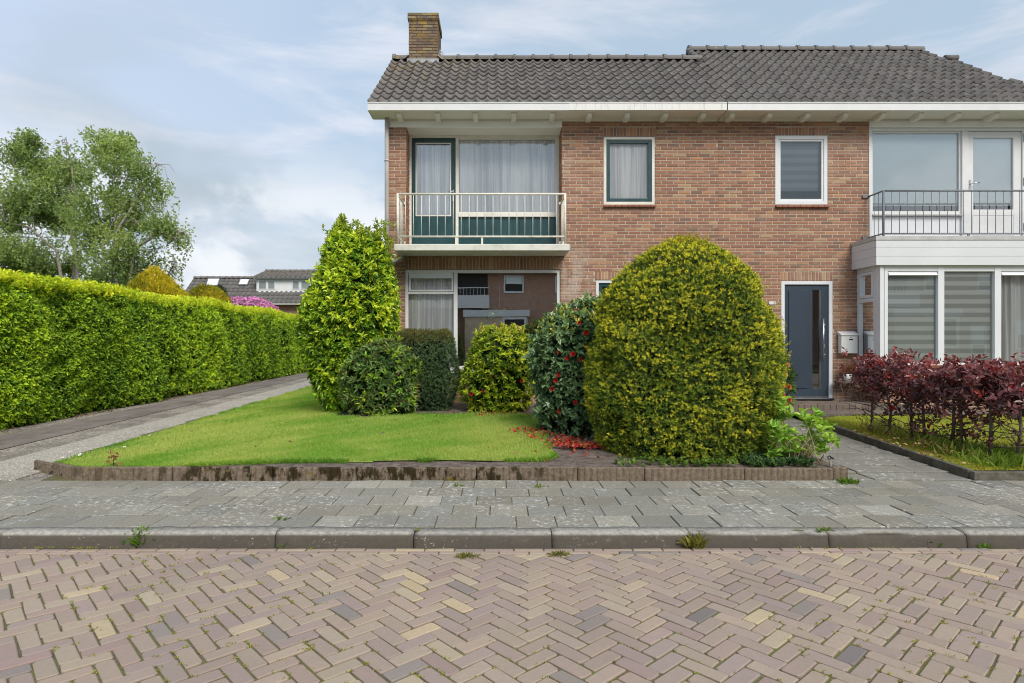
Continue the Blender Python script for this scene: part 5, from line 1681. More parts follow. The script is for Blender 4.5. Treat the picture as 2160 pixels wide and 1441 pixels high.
def make_flower(name, k, r, cols, parent, loc, ndir, sub=False):
    """Cupped double flower of petals round a heart."""
    lv = Leaves(); A0 = np.array([ndir], float)
    for ring_, (nn, tl, sc) in enumerate(((5, 1.25, 1.0), (5, .8, .85), (4, .4, .6))):
        A, u, v = basis(np.repeat(A0, nn, 0)); ph = np.arange(nn) * 6.283 / nn + ring_ * .6
        D = A * math.cos(tl) + (u * np.cos(ph)[:, None] + v * np.sin(ph)[:, None]) * math.sin(tl)
        lv.add(np.zeros((nn, 3)), D, A, r * sc, r * .95 * sc, lerp(cols[0], cols[1], rng.uniform(0, 1, nn)), .22, -.12)
    o = lv.build(name, M_PETAL)
    o.parent = parent; o.location = Vector(loc) - Vector(parent.location)
    return o
ybush = thing('camellia_bush', 'yellow green camellia with a few red blooms, in front of the great plate glass pane', 'bush', (fx(1053, 10.05), 10.05, .2))
fm, lv = shrub(ybush, [(870, 1005, 1095), (852, 988, 1115), (820, 976, 1127), (780, 978, 1130), (740, 986, 1130), (722, 996, 1118), (709, 1012, 1100), (698, 1035, 1080)], 10.05, .9, .07, 4.2, 41, 165,
               [(1.0, .06, 6, .060, .028, 1.05, .05, (.05, .10, .012), (.16, .27, .02), .1, .1), (1.2, .03, 6, .066, .028, .85, .05, (.24, .36, .02), (.60, .64, .05), .5, .35)], M_LAUREL, .18, .10)
n = 60
P = np.stack([rng.uniform(fx(1005, 10), fx(1110, 10), n), 10.05 + rng.normal(0, .2, n), fz(708, 10) + rng.uniform(-.06, .10, n)], 1); A = np.stack([rng.normal(0, .3, n), rng.normal(0, .3, n), np.ones(n)], 1)
sprigs(lv, P, A, 6, .06, .022, .7, .08, lerp((.36, .40, .04), (.60, .52, .08), rng.uniform(0, 1, n)))
lv.build('foliage', M_LAUREL, ybush)
stems(ybush, fx(1053, 10.05), 10.05, .2, 1.1, 7, .35, 6)
for (px, py) in ((1015, 765), (1037, 793), (1062, 784), (1100, 805), (1020, 826), (994, 833)):
    p = at(px, py, 9.47 + .25 * abs(px - 1053) / 75); make_flower('flower', 0, .036, ((.30, .006, .012), (.50, .02, .03)), ybush, p, (rng.normal(0, .3), -1, .1))

camel = thing('camellia_bush', 'dark glossy camellia with red blooms, left of the big yew dome', 'bush', (fx(1235, 8.15), 8.15, .15))
fm, lv = shrub(camel, [(935, 1178, 1300), (905, 1152, 1325), (860, 1136, 1335), (800, 1131, 1338), (740, 1133, 1338), (700, 1142, 1335), (682, 1160, 1328), (662, 1186, 1316), (645, 1222, 1300), (634, 1245, 1285)], 8.15, .85, .05, 4.5, 51, 210,
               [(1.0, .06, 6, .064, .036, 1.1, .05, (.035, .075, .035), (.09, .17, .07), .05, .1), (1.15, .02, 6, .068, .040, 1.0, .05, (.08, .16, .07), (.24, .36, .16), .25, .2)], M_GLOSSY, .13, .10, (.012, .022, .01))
n = 190
P, N, h = fm.sample(1500, 0, .8); P, N, h = P[h > .72], N[h > .72], h[h > .72]
A = N * .5 + np.array([[0, 0, 1.0]]) + rng.normal(0, .2, P.shape)
sprigs(lv, P[:n], A[:n], 6, .052, .020, .6, .07, lerp((.42, .48, .08), (.70, .66, .16), rng.uniform(0, 1, min(n, len(P)))))
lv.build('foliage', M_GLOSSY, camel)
stems(camel, fx(1235, 8.15), 8.15, .15, 1.2, 6, .3, 7)
k = 0
for (px, py) in ((1236, 704), (1172, 712), (1156, 727), (1180, 744), (1196, 757), (1209, 749), (1147, 768), (1224, 760), (1179, 793), (1173, 805), (1222, 682), (1180, 868), (1214, 850), (1186, 918), (1166, 822), (1215, 658), (1240, 735)):
    fm_r = np.interp(fz(py, 7.7), fm.z, fm.r); dx_ = (fx(px, 7.7) - np.interp(fz(py, 7.7), fm.z, fm.xc))
    yy = 8.15 - .85 * math.sqrt(max(.02, fm_r ** 2 - dx_ ** 2)) - .05
    c = (((.42, .008, .012), (.62, .03, .03)), ((.34, .03, .015), (.55, .12, .03)))[k % 4 == 3]
    p = ((px - 1050) / 1295 * yy, yy, 1.363 + (722 - py) / 1295 * yy)
    make_flower('flower', 0, rng.uniform(.030, .046), c, camel, p, (dx_ * 1.2 + rng.normal(0, .2), -1, rng.normal(.05, .2))); k += 1

# hydrangea and azalea at the foot of the yew
hyd = thing('hydrangea_bush', 'fresh light green hydrangea with bare tan stems, at the foot of the big yew dome', 'bush', (fx(1685, 6.75), 6.75, .12))
lv = Leaves(); m = MB()
def ovate(P, A, L, C): sprigs(lv, P, A, 4, L, L * .66, 1.05, .03, C, fold=.18, curl=.22, up=.7)
heads = [(1648, 858), (1662, 880), (1640, 880), (1632, 900), (1650, 915), (1622, 918), (1678, 925), (1668, 945), (1700, 905), (1716, 880), (1735, 905), (1748, 908), (1752, 925), (1728, 925), (1710, 938), (1690, 955), (1672, 975), (1700, 975), (1625, 935), (1640, 950), (1655, 935), (1735, 945), (1640, 925), (1722, 900), (1690, 930), (1712, 958), (1745, 935), (1655, 965), (1632, 960), (1700, 890), (1618, 950), (1610, 925)]
for (px, py) in heads:
    Y = rng.uniform(6.15, 6.65); c = np.array(at(px + rng.normal(0, 3), py + rng.normal(0, 3), Y)); c[2] = max(c[2], .2)
    n = 5; P = c + rng.normal(0, .03, (n, 3)); A = np.stack([rng.normal(0, .35, n), rng.normal(-.2, .35, n), np.ones(n)], 1)
    ovate(P, A, .078, lerp((.17, .36, .045), (.44, .62, .09), rng.uniform(0, 1, n)))
    b = np.array([fx(1675, 6.4) + rng.normal(0, .10), 6.4 + rng.normal(0, .08), .11])
    mid = b * .5 + c * .5 + rng.normal(0, .03, 3)
    m.tube([tuple(b), tuple(mid), tuple(c)], [.006, .005, .003], 5, (.75, .62, .42))
for k in range(40):
    b = np.array([fx(1675, 6.4) + rng.normal(0, .12), 6.35 + rng.normal(0, .08), .11]); c = b + np.array([rng.normal(0, .12), rng.normal(0, .08), rng.uniform(.15, .35)])
    m.tube([tuple(b), tuple(b * .5 + c * .5 + rng.normal(0, .02, 3)), tuple(c)], [.005, .004, .002], 4, (.75, .62, .42))
lv.build('foliage', M_LEAF, hyd); m.build('stem', simple('tan_stem', (.42, .34, .22), .9, .1, .3, 20), hyd)
aza = thing('azalea_bush', 'azalea with orange and pink flowers, half hidden behind the right side of the yew dome', 'bush', (fx(1635, 8.3), 8.3, .17))
fm, lv = shrub(aza, [(905, 1590, 1645), (870, 1580, 1662), (830, 1575, 1668), (790, 1582, 1668), (762, 1598, 1660), (752, 1615, 1645)], 8.3, .8, .08, 5, 61, 150,
               [(1.0, .04, 6, .075, .020, .9, .04, (.05, .11, .02), (.20, .30, .07), .3, .1)], M_LEAF, .15, .08)
lv.build('foliage', M_LEAF, aza)
for (px, py) in ((1660, 772), (1655, 790), (1664, 845), (1655, 852), (1652, 815), (1663, 818), (1650, 835)):
    make_flower('flower', 0, .045, ((.55, .10, .05), (.65, .22, .14)) if py < 800 else ((.50, .12, .02), (.55, .20, .05)), aza, at(px, py, 8.0), (.4, -1, .3))

# ---------------------------------------------------------------- tall clipped hedge on the left
hedge = thing('hornbeam_hedge', 'long tall clipped bright green hedge along the driveway', 'hedge', (-8.3, 17, 0))
hx = lambda y: -7.62 - .048 * (y - 9.0)
hnz, hn2, hn3 = Noise3(1.2, seed=71), Noise3(3.2, seed=72), Noise3(.55, seed=73)
def htop(x, y, P): return 2.35 + .002 * (y - 9) + .05 * hnz(P * np.array([1, .8, 0]))
lv = Leaves()
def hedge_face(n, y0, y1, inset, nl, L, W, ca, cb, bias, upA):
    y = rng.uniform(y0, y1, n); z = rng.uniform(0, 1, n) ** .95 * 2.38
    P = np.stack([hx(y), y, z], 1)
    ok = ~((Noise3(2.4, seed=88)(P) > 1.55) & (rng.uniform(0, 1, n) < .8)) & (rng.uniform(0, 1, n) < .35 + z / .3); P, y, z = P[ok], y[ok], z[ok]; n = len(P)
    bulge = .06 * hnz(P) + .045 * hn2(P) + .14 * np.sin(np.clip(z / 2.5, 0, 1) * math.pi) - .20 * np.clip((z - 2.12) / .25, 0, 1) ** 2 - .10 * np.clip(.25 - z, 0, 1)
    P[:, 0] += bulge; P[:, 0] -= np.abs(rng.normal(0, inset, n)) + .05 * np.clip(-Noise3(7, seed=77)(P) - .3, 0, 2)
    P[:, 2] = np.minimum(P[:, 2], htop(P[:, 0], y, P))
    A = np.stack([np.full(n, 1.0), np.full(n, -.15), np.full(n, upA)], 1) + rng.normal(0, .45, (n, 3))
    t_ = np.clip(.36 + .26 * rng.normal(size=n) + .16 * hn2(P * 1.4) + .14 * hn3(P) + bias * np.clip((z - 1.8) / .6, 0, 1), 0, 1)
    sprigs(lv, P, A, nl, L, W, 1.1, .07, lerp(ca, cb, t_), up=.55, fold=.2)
def hedge_top(n, y0, y1):
    y = rng.uniform(y0, y1, n); x = hx(y) + .12 - rng.uniform(0, 1.15, n)
    P = np.stack([x, y, np.zeros(n)], 1); P[:, 2] = htop(x, y, P) + rng.uniform(-.07, .10, n) - .10 * np.clip((x - hx(y)) / .15, 0, 1)
    A = np.stack([rng.normal(.2, .4, n), rng.normal(0, .4, n), np.ones(n)], 1)
    t_ = np.clip(.6 + .25 * rng.normal(size=n) + .15 * hn2(P), 0, 1)
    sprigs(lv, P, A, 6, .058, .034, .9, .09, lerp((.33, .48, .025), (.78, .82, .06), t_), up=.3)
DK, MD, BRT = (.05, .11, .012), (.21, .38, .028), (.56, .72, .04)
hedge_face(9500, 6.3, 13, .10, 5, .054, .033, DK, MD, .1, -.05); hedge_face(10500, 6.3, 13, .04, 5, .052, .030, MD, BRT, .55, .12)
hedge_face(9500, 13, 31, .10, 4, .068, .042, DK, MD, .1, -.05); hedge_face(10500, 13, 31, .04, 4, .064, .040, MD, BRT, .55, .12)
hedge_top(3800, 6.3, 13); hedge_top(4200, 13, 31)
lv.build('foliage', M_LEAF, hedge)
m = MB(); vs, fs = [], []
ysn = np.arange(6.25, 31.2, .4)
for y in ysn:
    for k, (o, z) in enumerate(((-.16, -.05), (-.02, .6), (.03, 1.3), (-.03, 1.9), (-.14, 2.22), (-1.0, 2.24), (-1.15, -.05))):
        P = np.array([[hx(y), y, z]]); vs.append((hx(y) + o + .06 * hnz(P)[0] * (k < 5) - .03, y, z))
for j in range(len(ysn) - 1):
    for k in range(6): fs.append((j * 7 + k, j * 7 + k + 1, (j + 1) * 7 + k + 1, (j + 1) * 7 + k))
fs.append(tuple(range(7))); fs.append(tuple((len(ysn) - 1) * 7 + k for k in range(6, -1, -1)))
m.add(vs, fs, (.03, .05, .014)); m.build('shade_core', M_INNER, hedge)  # solid filling of the hedge, its dark colour standing for inner shade

# ---------------------------------------------------------------- red beech hedge on the right
beech = thing('beech_hedge', 'thin red leaved beech hedge with bare grey stems beside the path', 'hedge', (5.3, 7.4, .1))
lv = Leaves(); m_ = []
path_pts = [(5.22, 8.75), (5.24, 8.2), (5.27, 7.7), (5.28, 7.2), (5.30, 6.75), (5.40, 6.45), (5.75, 6.40), (6.3, 6.42), (6.9, 6.42), (7.5, 6.42)]
def beech_at(u):
    i = np.clip(u.astype(int), 0, len(path_pts) - 2); f = (u - i)[:, None]; a = np.array(path_pts)
    return a[i] * (1 - f) + a[i + 1] * f
for k, (bx, by) in enumerate(((5.24, 8.6), (5.18, 8.15), (5.3, 7.85), (5.22, 7.5), (5.33, 7.2), (5.25, 6.95), (5.3, 6.62), (5.42, 6.42), (5.78, 6.42), (6.2, 6.45), (6.7, 6.4), (7.2, 6.42))):
    m = MB(); rr = random.Random(k); gz0 = .10
    top = (bx + rr.uniform(-.08, .08), by + rr.uniform(-.1, .1), .95)
    mid = (bx + rr.uniform(-.05, .05), by + rr.uniform(-.05, .05), .45)
    m.tube([(bx, by, gz0 - .05), mid, top], [.022, .016, .008], 7)
    for q in range(26):
        h = rr.uniform(.15, .9); f = (h - gz0) / .85
        b = tuple(mid[i] * (1 - abs(f - .4)) + (top[i] if f > .4 else (bx, by, gz0)[i]) * abs(f - .4) for i in range(2)) + (h,)
        a = rr.uniform(0, 6.28); ln = rr.uniform(.16, .42)
        e = (b[0] + ln * math.cos(a), b[1] + ln * math.sin(a), h + rr.uniform(-.05, .22))
        md = tuple((b[i] + e[i]) / 2 + rr.uniform(-.035, .035) for i in range(3))
        m.tube([b, md, e], [.0065, .0045, .002], 4)
        md2 = tuple(md[i] + rr.uniform(-.15, .15) for i in range(3)); m.tube([md, md2], [.003, .0015], 3)
    m.build('trunk', M_BARK, beech)
n = 2600
u = rng.uniform(0, len(path_pts) - 1.001, n); xy = beech_at(u); z = np.where(rng.uniform(0, 1, n) < .70, rng.normal(.90, .11, n), rng.uniform(.18, .95, n)).clip(.14, 1.10)
right = np.clip((u - 4.0) / 3, 0, 1)
keep = (z > .60 - .22 * right) | (rng.uniform(0, 1, n) < .32 + .34 * right)
xy, z, u = xy[keep], z[keep], u[keep]
P = np.stack([xy[:, 0] + rng.normal(0, .14, len(z)), xy[:, 1] + rng.normal(0, .14, len(z)), z + .075 * Noise3(4, seed=8)(np.stack([xy[:, 0], xy[:, 1], z], 1))], 1)
A = np.stack([rng.normal(0, .7, len(z)), rng.normal(-.2, .7, len(z)), rng.normal(.25, .35, len(z))], 1)
t_ = np.clip(.32 + .25 * rng.normal(size=len(z)) + .45 * np.clip((z - .85) / .25, 0, 1), 0, 1)
C = lerp((.095, .050, .060), (.31, .092, .085), t_); br = rng.uniform(0, 1, len(z)) < .05; C[br] = (.34, .03, .02)
M_BEECH = leaf_mat('copper_beech_leaves', .33, .5, .22, (1.3, .5, .5))
sprigs(lv, P, A, 5, .058, .036, 1.1, .10, C, up=.7, fold=.15)
lv.build('foliage', M_BEECH, beech)

# ---------------------------------------------------------------- golden conifers and the pink rhododendron behind the hedge
def conifer(label, tab, Yc, ca, cb, seed, zb, dens=420):
    t_ = thing('golden_conifer' if ca[0] > .05 else 'dark_conifer', label, 'conifer', (fx((tab[0][1] + tab[0][2]) / 2, Yc), Yc, 0))
    fm = Form(tab, Yc, .9, .06, 2.5, seed, zb); fm.core('shade_core', M_INNER, t_, .14, (.03, .04, .012) if ca[0] > .05 else (.015, .025, .015))
    lv = Leaves(); P, N, h = fm.sample(int(fm.area * dens), 0, .6); P -= N * np.abs(rng.normal(0, .05, len(P)))[:, None]
    A = N * .8 + rng.normal(0, .3, P.shape); A[:, 2] += .7
    k = np.clip(.5 + .3 * rng.normal(size=len(P)) + .2 * Noise3(3, seed=seed)(P), 0, 1)
    sprigs(lv, P, A, 6, .11, .022, .5, .10, lerp(ca, cb, k), shape='needle'); lv.build('foliage', M_NEEDLE, t_)
    m = MB(); m.tube([(fx((tab[0][1] + tab[0][2]) / 2, Yc), Yc, -.05), (fx((tab[0][1] + tab[0][2]) / 2, Yc), Yc, zb + .6)], .10, 8); m.build('trunk', M_BARK, t_)
conifer('golden yellow conifer cone rising behind the hedge, below the birches', [(720, 262, 400), (660, 268, 395), (625, 280, 385), (605, 290, 368), (588, 304, 350), (575, 318, 336), (570, 324, 330)], 20.0, (.25, .25, .018), (.72, .60, .04), 81, .5)
conifer('lower golden conifer behind the hedge, in front of the skylight roof', [(720, 385, 490), (660, 390, 485), (635, 395, 478), (622, 405, 466), (612, 420, 450), (607, 430, 440)], 22.0, (.23, .23, .018), (.60, .50, .04), 82, .5)
conifer('small dark green conifer tip behind the lower golden conifer', [(720, 445, 490), (650, 447, 487), (630, 450, 478), (618, 454, 470), (607, 459, 465)], 23.2, (.02, .045, .025), (.06, .10, .05), 83, .5)
prh = thing('flowering_rhododendron', 'rhododendron covered in pink flowers, showing over the hedge below the dark roof', 'bush', (fx(520, 24), 24, 0))
fm = Form([(720, 470, 580), (680, 466, 588), (655, 470, 575), (640, 480, 555), (633, 492, 535)], 24, .8, .09, 2.2, 91, .3)
fm.core('shade_core', M_INNER, prh, .12)
lv = Leaves(); P, N, h = fm.sample(2600, 0, .6); A = N + rng.normal(0, .4, P.shape); lo = h < .72
sprigs(lv, P[lo], A[lo], 5, .10, .04, 1.0, .04, lerp((.03, .06, .02), (.09, .15, .05), rng.uniform(0, 1, lo.sum())))
lv.build('foliage', M_LEAF, prh)
lv = Leaves(); P, N, h = fm.sample(2600, 0, .6); hi_ = h > .55; A = N + rng.normal(0, .4, P.shape)
sprigs(lv, P[hi_] + N[hi_] * .03, A[hi_], 6, .075, .055, .9, .03, lerp((.60, .20, .50), (.88, .50, .80), rng.uniform(0, 1, hi_.sum())))
lv.build('blossom', M_PETAL, prh)

# ---------------------------------------------------------------- birches
t = NT('pale_birch_bark')
c = t.mix(t.ramp(t.noise(6, 5, .7, t.vec((1, 1, 4))), .5, .62), (.36, .33, .29), (.12, .10, .08))
t.base(c, .85, .2); M_BIRCH = t.m
def birch(label, Yc, trunks, blobs, seed, dens=1.0):
    rr = random.Random(seed)
    base = at(trunks[0][0][0], 722, Yc)
    t_ = thing('birch_tree', label, 'tree', (base[0], Yc, 0), 'birches behind the hedge')
    m = MB(); tops = []
    for pts in trunks:
        W = [at(px, py, Yc + dy) for px, py, dy in pts]; W[0] = (W[0][0], W[0][1], -.1)
        n = len(W); m.tube(W, [.085 * (1 - .88 * i / (n - 1)) for i in range(n)], 7); tops.append([Vector(w) for w in W])
    lv = Leaves()
    for (px, py, dy, rx, rz, dn, droop) in blobs:
        c = Vector(at(px, py, Yc + dy)); rx_, rz_ = rx / 1295 * Yc, rz / 1295 * Yc
        # limb from the nearest trunk point below
        best = min((w for tp in tops for w in tp if w.z < c.z - .2), key=lambda w: (w - c).length, default=tops[0][1])
        md = best.lerp(c, .5) + Vector((rr.uniform(-.2, .2), rr.uniform(-.2, .2), .25)); m.tube([best, md, c], [.022, .015, .007], 5)
        nb = 7
        for k in range(nb):
            d = Vector((rr.uniform(-.8, .8) * rx_, rr.uniform(-.8, .8) * rx_, rr.uniform(-.8, .35) * rz_)); m.tube([md.lerp(c, rr.uniform(.3, 1)), c + d * .6 + Vector((0, 0, .06)), c + d + Vector((0, 0, -.15 * droop))], [.014, .009, .004], 4)
        rx_ *= 1.12; n = int(150 * dens * dn * rx_ * (rx_ + rz_) / 2 * 4)
        d = unit(rng.normal(size=(n, 3))) * (rng.uniform(0, 1, (n, 1)) ** .55) * 1.12
        P = np.array(c) + d * np.array([rx_, rx_ * .9, rz_]); P += .16 * np.stack([Noise3(1.6, seed=seed + q)(P) for q in range(3)], 1)
        gaps = Noise3(2.6, seed=seed + 9)(P) > -.30; P = P[gaps]
        for s_ in range(4):          # short hanging strings of leaves
            Q = P + np.stack([rng.normal(0, .04, len(P)), rng.normal(0, .04, len(P)), -s_ * .075 * droop + rng.normal(0, .02, len(P))], 1)
            A = np.stack([rng.normal(.15, .5, len(P)), rng.normal(-.1, .5, len(P)), rng.normal(-.55, .4, len(P))], 1)
            k = np.clip(.45 + .28 * rng.normal(size=len(P)) + .18 * Noise3(1.1, seed=seed + 5)(P), 0, 1)
            sprigs(lv, Q, A, 3, .068, .048, .9, .06, lerp((.13, .22, .07), (.47, .57, .21), k), up=.4)
    m.build('trunk', M_BIRCH, t_); lv.build('crown', M_BIRCHLEAF, t_)
birch('left birch, its trunk dark and single, crown reaching the photo edge', 24.5, [[(165, 640, 0), (163, 560, 0), (152, 500, .2), (140, 430, .3), (115, 370, .2), (100, 335, 0)], [(160, 600, 0), (120, 530, -.6), (60, 480, -1), (10, 470, -1.2)], [(152, 500, .2), (160, 420, .4), (150, 345, .2), (142, 315, .2)]],
      [(85, 440, 0, 110, 150, .55, 1.0), (140, 305, .2, 26, 26, .8, .8), (115, 325, 0, 36, 36, .8, .8), (150, 400, .3, 36, 50, .6, 1), (75, 300, 0, 42, 30, 1.15, .6), (35, 340, -.4, 32, 44, .7, 1.2), (125, 300, .2, 34, 26, .75, .8), (100, 350, .3, 52, 40, 1.1, .8), (150, 350, .6, 30, 34, .6, 1), (70, 410, -.5, 54, 42, .8, 1), (10, 400, -1, 30, 46, .6, 1.2), (130, 430, .5, 52, 40, .9, 1), (50, 455, -.3, 50, 26, 1.15, .8), (115, 470, .2, 46, 32, .9, 1), (15, 500, -1, 42, 38, .7, 1.2), (75, 530, 0, 58, 32, .8, 1), (25, 560, -.6, 56, 28, 1.0, .8), (110, 570, .4, 52, 28, .95, .8), (-30, 530, -1, 50, 50, .8, 1), (-40, 430, -1, 40, 60, .6, 1), (150, 545, .5, 30, 30, .5, 1), (60, 590, .2, 60, 22, 1.1, .6), (135, 595, .5, 40, 18, 1.0, .6)], 101)
birch('right birch, with several pale stems and a drooping right side', 22.5, [[(240, 640, 0), (246, 560, 0), (250, 500, .1), (242, 440, .2), (236, 370, .1), (215, 320, 0)], [(222, 640, .1), (218, 540, .2), (214, 480, .3), (200, 420, .3)], [(224, 620, 0), (236, 530, -.2), (246, 490, -.3), (290, 420, -.4), (320, 370, -.4)], [(246, 560, 0), (285, 525, -.2), (330, 495, -.4), (390, 485, -.5)]],
      [(250, 440, 0, 90, 150, .6, 1.0), (330, 430, -.4, 50, 70, .22, 1.6), (375, 500, -.5, 30, 50, .3, 2), (200, 290, 0, 30, 26, 1.1, .7), (235, 310, .2, 36, 32, 1.05, .8), (270, 325, 0, 28, 36, .7, 1.2), (215, 350, .2, 34, 42, 1.05, .8), (255, 375, -.2, 44, 36, .95, 1), (305, 350, -.4, 36, 28, .55, 1.3), (340, 350, -.5, 24, 18, .35, 1.5), (320, 385, -.5, 24, 28, .35, 1.5), (220, 425, .3, 42, 34, .85, 1), (275, 425, 0, 40, 32, .75, 1), (235, 470, .2, 54, 28, 1.15, .7), (295, 470, -.2, 40, 26, .9, 1), (200, 500, .4, 26, 34, .6, 1), (345, 480, -.4, 34, 22, .6, 1.4), (385, 490, -.5, 26, 20, .5, 2.0), (300, 520, 0, 38, 34, .6, 1.2), (340, 525, -.3, 30, 30, .4, 1.6), (270, 555, .2, 34, 30, .75, 1), (375, 555, -.4, 12, 40, .45, 2), (225, 580, .4, 36, 26, .85, .8), (300, 580, 0, 32, 22, .8, .8), (195, 560, .5, 24, 40, .45, 1)], 131)

# ---------------------------------------------------------------- houses beyond the hedge
bh = thing('brick_house', 'far house with a dark tiled roof, two skylights and a white dormer', 'house', (fx(520, 42), 42, 0))
ex0, ex1 = fx(375, 42), -6.0
ez, er, rY = fz(640, 42), fz(588, 44.3), 44.3
sl2 = (er - ez) / (rY - 42)
m = MB(); m.box(ex0 + .4, ex1, 42.4, 46.4, -.1, ez + .2); m.add([(ex0 + .4, 42.4, ez + .2), (ex0 + .4, 46.4, ez + .2), (ex0 + .4, rY, er - .1)], [(0, 1, 2)]); m.build('wall', M_SIDEBRICK, bh)
rf = tile_roof(ex0, ex1, 42, ez, rY, sl2, .34, .40, base=(.115, .11, .108)).build('roof', M_TILE, bh)
m = MB(); m.quad((ex0, 42, ez - .05), (ex1, 42, ez - .05), (ex1, rY, er - .06), (ex0, rY, er - .06)); m.quad((ex0, 46.6, ez), (ex1, 46.6, ez), (ex1, rY, er - .05), (ex0, rY, er - .05)); m.build('roof_boarding', M_DARK, rf)
m = MB(); ridge_tiles(m, ex0, ex1, rY, er + .02, .45, .13); m.build('ridge', M_TILE, rf)
m = MB(); m.box(ex0, ex1, 41.86, 41.99, ez - .16, ez - .02); m.build('gutter', simple('grey_gutter', (.30, .30, .29), .6, .4, .1, 3), bh)
def on_roof(px, py):
    a = (722 - py) / 1295
    Y = (ez - sl2 * 42 - 1.363) / (a - sl2); return Vector(at(px, py, Y))
for q in (((437, 606), (459, 606), (463, 593), (441, 593)), ((505, 604), (522, 604), (526, 594), (509, 594))):
    up_ = Vector((0, -sl2, 1)).normalized()
    def slabq(qq, lo, hi, mat, name, par):
        m = MB(); b = [on_roof(*p) + up_ * lo for p in qq]; t_ = [on_roof(*p) + up_ * hi for p in qq]
        m.add(b + t_, [(3, 2, 1, 0), (4, 5, 6, 7), (0, 1, 5, 4), (1, 2, 6, 5), (2, 3, 7, 6), (3, 0, 4, 7)]); return m.build(name, mat, par)
    cx_ = sum(p[0] for p in q) / 4; cy_ = sum(p[1] for p in q) / 4
    sk = slabq([(cx_ + (p[0] - cx_) * 1.15, cy_ + (p[1] - cy_) * 1.2) for p in q], .02, .12, M_GREYMETAL, 'skylight', rf)
    slabq(q, .121, .135, M_SKYL if 'M_SKYL' in globals() else globals().setdefault('M_SKYL', simple('bright_skylight_glass', (.75, .78, .82), .08, 1.0, .02, 1)), 'pane', rf)
dy0 = 42.95
dxa, dxb = fx(541, dy0), -6.0
dz0_, dz1_ = fz(615, dy0), fz(590, dy0)
m = MB(); m.box(dxa, dxb, dy0, 45, dz0_ - .1, dz1_); dm_ = m.build('dormer', M_WHITE, bh)
for a, b in ((545, 563), (564.5, 581), (616, 632), (634.5, 656)):
    m = MB(); m.ring(fx(a, dy0), fx(b, dy0), fz(612.5, dy0), fz(593.5, dy0), .055, dy0 - .04, dy0 - .002); w = m.build('window', M_PVC, dm_)
    m = MB(); m.box(fx(a, dy0) + .05, fx(b, dy0) - .05, dy0 - .02, dy0 - .003, fz(612, dy0) + .05, fz(594, dy0) - .05); m.build('pane', simple('grey_window_glass', (.22, .25, .25), .1, .6, .2, .6) if 'grey_window_glass' not in bpy.data.materials else bpy.data.materials['grey_window_glass'], w)
m = MB(); m.box(dxa - .1, dxb, dy0 - .3, dy0 - .2, dz1_ + .0, dz1_ + .07); m.build('gutter', M_GREYMETAL, dm_)
dr1 = fz(573.5, 45.2)
tile_roof(dxa - .2, dxb, dy0 - .25, dz1_ + .08, 45.2, (dr1 - dz1_ - .08) / (45.2 - dy0 + .25), .34, .40, base=(.125, .115, .105)).build('dormer_roof', M_TILE, dm_)
m = MB(); m.add([(dxa - .15, dy0 - .2, dz1_), (dxa - .15, 45.2, dz1_), (dxa - .15, 45.2, dr1 - .05)], [(0, 1, 2)]); m.build('dormer_cheek', M_WHITE, dm_)
m = MB(); ridge_tiles(m, dxa - .2, dxb, 45.2, dr1 + .02, .45, .12); m.build('dormer_ridge', M_TILE, dm_)
m = MB(); p = on_roof(476, 620); m.tube([p, p + Vector((0, 0, .35))], .06, 8); m.build('roof_vent', M_BLACK, bh)

fh = thing('brick_house', 'far house half hidden behind the birches, with a brown chimney', 'house', (fx(235, 40), 40, 0))
m = MB(); a, b = fx(180, 40), fx(304, 40)
m.box(a, b, 40, 46, -.1, 4.6); m.build('wall', M_SIDEBRICK, fh)
tile_roof(a - .3, b + .2, 39.7, 4.55, 43, (fz(588, 43) - 4.55) / 3.3, .34, .40, base=(.12, .115, .11)).build('roof', M_TILE, fh)
m = MB(); m.add([(b + .1, 40, 4.5), (b + .1, 46, 4.5), (b + .1, 43, fz(588, 43))], [(0, 1, 2)]); m.quad((a, 46.2, 4.5), (b, 46.2, 4.5), (b, 43, fz(588, 43) - .05), (a, 43, fz(588, 43) - .05)); m.build('gable', M_SIDEBRICK, fh)
m = MB(); m.box(fx(268, 43), fx(291, 43), 42.7, 43.5, 5.2, fz(566, 43)); m.box(fx(267, 43), fx(292, 43), 42.66, 43.54, fz(566, 43) + .002, fz(563, 43)); m.build('chimney', M_SIDEBRICK, fh)

ob = thing('bush', 'bush across the street, mirrored at the left of the great ground floor pane', 'bush', (-3.3, -12.4, 0))
lv = Leaves(); d_ = unit(rng.normal(size=(2600, 3))); P = np.array([-3.3, -12.4, 1.35]) + d_ * np.array([1.2, .8, 1.45]) * (1 + .1 * Noise3(3, seed=5)(d_))[:, None]
sprigs(lv, P, d_ + rng.normal(0, .4, P.shape), 5, .12, .07, 1.0, .06, lerp((.06, .12, .02), (.24, .34, .05), rng.uniform(0, 1, len(P)))); lv.build('foliage', M_LEAF, ob)
stems(ob, -3.3, -12.4, 0, 1.6, 6, .5, 9, .03)

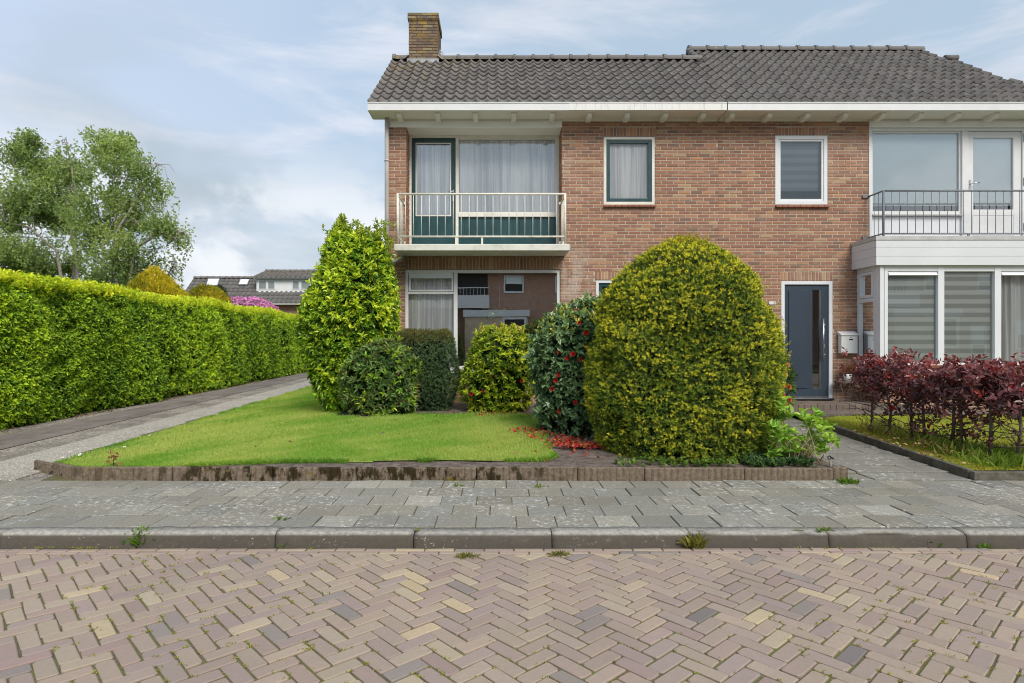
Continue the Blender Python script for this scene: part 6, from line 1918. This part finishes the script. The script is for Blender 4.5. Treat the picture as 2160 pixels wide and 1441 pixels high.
# ================================================================== GRASS, PETALS, SMALL THINGS
def in_poly(P, poly):
    x, y = P[:, 0], P[:, 1]; r_ = np.zeros(len(P), bool); n = len(poly)
    for i in range(n):
        (x0, y0), (x1, y1) = poly[i], poly[(i + 1) % n]
        c_ = ((y0 > y) != (y1 > y)) & (x < (x1 - x0) * (y - y0) / (y1 - y0 + 1e-12) + x0); r_ ^= c_
    return r_
lawn_poly = [(-4.88, 6.62), (-4.55, 6.42), (-4.1, 6.17), (-3.5, 6.22), (-2.9, 6.29), (-1.5, 6.30), (-.5, 6.35), (.3, 6.34), (.5, 6.40), (.62, 6.55), (.58, 7.3), (.62, 8.2), (.7, 9.0), (.6, 9.4), (-.2, 9.62), (-1.2, 9.55), (-2.0, 9.2), (-2.5, 9.5), (-2.7, 10.6), (-2.9, 12), (-3.4, 18), (-5.62, 18), (-5.3, 13), (-5.1, 10)]
lawn_poly = [(x, y) if not (x < -4.7) else (drive_x(y, .13), y) for x, y in lawn_poly]
t = NT('lawn_turf')
c = t.mix(t.ramp(t.noise(1.6, 6, .7), .35, .68), (.21, .34, .05), (.39, .40, .12))
c = t.mix(t.ramp(t.noise(70, 4, .7), .3, .75, 0, .5), c, (.15, .22, .025))
t.base(c, .9, .15); t.bump(t.noise(110, 4), .8, .01)
M_TURF = t.m
def lz_(x, y): return garden_z(x, y) + .004 + .012 * mnoise.noise((x * .8, y * .8, 5))
xs = np.arange(-5.9, .9, .06); ys = np.arange(6.1, 18.05, .06)
X, Y = np.meshgrid(xs, ys); V = np.array([(x, y, lz_(x, y)) for x, y in zip(X.ravel(), Y.ravel())])
cells = np.stack([(X[:-1, :-1] + .03).ravel(), (Y[:-1, :-1] + .03).ravel()], 1); ok = in_poly(cells, lawn_poly)
I, J = np.meshgrid(np.arange(len(xs) - 1), np.arange(len(ys) - 1)); a = (J * len(xs) + I).ravel()[ok]
Q = np.stack([a, a + 1, a + len(xs) + 1, a + len(xs)], 1)
used, inv = np.unique(Q, return_inverse=True)
structure(np_mesh('lawn', V[used], inv.reshape(-1, 4), np.ones((len(used), 3)), M_TURF, smooth=True))
def grass(name, P, L, W, ca, cb, lean, mat=M_GRASS, seed=3, tilt_noise=True):
    n = len(P); D = np.stack([rng.normal(0, lean, n), rng.normal(0, lean, n), np.ones(n)], 1)
    N = unit(rng.normal(size=(n, 3)) * np.array([1, 1, .1]))
    k = np.clip(.5 + .2 * rng.normal(size=n) + .32 * Noise3(1.3, seed=seed)(P) + .20 * Noise3(7, seed=seed + 1)(P), 0, 1)
    lv = Leaves(); lv.add(P, D, N, L, W, lerp(ca, cb, k), 0, .25, 'blade')
    o = lv.build(name, mat); o['kind'] = 'stuff'; return o
n = 190000
yy = 6.1 + (rng.uniform(0, 1, n) ** 1.6) * 11.8
P = np.stack([rng.uniform(-5.8, .75, n), yy, np.zeros(n)], 1); P = P[in_poly(P, lawn_poly)]
P[:, 2] = [lz_(x, y) for x, y in P[:, :2]]
far_ = np.clip((P[:, 1] - 6) / 8, 0, 1)
tag(grass('lawn_grass', P, .020 + .012 * far_ + rng.uniform(0, .014, len(P)) + .010 * np.clip(Noise3(5, seed=66)(P), 0, 2), .0045 + .006 * far_, (.20, .39, .045), (.45, .52, .13), .55), 'short mown bright green grass of the front lawn', 'grass', kind='stuff')
# ragged longer grass along the lawn's edges
pts = []
for i in range(len(lawn_poly)):
    a, b = np.array(lawn_poly[i]), np.array(lawn_poly[(i + 1) % len(lawn_poly)]); L_ = np.linalg.norm(b - a)
    dn = 1500 if max(a[1], b[1]) < 7 else 420
    k = rng.uniform(0, 1, int(L_ * dn)); q = a + (b - a) * k[:, None] + rng.normal(0, .022, (len(k), 2)); pts.append(q)
q = np.concatenate(pts); P = np.concatenate([q, np.zeros((len(q), 1))], 1)
P = P[(Noise3(3.5, seed=13)(P) > -.3) & (P[:, 1] > 6.15)]; P[:, 2] = [garden_z(x, y) - .005 for x, y in P[:, :2]]
tag(grass('lawn_edge_grass', P, rng.uniform(.02, .065, len(P)), .005, (.10, .26, .03), (.30, .46, .06), .6), 'longer ragged grass along the edge of the lawn', 'grass', kind='stuff')

# mossy lawn of the right garden with long grass among the hedge stems
rpoly = [(4.78, 6.2), (4.80, 9.1), (4.95, 9.45), (5.25, 9.7), (5.8, 9.82), (10, 9.85), (10, 6.14), (4.78, 6.14)]
def rz_(x, y): return .075 + max(0, y - 6.1) * .028 + .012 * mnoise.noise((x * 1.2, y * 1.2, 9))
t = NT('mossy_turf')
c = t.mix(t.ramp(t.noise(1.4, 6, .7), .38, .62), (.34, .31, .035), (.24, .32, .035))
c = t.mix(t.ramp(t.noise(60, 4, .7), .3, .75, 0, .5), c, (.10, .09, .02))
t.base(c, .95, .1); t.bump(t.noise(40, 6), .9, .015); M_MOSSY = t.m
structure(height_grid('mossy_lawn', 4.70, 10.0, 6.08, 9.9, .08, rz_, M_MOSSY, lambda x, y: bool(in_poly(np.array([[x, y]]), rpoly)[0])))
n = 30000; P = np.stack([rng.uniform(4.76, 10, n), 6.1 + rng.uniform(0, 1, n) ** 1.3 * 3.75, np.zeros(n)], 1); P = P[in_poly(P, rpoly)]; P[:, 2] = [rz_(x, y) for x, y in P[:, :2]]
tag(grass('moss_grass', P, rng.uniform(.012, .035, len(P)), .006, (.34, .29, .035), (.36, .44, .05), .7, seed=23), 'yellowish mossy grass of the right garden', 'grass', kind='stuff')
pts = []
for (cx_, cy_, r_, k) in [(5.3, 8.3, .15, 420), (5.35, 7.8, .15, 200), (5.3, 7.3, .15, 160), (5.2, 6.8, .15, 240), (5.5, 6.45, .25, 400), (6.2, 6.4, .4, 300), (5.15, 6.35, .14, 160), (5.45, 7.0, .15, 120)]:
    pts.append(np.stack([rng.normal(cx_, r_, k), rng.normal(cy_, r_, k)], 1))
q = np.concatenate(pts); P = np.concatenate([q, np.zeros((len(q), 1))], 1); P = P[in_poly(P, rpoly)]; P[:, 2] = [rz_(x, y) - .01 for x, y in P[:, :2]]
tag(grass('long_grass', P, rng.uniform(.05, .19, len(P)), .0042, (.17, .27, .035), (.46, .47, .11), .50, seed=33), 'long unmown grass between the stems of the red hedge', 'grass', kind='stuff')

# fallen camellia petals
def petals(name, label, spots, cols, size):
    pts = np.concatenate([np.stack([rng.normal(x, sx_, k), rng.normal(y, sy_, k)], 1) for x, y, sx_, sy_, k in spots])
    z = np.array([garden_z(x, y) + .022 for x, y in pts]) + rng.uniform(0, .02, len(pts)); P = np.concatenate([pts, z[:, None]], 1)
    a = rng.uniform(0, 6.28, len(P)); D = np.stack([np.cos(a), np.sin(a), rng.normal(.1, .35, len(P))], 1); N = rng.normal(0, .5, (len(P), 3)); N[:, 2] += 1
    lv = Leaves(); idx = rng.integers(0, len(cols), len(P)); C = np.array(cols)[idx] * rng.uniform(.7, 1.2, (len(P), 1))
    lv.add(P, D, N, size * rng.uniform(.7, 1.3, len(P)), size * .8, C, .3, -.2); o = lv.build(name, M_PETAL); tag(o, label, 'petals', kind='stuff')
petals('fallen_petals', 'red and orange camellia petals fallen on the soil and lawn under the dark camellia', [(.80, 7.25, .10, .20, 190), (.95, 7.02, .16, .07, 260), (.55, 7.9, .10, .22, 90), (1.25, 6.95, .10, .06, 90), (.75, 8.6, .08, .3, 60), (.35, 8.0, .12, .08, 40), (.45, 7.55, .06, .06, 24), (.0, 9.4, .35, .08, 40), (.8, 6.5, .25, .2, 9)],
       [(.48, .05, .03), (.55, .14, .04), (.42, .16, .06), (.5, .02, .03), (.36, .17, .09)], .04)
petals('fallen_leaves', 'dry yellow and brown leaves lying under the red hedge', [(4.95, 7.4, .09, .45, 90), (5.0, 6.9, .12, .3, 60), (4.62, 7.2, .05, .5, 60), (4.58, 6.5, .05, .2, 24)], [(.42, .34, .10), (.30, .19, .07), (.20, .12, .05)], .035)

petals('lawn_litter', 'scattered dead brown leaves and straw bits on the lawn', [(-1.6, 7.6, 1.3, .8, 26), (-2.6, 8.6, .9, .7, 12), (-.4, 9.2, .6, .25, 14)], [(.30, .17, .07), (.22, .11, .05), (.5, .40, .2)], .028)
def hedge_litter():
    n = 900; y = 6.3 + rng.uniform(0, 1, n) ** 1.4 * 18; x = np.array([hx(v) for v in y]) + np.abs(rng.normal(0, .13, n)) - .02
    P = np.stack([x, y, np.full(n, .004)], 1); P = P[Noise3(1.7, seed=55)(P) > -.4]; P[:, 2] += rng.uniform(0, .012, len(P)); a = rng.uniform(0, 6.28, len(P))
    D = np.stack([np.cos(a), np.sin(a), rng.normal(.05, .2, len(P))], 1); N = rng.normal(0, .4, (len(P), 3)); N[:, 2] += 1
    lv = Leaves(); lv.add(P, D, N, .045 * rng.uniform(.6, 1.2, len(P)), .03, np.array([(.22, .14, .08), (.16, .10, .06), (.32, .24, .12), (.14, .17, .04)])[rng.integers(0, 4, len(P))], .2, .2)
    tag(lv.build('hedge_litter', M_DRY), 'brown leaf litter along the foot of the clipped hedge', 'leaf litter', kind='stuff')
hedge_litter()
# daisies in the left corner of the lawn
def daisy():
    lv = Leaves(); ph = np.arange(10) * .6283; D = np.stack([np.cos(ph), np.sin(ph), np.full(10, .15)], 1)
    lv.add(np.tile([[0, 0, .035]], (10, 1)), D, np.tile([[0, 0, 1.0]], (10, 1)), .014, .007, np.tile([[.85, .85, .82]], (10, 1)), 0, .1)
    lv.add(np.tile([[0, 0, .037]], (4, 1)), D[[0, 2, 5, 7]], np.tile([[0, 0, 1.0]], (4, 1)), .005, .006, np.tile([[.6, .45, .03]], (4, 1)), 0, .1)
    lv.add(np.array([[0, 0, 0.]]), np.array([[0, 0, 1.]]), np.array([[0, 1., 0]]), .034, .002, np.array([[.1, .2, .03]]), 0, 0); return lv.build('daisy', M_PETAL)
d0 = daisy()
for k, (px, py) in enumerate(((227, 950), (236, 949), (241, 947), (255, 944), (261, 945), (187, 948), (196, 956), (150, 953), (143, 961), (132, 965), (165, 948), (130, 957), (239, 942), (172, 957), (318, 918), (575, 876))):
    o = d0 if k == 0 else d0.copy()
    if k: COL.objects.link(o)
    Y = 1.27 * 1295 / (py - 722); x = fx(px, Y); o.location = (x, Y, lz_(x, Y) + .003); o.scale = (1.5, 1.5, 1.3); o.rotation_euler = (rng.normal(0, .3), rng.normal(0, .3), k); tag(o, 'small white daisy in the left front corner of the lawn', 'daisy', 'daisies in the lawn')

# weeds along kerb and joints
def tuft(label, px, py, z, n, L, spread, ca, cb, broad=False, lean=.5):
    Y = (1.363 - z) * 1295 / (py - 722); x = fx(px, Y); lv = Leaves(); P = np.stack([rng.normal(0, spread, n), rng.normal(0, spread * .6, n), np.zeros(n)], 1)
    D = np.stack([P[:, 0] / spread * lean * .8 + rng.normal(0, .25, n), P[:, 1] / spread * lean * .5 - .25 + rng.normal(0, .25, n), np.ones(n)], 1)
    C = lerp(ca, cb, rng.uniform(0, 1, n)); N = unit(rng.normal(size=(n, 3)) + np.array([0, -.4, .3]))
    if broad: lv.add(P, D, N, L * rng.uniform(.6, 1.2, n), L * .38, C, .15, .35)
    else: lv.add(P, D, N, L * rng.uniform(.5, 1.2, n), .006, C, 0, .45, 'blade')
    o = lv.build('weed_tuft', M_GRASS); o.location = (x, Y, z); tag(o, label, 'weed', 'weeds along the kerb and joints')
G1, G2, Y1, Y2 = (.06, .15, .02), (.20, .32, .04), (.16, .17, .03), (.34, .30, .08)
tuft('big bright green grass tuft against the kerb below the left end of the lawn', 298, 1150, -.10, 320, .10, .035, G1, G2)
tuft('olive yellow grass tuft against the kerb in front of the yew dome', 1463, 1155, -.10, 120, .10, .03, Y1, Y2)
tuft('low green tuft in the gutter, right of the big bright tuft', 600, 1153, -.10, 60, .045, .03, G1, G2)
tuft('single broad leaved dandelion shoot at the kerb, below the lawn middle', 940, 1150, -.10, 7, .085, .012, G1, G2, True)
tuft('flat olive moss tuft on the road bricks, left of the image middle line', 987, 1176, -.10, 90, .03, .035, Y1, (.2, .2, .05), lean=1.2)
tuft('flat olive moss tuft on the road bricks, below the red petals', 1180, 1172, -.10, 90, .03, .03, Y1, (.2, .2, .05), lean=1.2)
tuft('broad leaved green weed growing at the broken kerb nose', 1960, 1150, -.10, 16, .07, .04, G1, G2, True)
tuft('yellow grass hanging from the kerb joint near the right photo edge', 2035, 1138, -.07, 60, .075, .012, Y1, Y2)
tuft('small green weed in the joint on top of the kerb, left of its broken nose', 1740, 1122, .0, 14, .04, .02, G1, G2, True, 1.0)
tuft('small green weed between pavement flags above the kerb, left of the middle', 592, 1098, .0, 12, .04, .025, G1, G2, True, 1.0)
tuft('small weed between flags in front of the right end of the lawn', 965, 1028, .0, 12, .035, .02, G1, G2, True, 1.0)
tuft('pale weed between flags at the foot of the edging below the soil patch', 1137, 1029, .0, 14, .035, .025, Y1, G2, True, 1.0)
tuft('small green weed in the gutter below the left yew side', 1720, 1150, -.10, 18, .04, .03, G1, G2, True, 1.0)
tuft('small green tuft in the gutter at the right edge of the photo', 2075, 1157, -.10, 40, .04, .025, G1, G2)
tuft('grass tuft at the corner where edging meets path', 1785, 1022, .0, 90, .06, .035, G1, G2)
# moss and seedlings in the joints of road and pavement
def joint_moss():
    n = 9000; x = rng.uniform(-4.8, 5.2, n); y = np.where(rng.uniform(0, 1, n) < .62, rng.uniform(1.8, 4.3, n), 4.3 - np.abs(rng.normal(0, .25, n)))
    i = np.round(rng.uniform(-60, 60, n)); P = []
    j1 = rng.integers(-42, 42, n); j2 = rng.integers(-18, 18, n)
    ox = j1 * BW + j2 * BL; oy = j1 * BW - j2 * BL
    k = rng.uniform(0, 1, n); long_ = rng.uniform(0, 1, n) < .5
    lx_ = np.where(long_, k * BL, BL); ly_ = np.where(long_, 0, BW - k * BL)
    X = (ox + lx_) * ct - (oy + ly_) * st_ + .13; Yv = (ox + lx_) * st_ + (oy + ly_) * ct + 2.6
    S = np.stack([X, Yv, np.full(n, 0.)], 1); ok = (Yv > 1.7) & (Yv < 4.22) & (np.abs(X) < 5); S = S[ok]
    S = S[(Noise3(1.6, seed=44)(S) > -.3) & (rng.uniform(0, 1, len(S)) < .8)]
    n2 = 420; fl = np.round(rng.uniform(-17, 17, n2)) * .302 + .02; ry_ = 4.51 + np.round(rng.uniform(0, 5, n2)) * .3; S2 = np.stack([np.where(rng.uniform(0, 1, n2) < .5, fl, rng.uniform(-5, 5, n2)), ry_, np.full(n2, .0)], 1)
    S2 = S2[Noise3(1.1, seed=45)(S2) > .5]
    n3 = 260; S3 = np.stack([rng.uniform(-5, 5.5, n3), 4.345 + rng.normal(0, .012, n3), np.full(n3, 0.)], 1); S3 = S3[Noise3(2.2, seed=46)(S3) > .1]
    S4 = np.stack([rng.uniform(-4.3, 3.3, 200), 6.0 + rng.normal(0, .01, 200), np.zeros(200)], 1); S4 = S4[Noise3(2.2, seed=47)(S4) > .1]
    B = np.concatenate([S, S2, S3, S4]); z0 = np.concatenate([np.full(len(S), ROAD_Z - .006), np.full(len(S2), -.006), np.full(len(S3), ROAD_Z - .004), np.full(len(S4), -.004)])
    lv = Leaves()
    for q in range(6):
        P = B.copy(); P[:, 0] += rng.normal(0, .011, len(B)); P[:, 1] += rng.normal(0, .007, len(B)); P[:, 2] = z0
        D = np.stack([rng.normal(0, .7, len(B)), rng.normal(0, .7, len(B)), np.ones(len(B))], 1); C = lerp((.20, .24, .03), (.45, .45, .07), rng.uniform(0, 1, len(B)))
        lv.add(P, D, rng.normal(size=(len(B), 3)), rng.uniform(.005, .014, len(B)), .006, C, .2, .3)
    tag(lv.build('joint_moss', M_GRASS), 'green moss and seedlings in the joints of the paving', 'moss', kind='stuff')
joint_moss()

# low ground ivy at the yew's foot, withered plant on the lawn, light stake by the path
gi = Leaves()
for (x0, x1, y0, y1, k, c0, c1) in ((fx(1560, 6.3), 3.15, 6.1, 6.5, 420, (.03, .08, .03), (.10, .19, .06)), (1.2, 2.9, 6.08, 6.25, 140, (.06, .13, .02), (.2, .32, .05))):
    P = np.stack([rng.uniform(x0, x1, k), rng.uniform(y0, y1, k), np.zeros(k)], 1); P[:, 2] = [garden_z(a, b) + rng.uniform(-.01, .05) for a, b in P[:, :2]]
    A = np.stack([rng.normal(0, .4, k), rng.normal(-.3, .4, k), np.ones(k)], 1); sprigs(gi, P, A, 4, .032, .022, 1.0, .02, lerp(c0, c1, rng.uniform(0, 1, k)))
tag(gi.build('ground_cover', M_LEAF), 'low green ground cover creeping at the foot of the yew', 'ground cover', kind='stuff')
wp = thing('withered_plant', 'withered brown plant standing at the left front edge of the lawn', 'plant', (fx(238, 6.3), 6.3, .06))
lv = Leaves(); k = 16; P = np.stack([fx(238, 6.3) + rng.normal(0, .03, k), 6.3 + rng.normal(0, .02, k), .08 + rng.uniform(0, .13, k)], 1)
lv.add(P, rng.normal(size=(k, 3)), rng.normal(size=(k, 3)) + np.array([0, 0, 1.]), .05, .035, lerp((.20, .10, .04), (.42, .25, .12), rng.uniform(0, 1, k)), .3, .3); lv.build('leaf', M_DRY, wp)
m = MB(); m.tube([(fx(238, 6.3), 6.3, .05), (fx(240, 6.3), 6.3, .2)], .004, 5); m.build('stem', M_TWIG, wp)
ls = thing('light_stake', 'small metal stake with a black loop on top, at the edging by the path', 'garden stake', (fx(1752, 6.1), 6.1, .1))
sx0 = fx(1752, 6.1)
m = MB(); m.tube([(sx0, 6.1, .05), (sx0, 6.1, fz(974, 6.1))], .013, 8); m.build('stake', M_STEEL if False else simple('dull_bronze_stake', (.22, .19, .15), .5, .5, .2, 9), ls)
m = MB(); zc = fz(967, 6.1); m.tube([(sx0 - .012 + .016 * math.cos(a), 6.1, zc + .016 * math.sin(a)) for a in [i * .6283 for i in range(11)]], .006, 6); m.tube([(sx0 + .004, 6.1, zc + .004), (sx0 + .03, 6.1, zc - .012)], .009, 6); m.build('loop', M_BLACK, ls)
# foliage of the plants behind the great pane
lv = Leaves(); k = 26; P = np.array([fx(1044, HY), HY, fz(658, HY)]) + rng.normal(0, 1, (k, 3)) * np.array([.11, .025, .03])
A = np.stack([rng.normal(0, .8, k), rng.normal(-.2, .5, k), rng.normal(0, .4, k)], 1); sprigs(lv, P, A, 3, .07, .04, .9, .03, lerp((.22, .42, .08), (.45, .62, .15), rng.uniform(0, 1, k))); lv.build('foliage', M_LEAF, hp)
lv = Leaves(); k = 30; P = np.array([pc2[0], pc2[1], pc2[2] + .2]) + rng.normal(0, 1, (k, 3)) * np.array([.05, .05, .07]); A = rng.normal(size=(k, 3)); sprigs(lv, P, A, 3, .07, .035, .9, .03, lerp((.03, .08, .02), (.08, .16, .04), rng.uniform(0, 1, k))); lv.build('foliage', M_LEAF, fp)
for k in range(3): make_flower('flower', 0, .035, ((.45, .01, .02), (.6, .03, .04)), fp, (pc2[0] - .03 + .03 * k, pc2[1] - .06, pc2[2] + .30 + .05 * k), (.1, -1, .2))
for o in COL.objects:            # camera, lights: nothing else to name
    pass
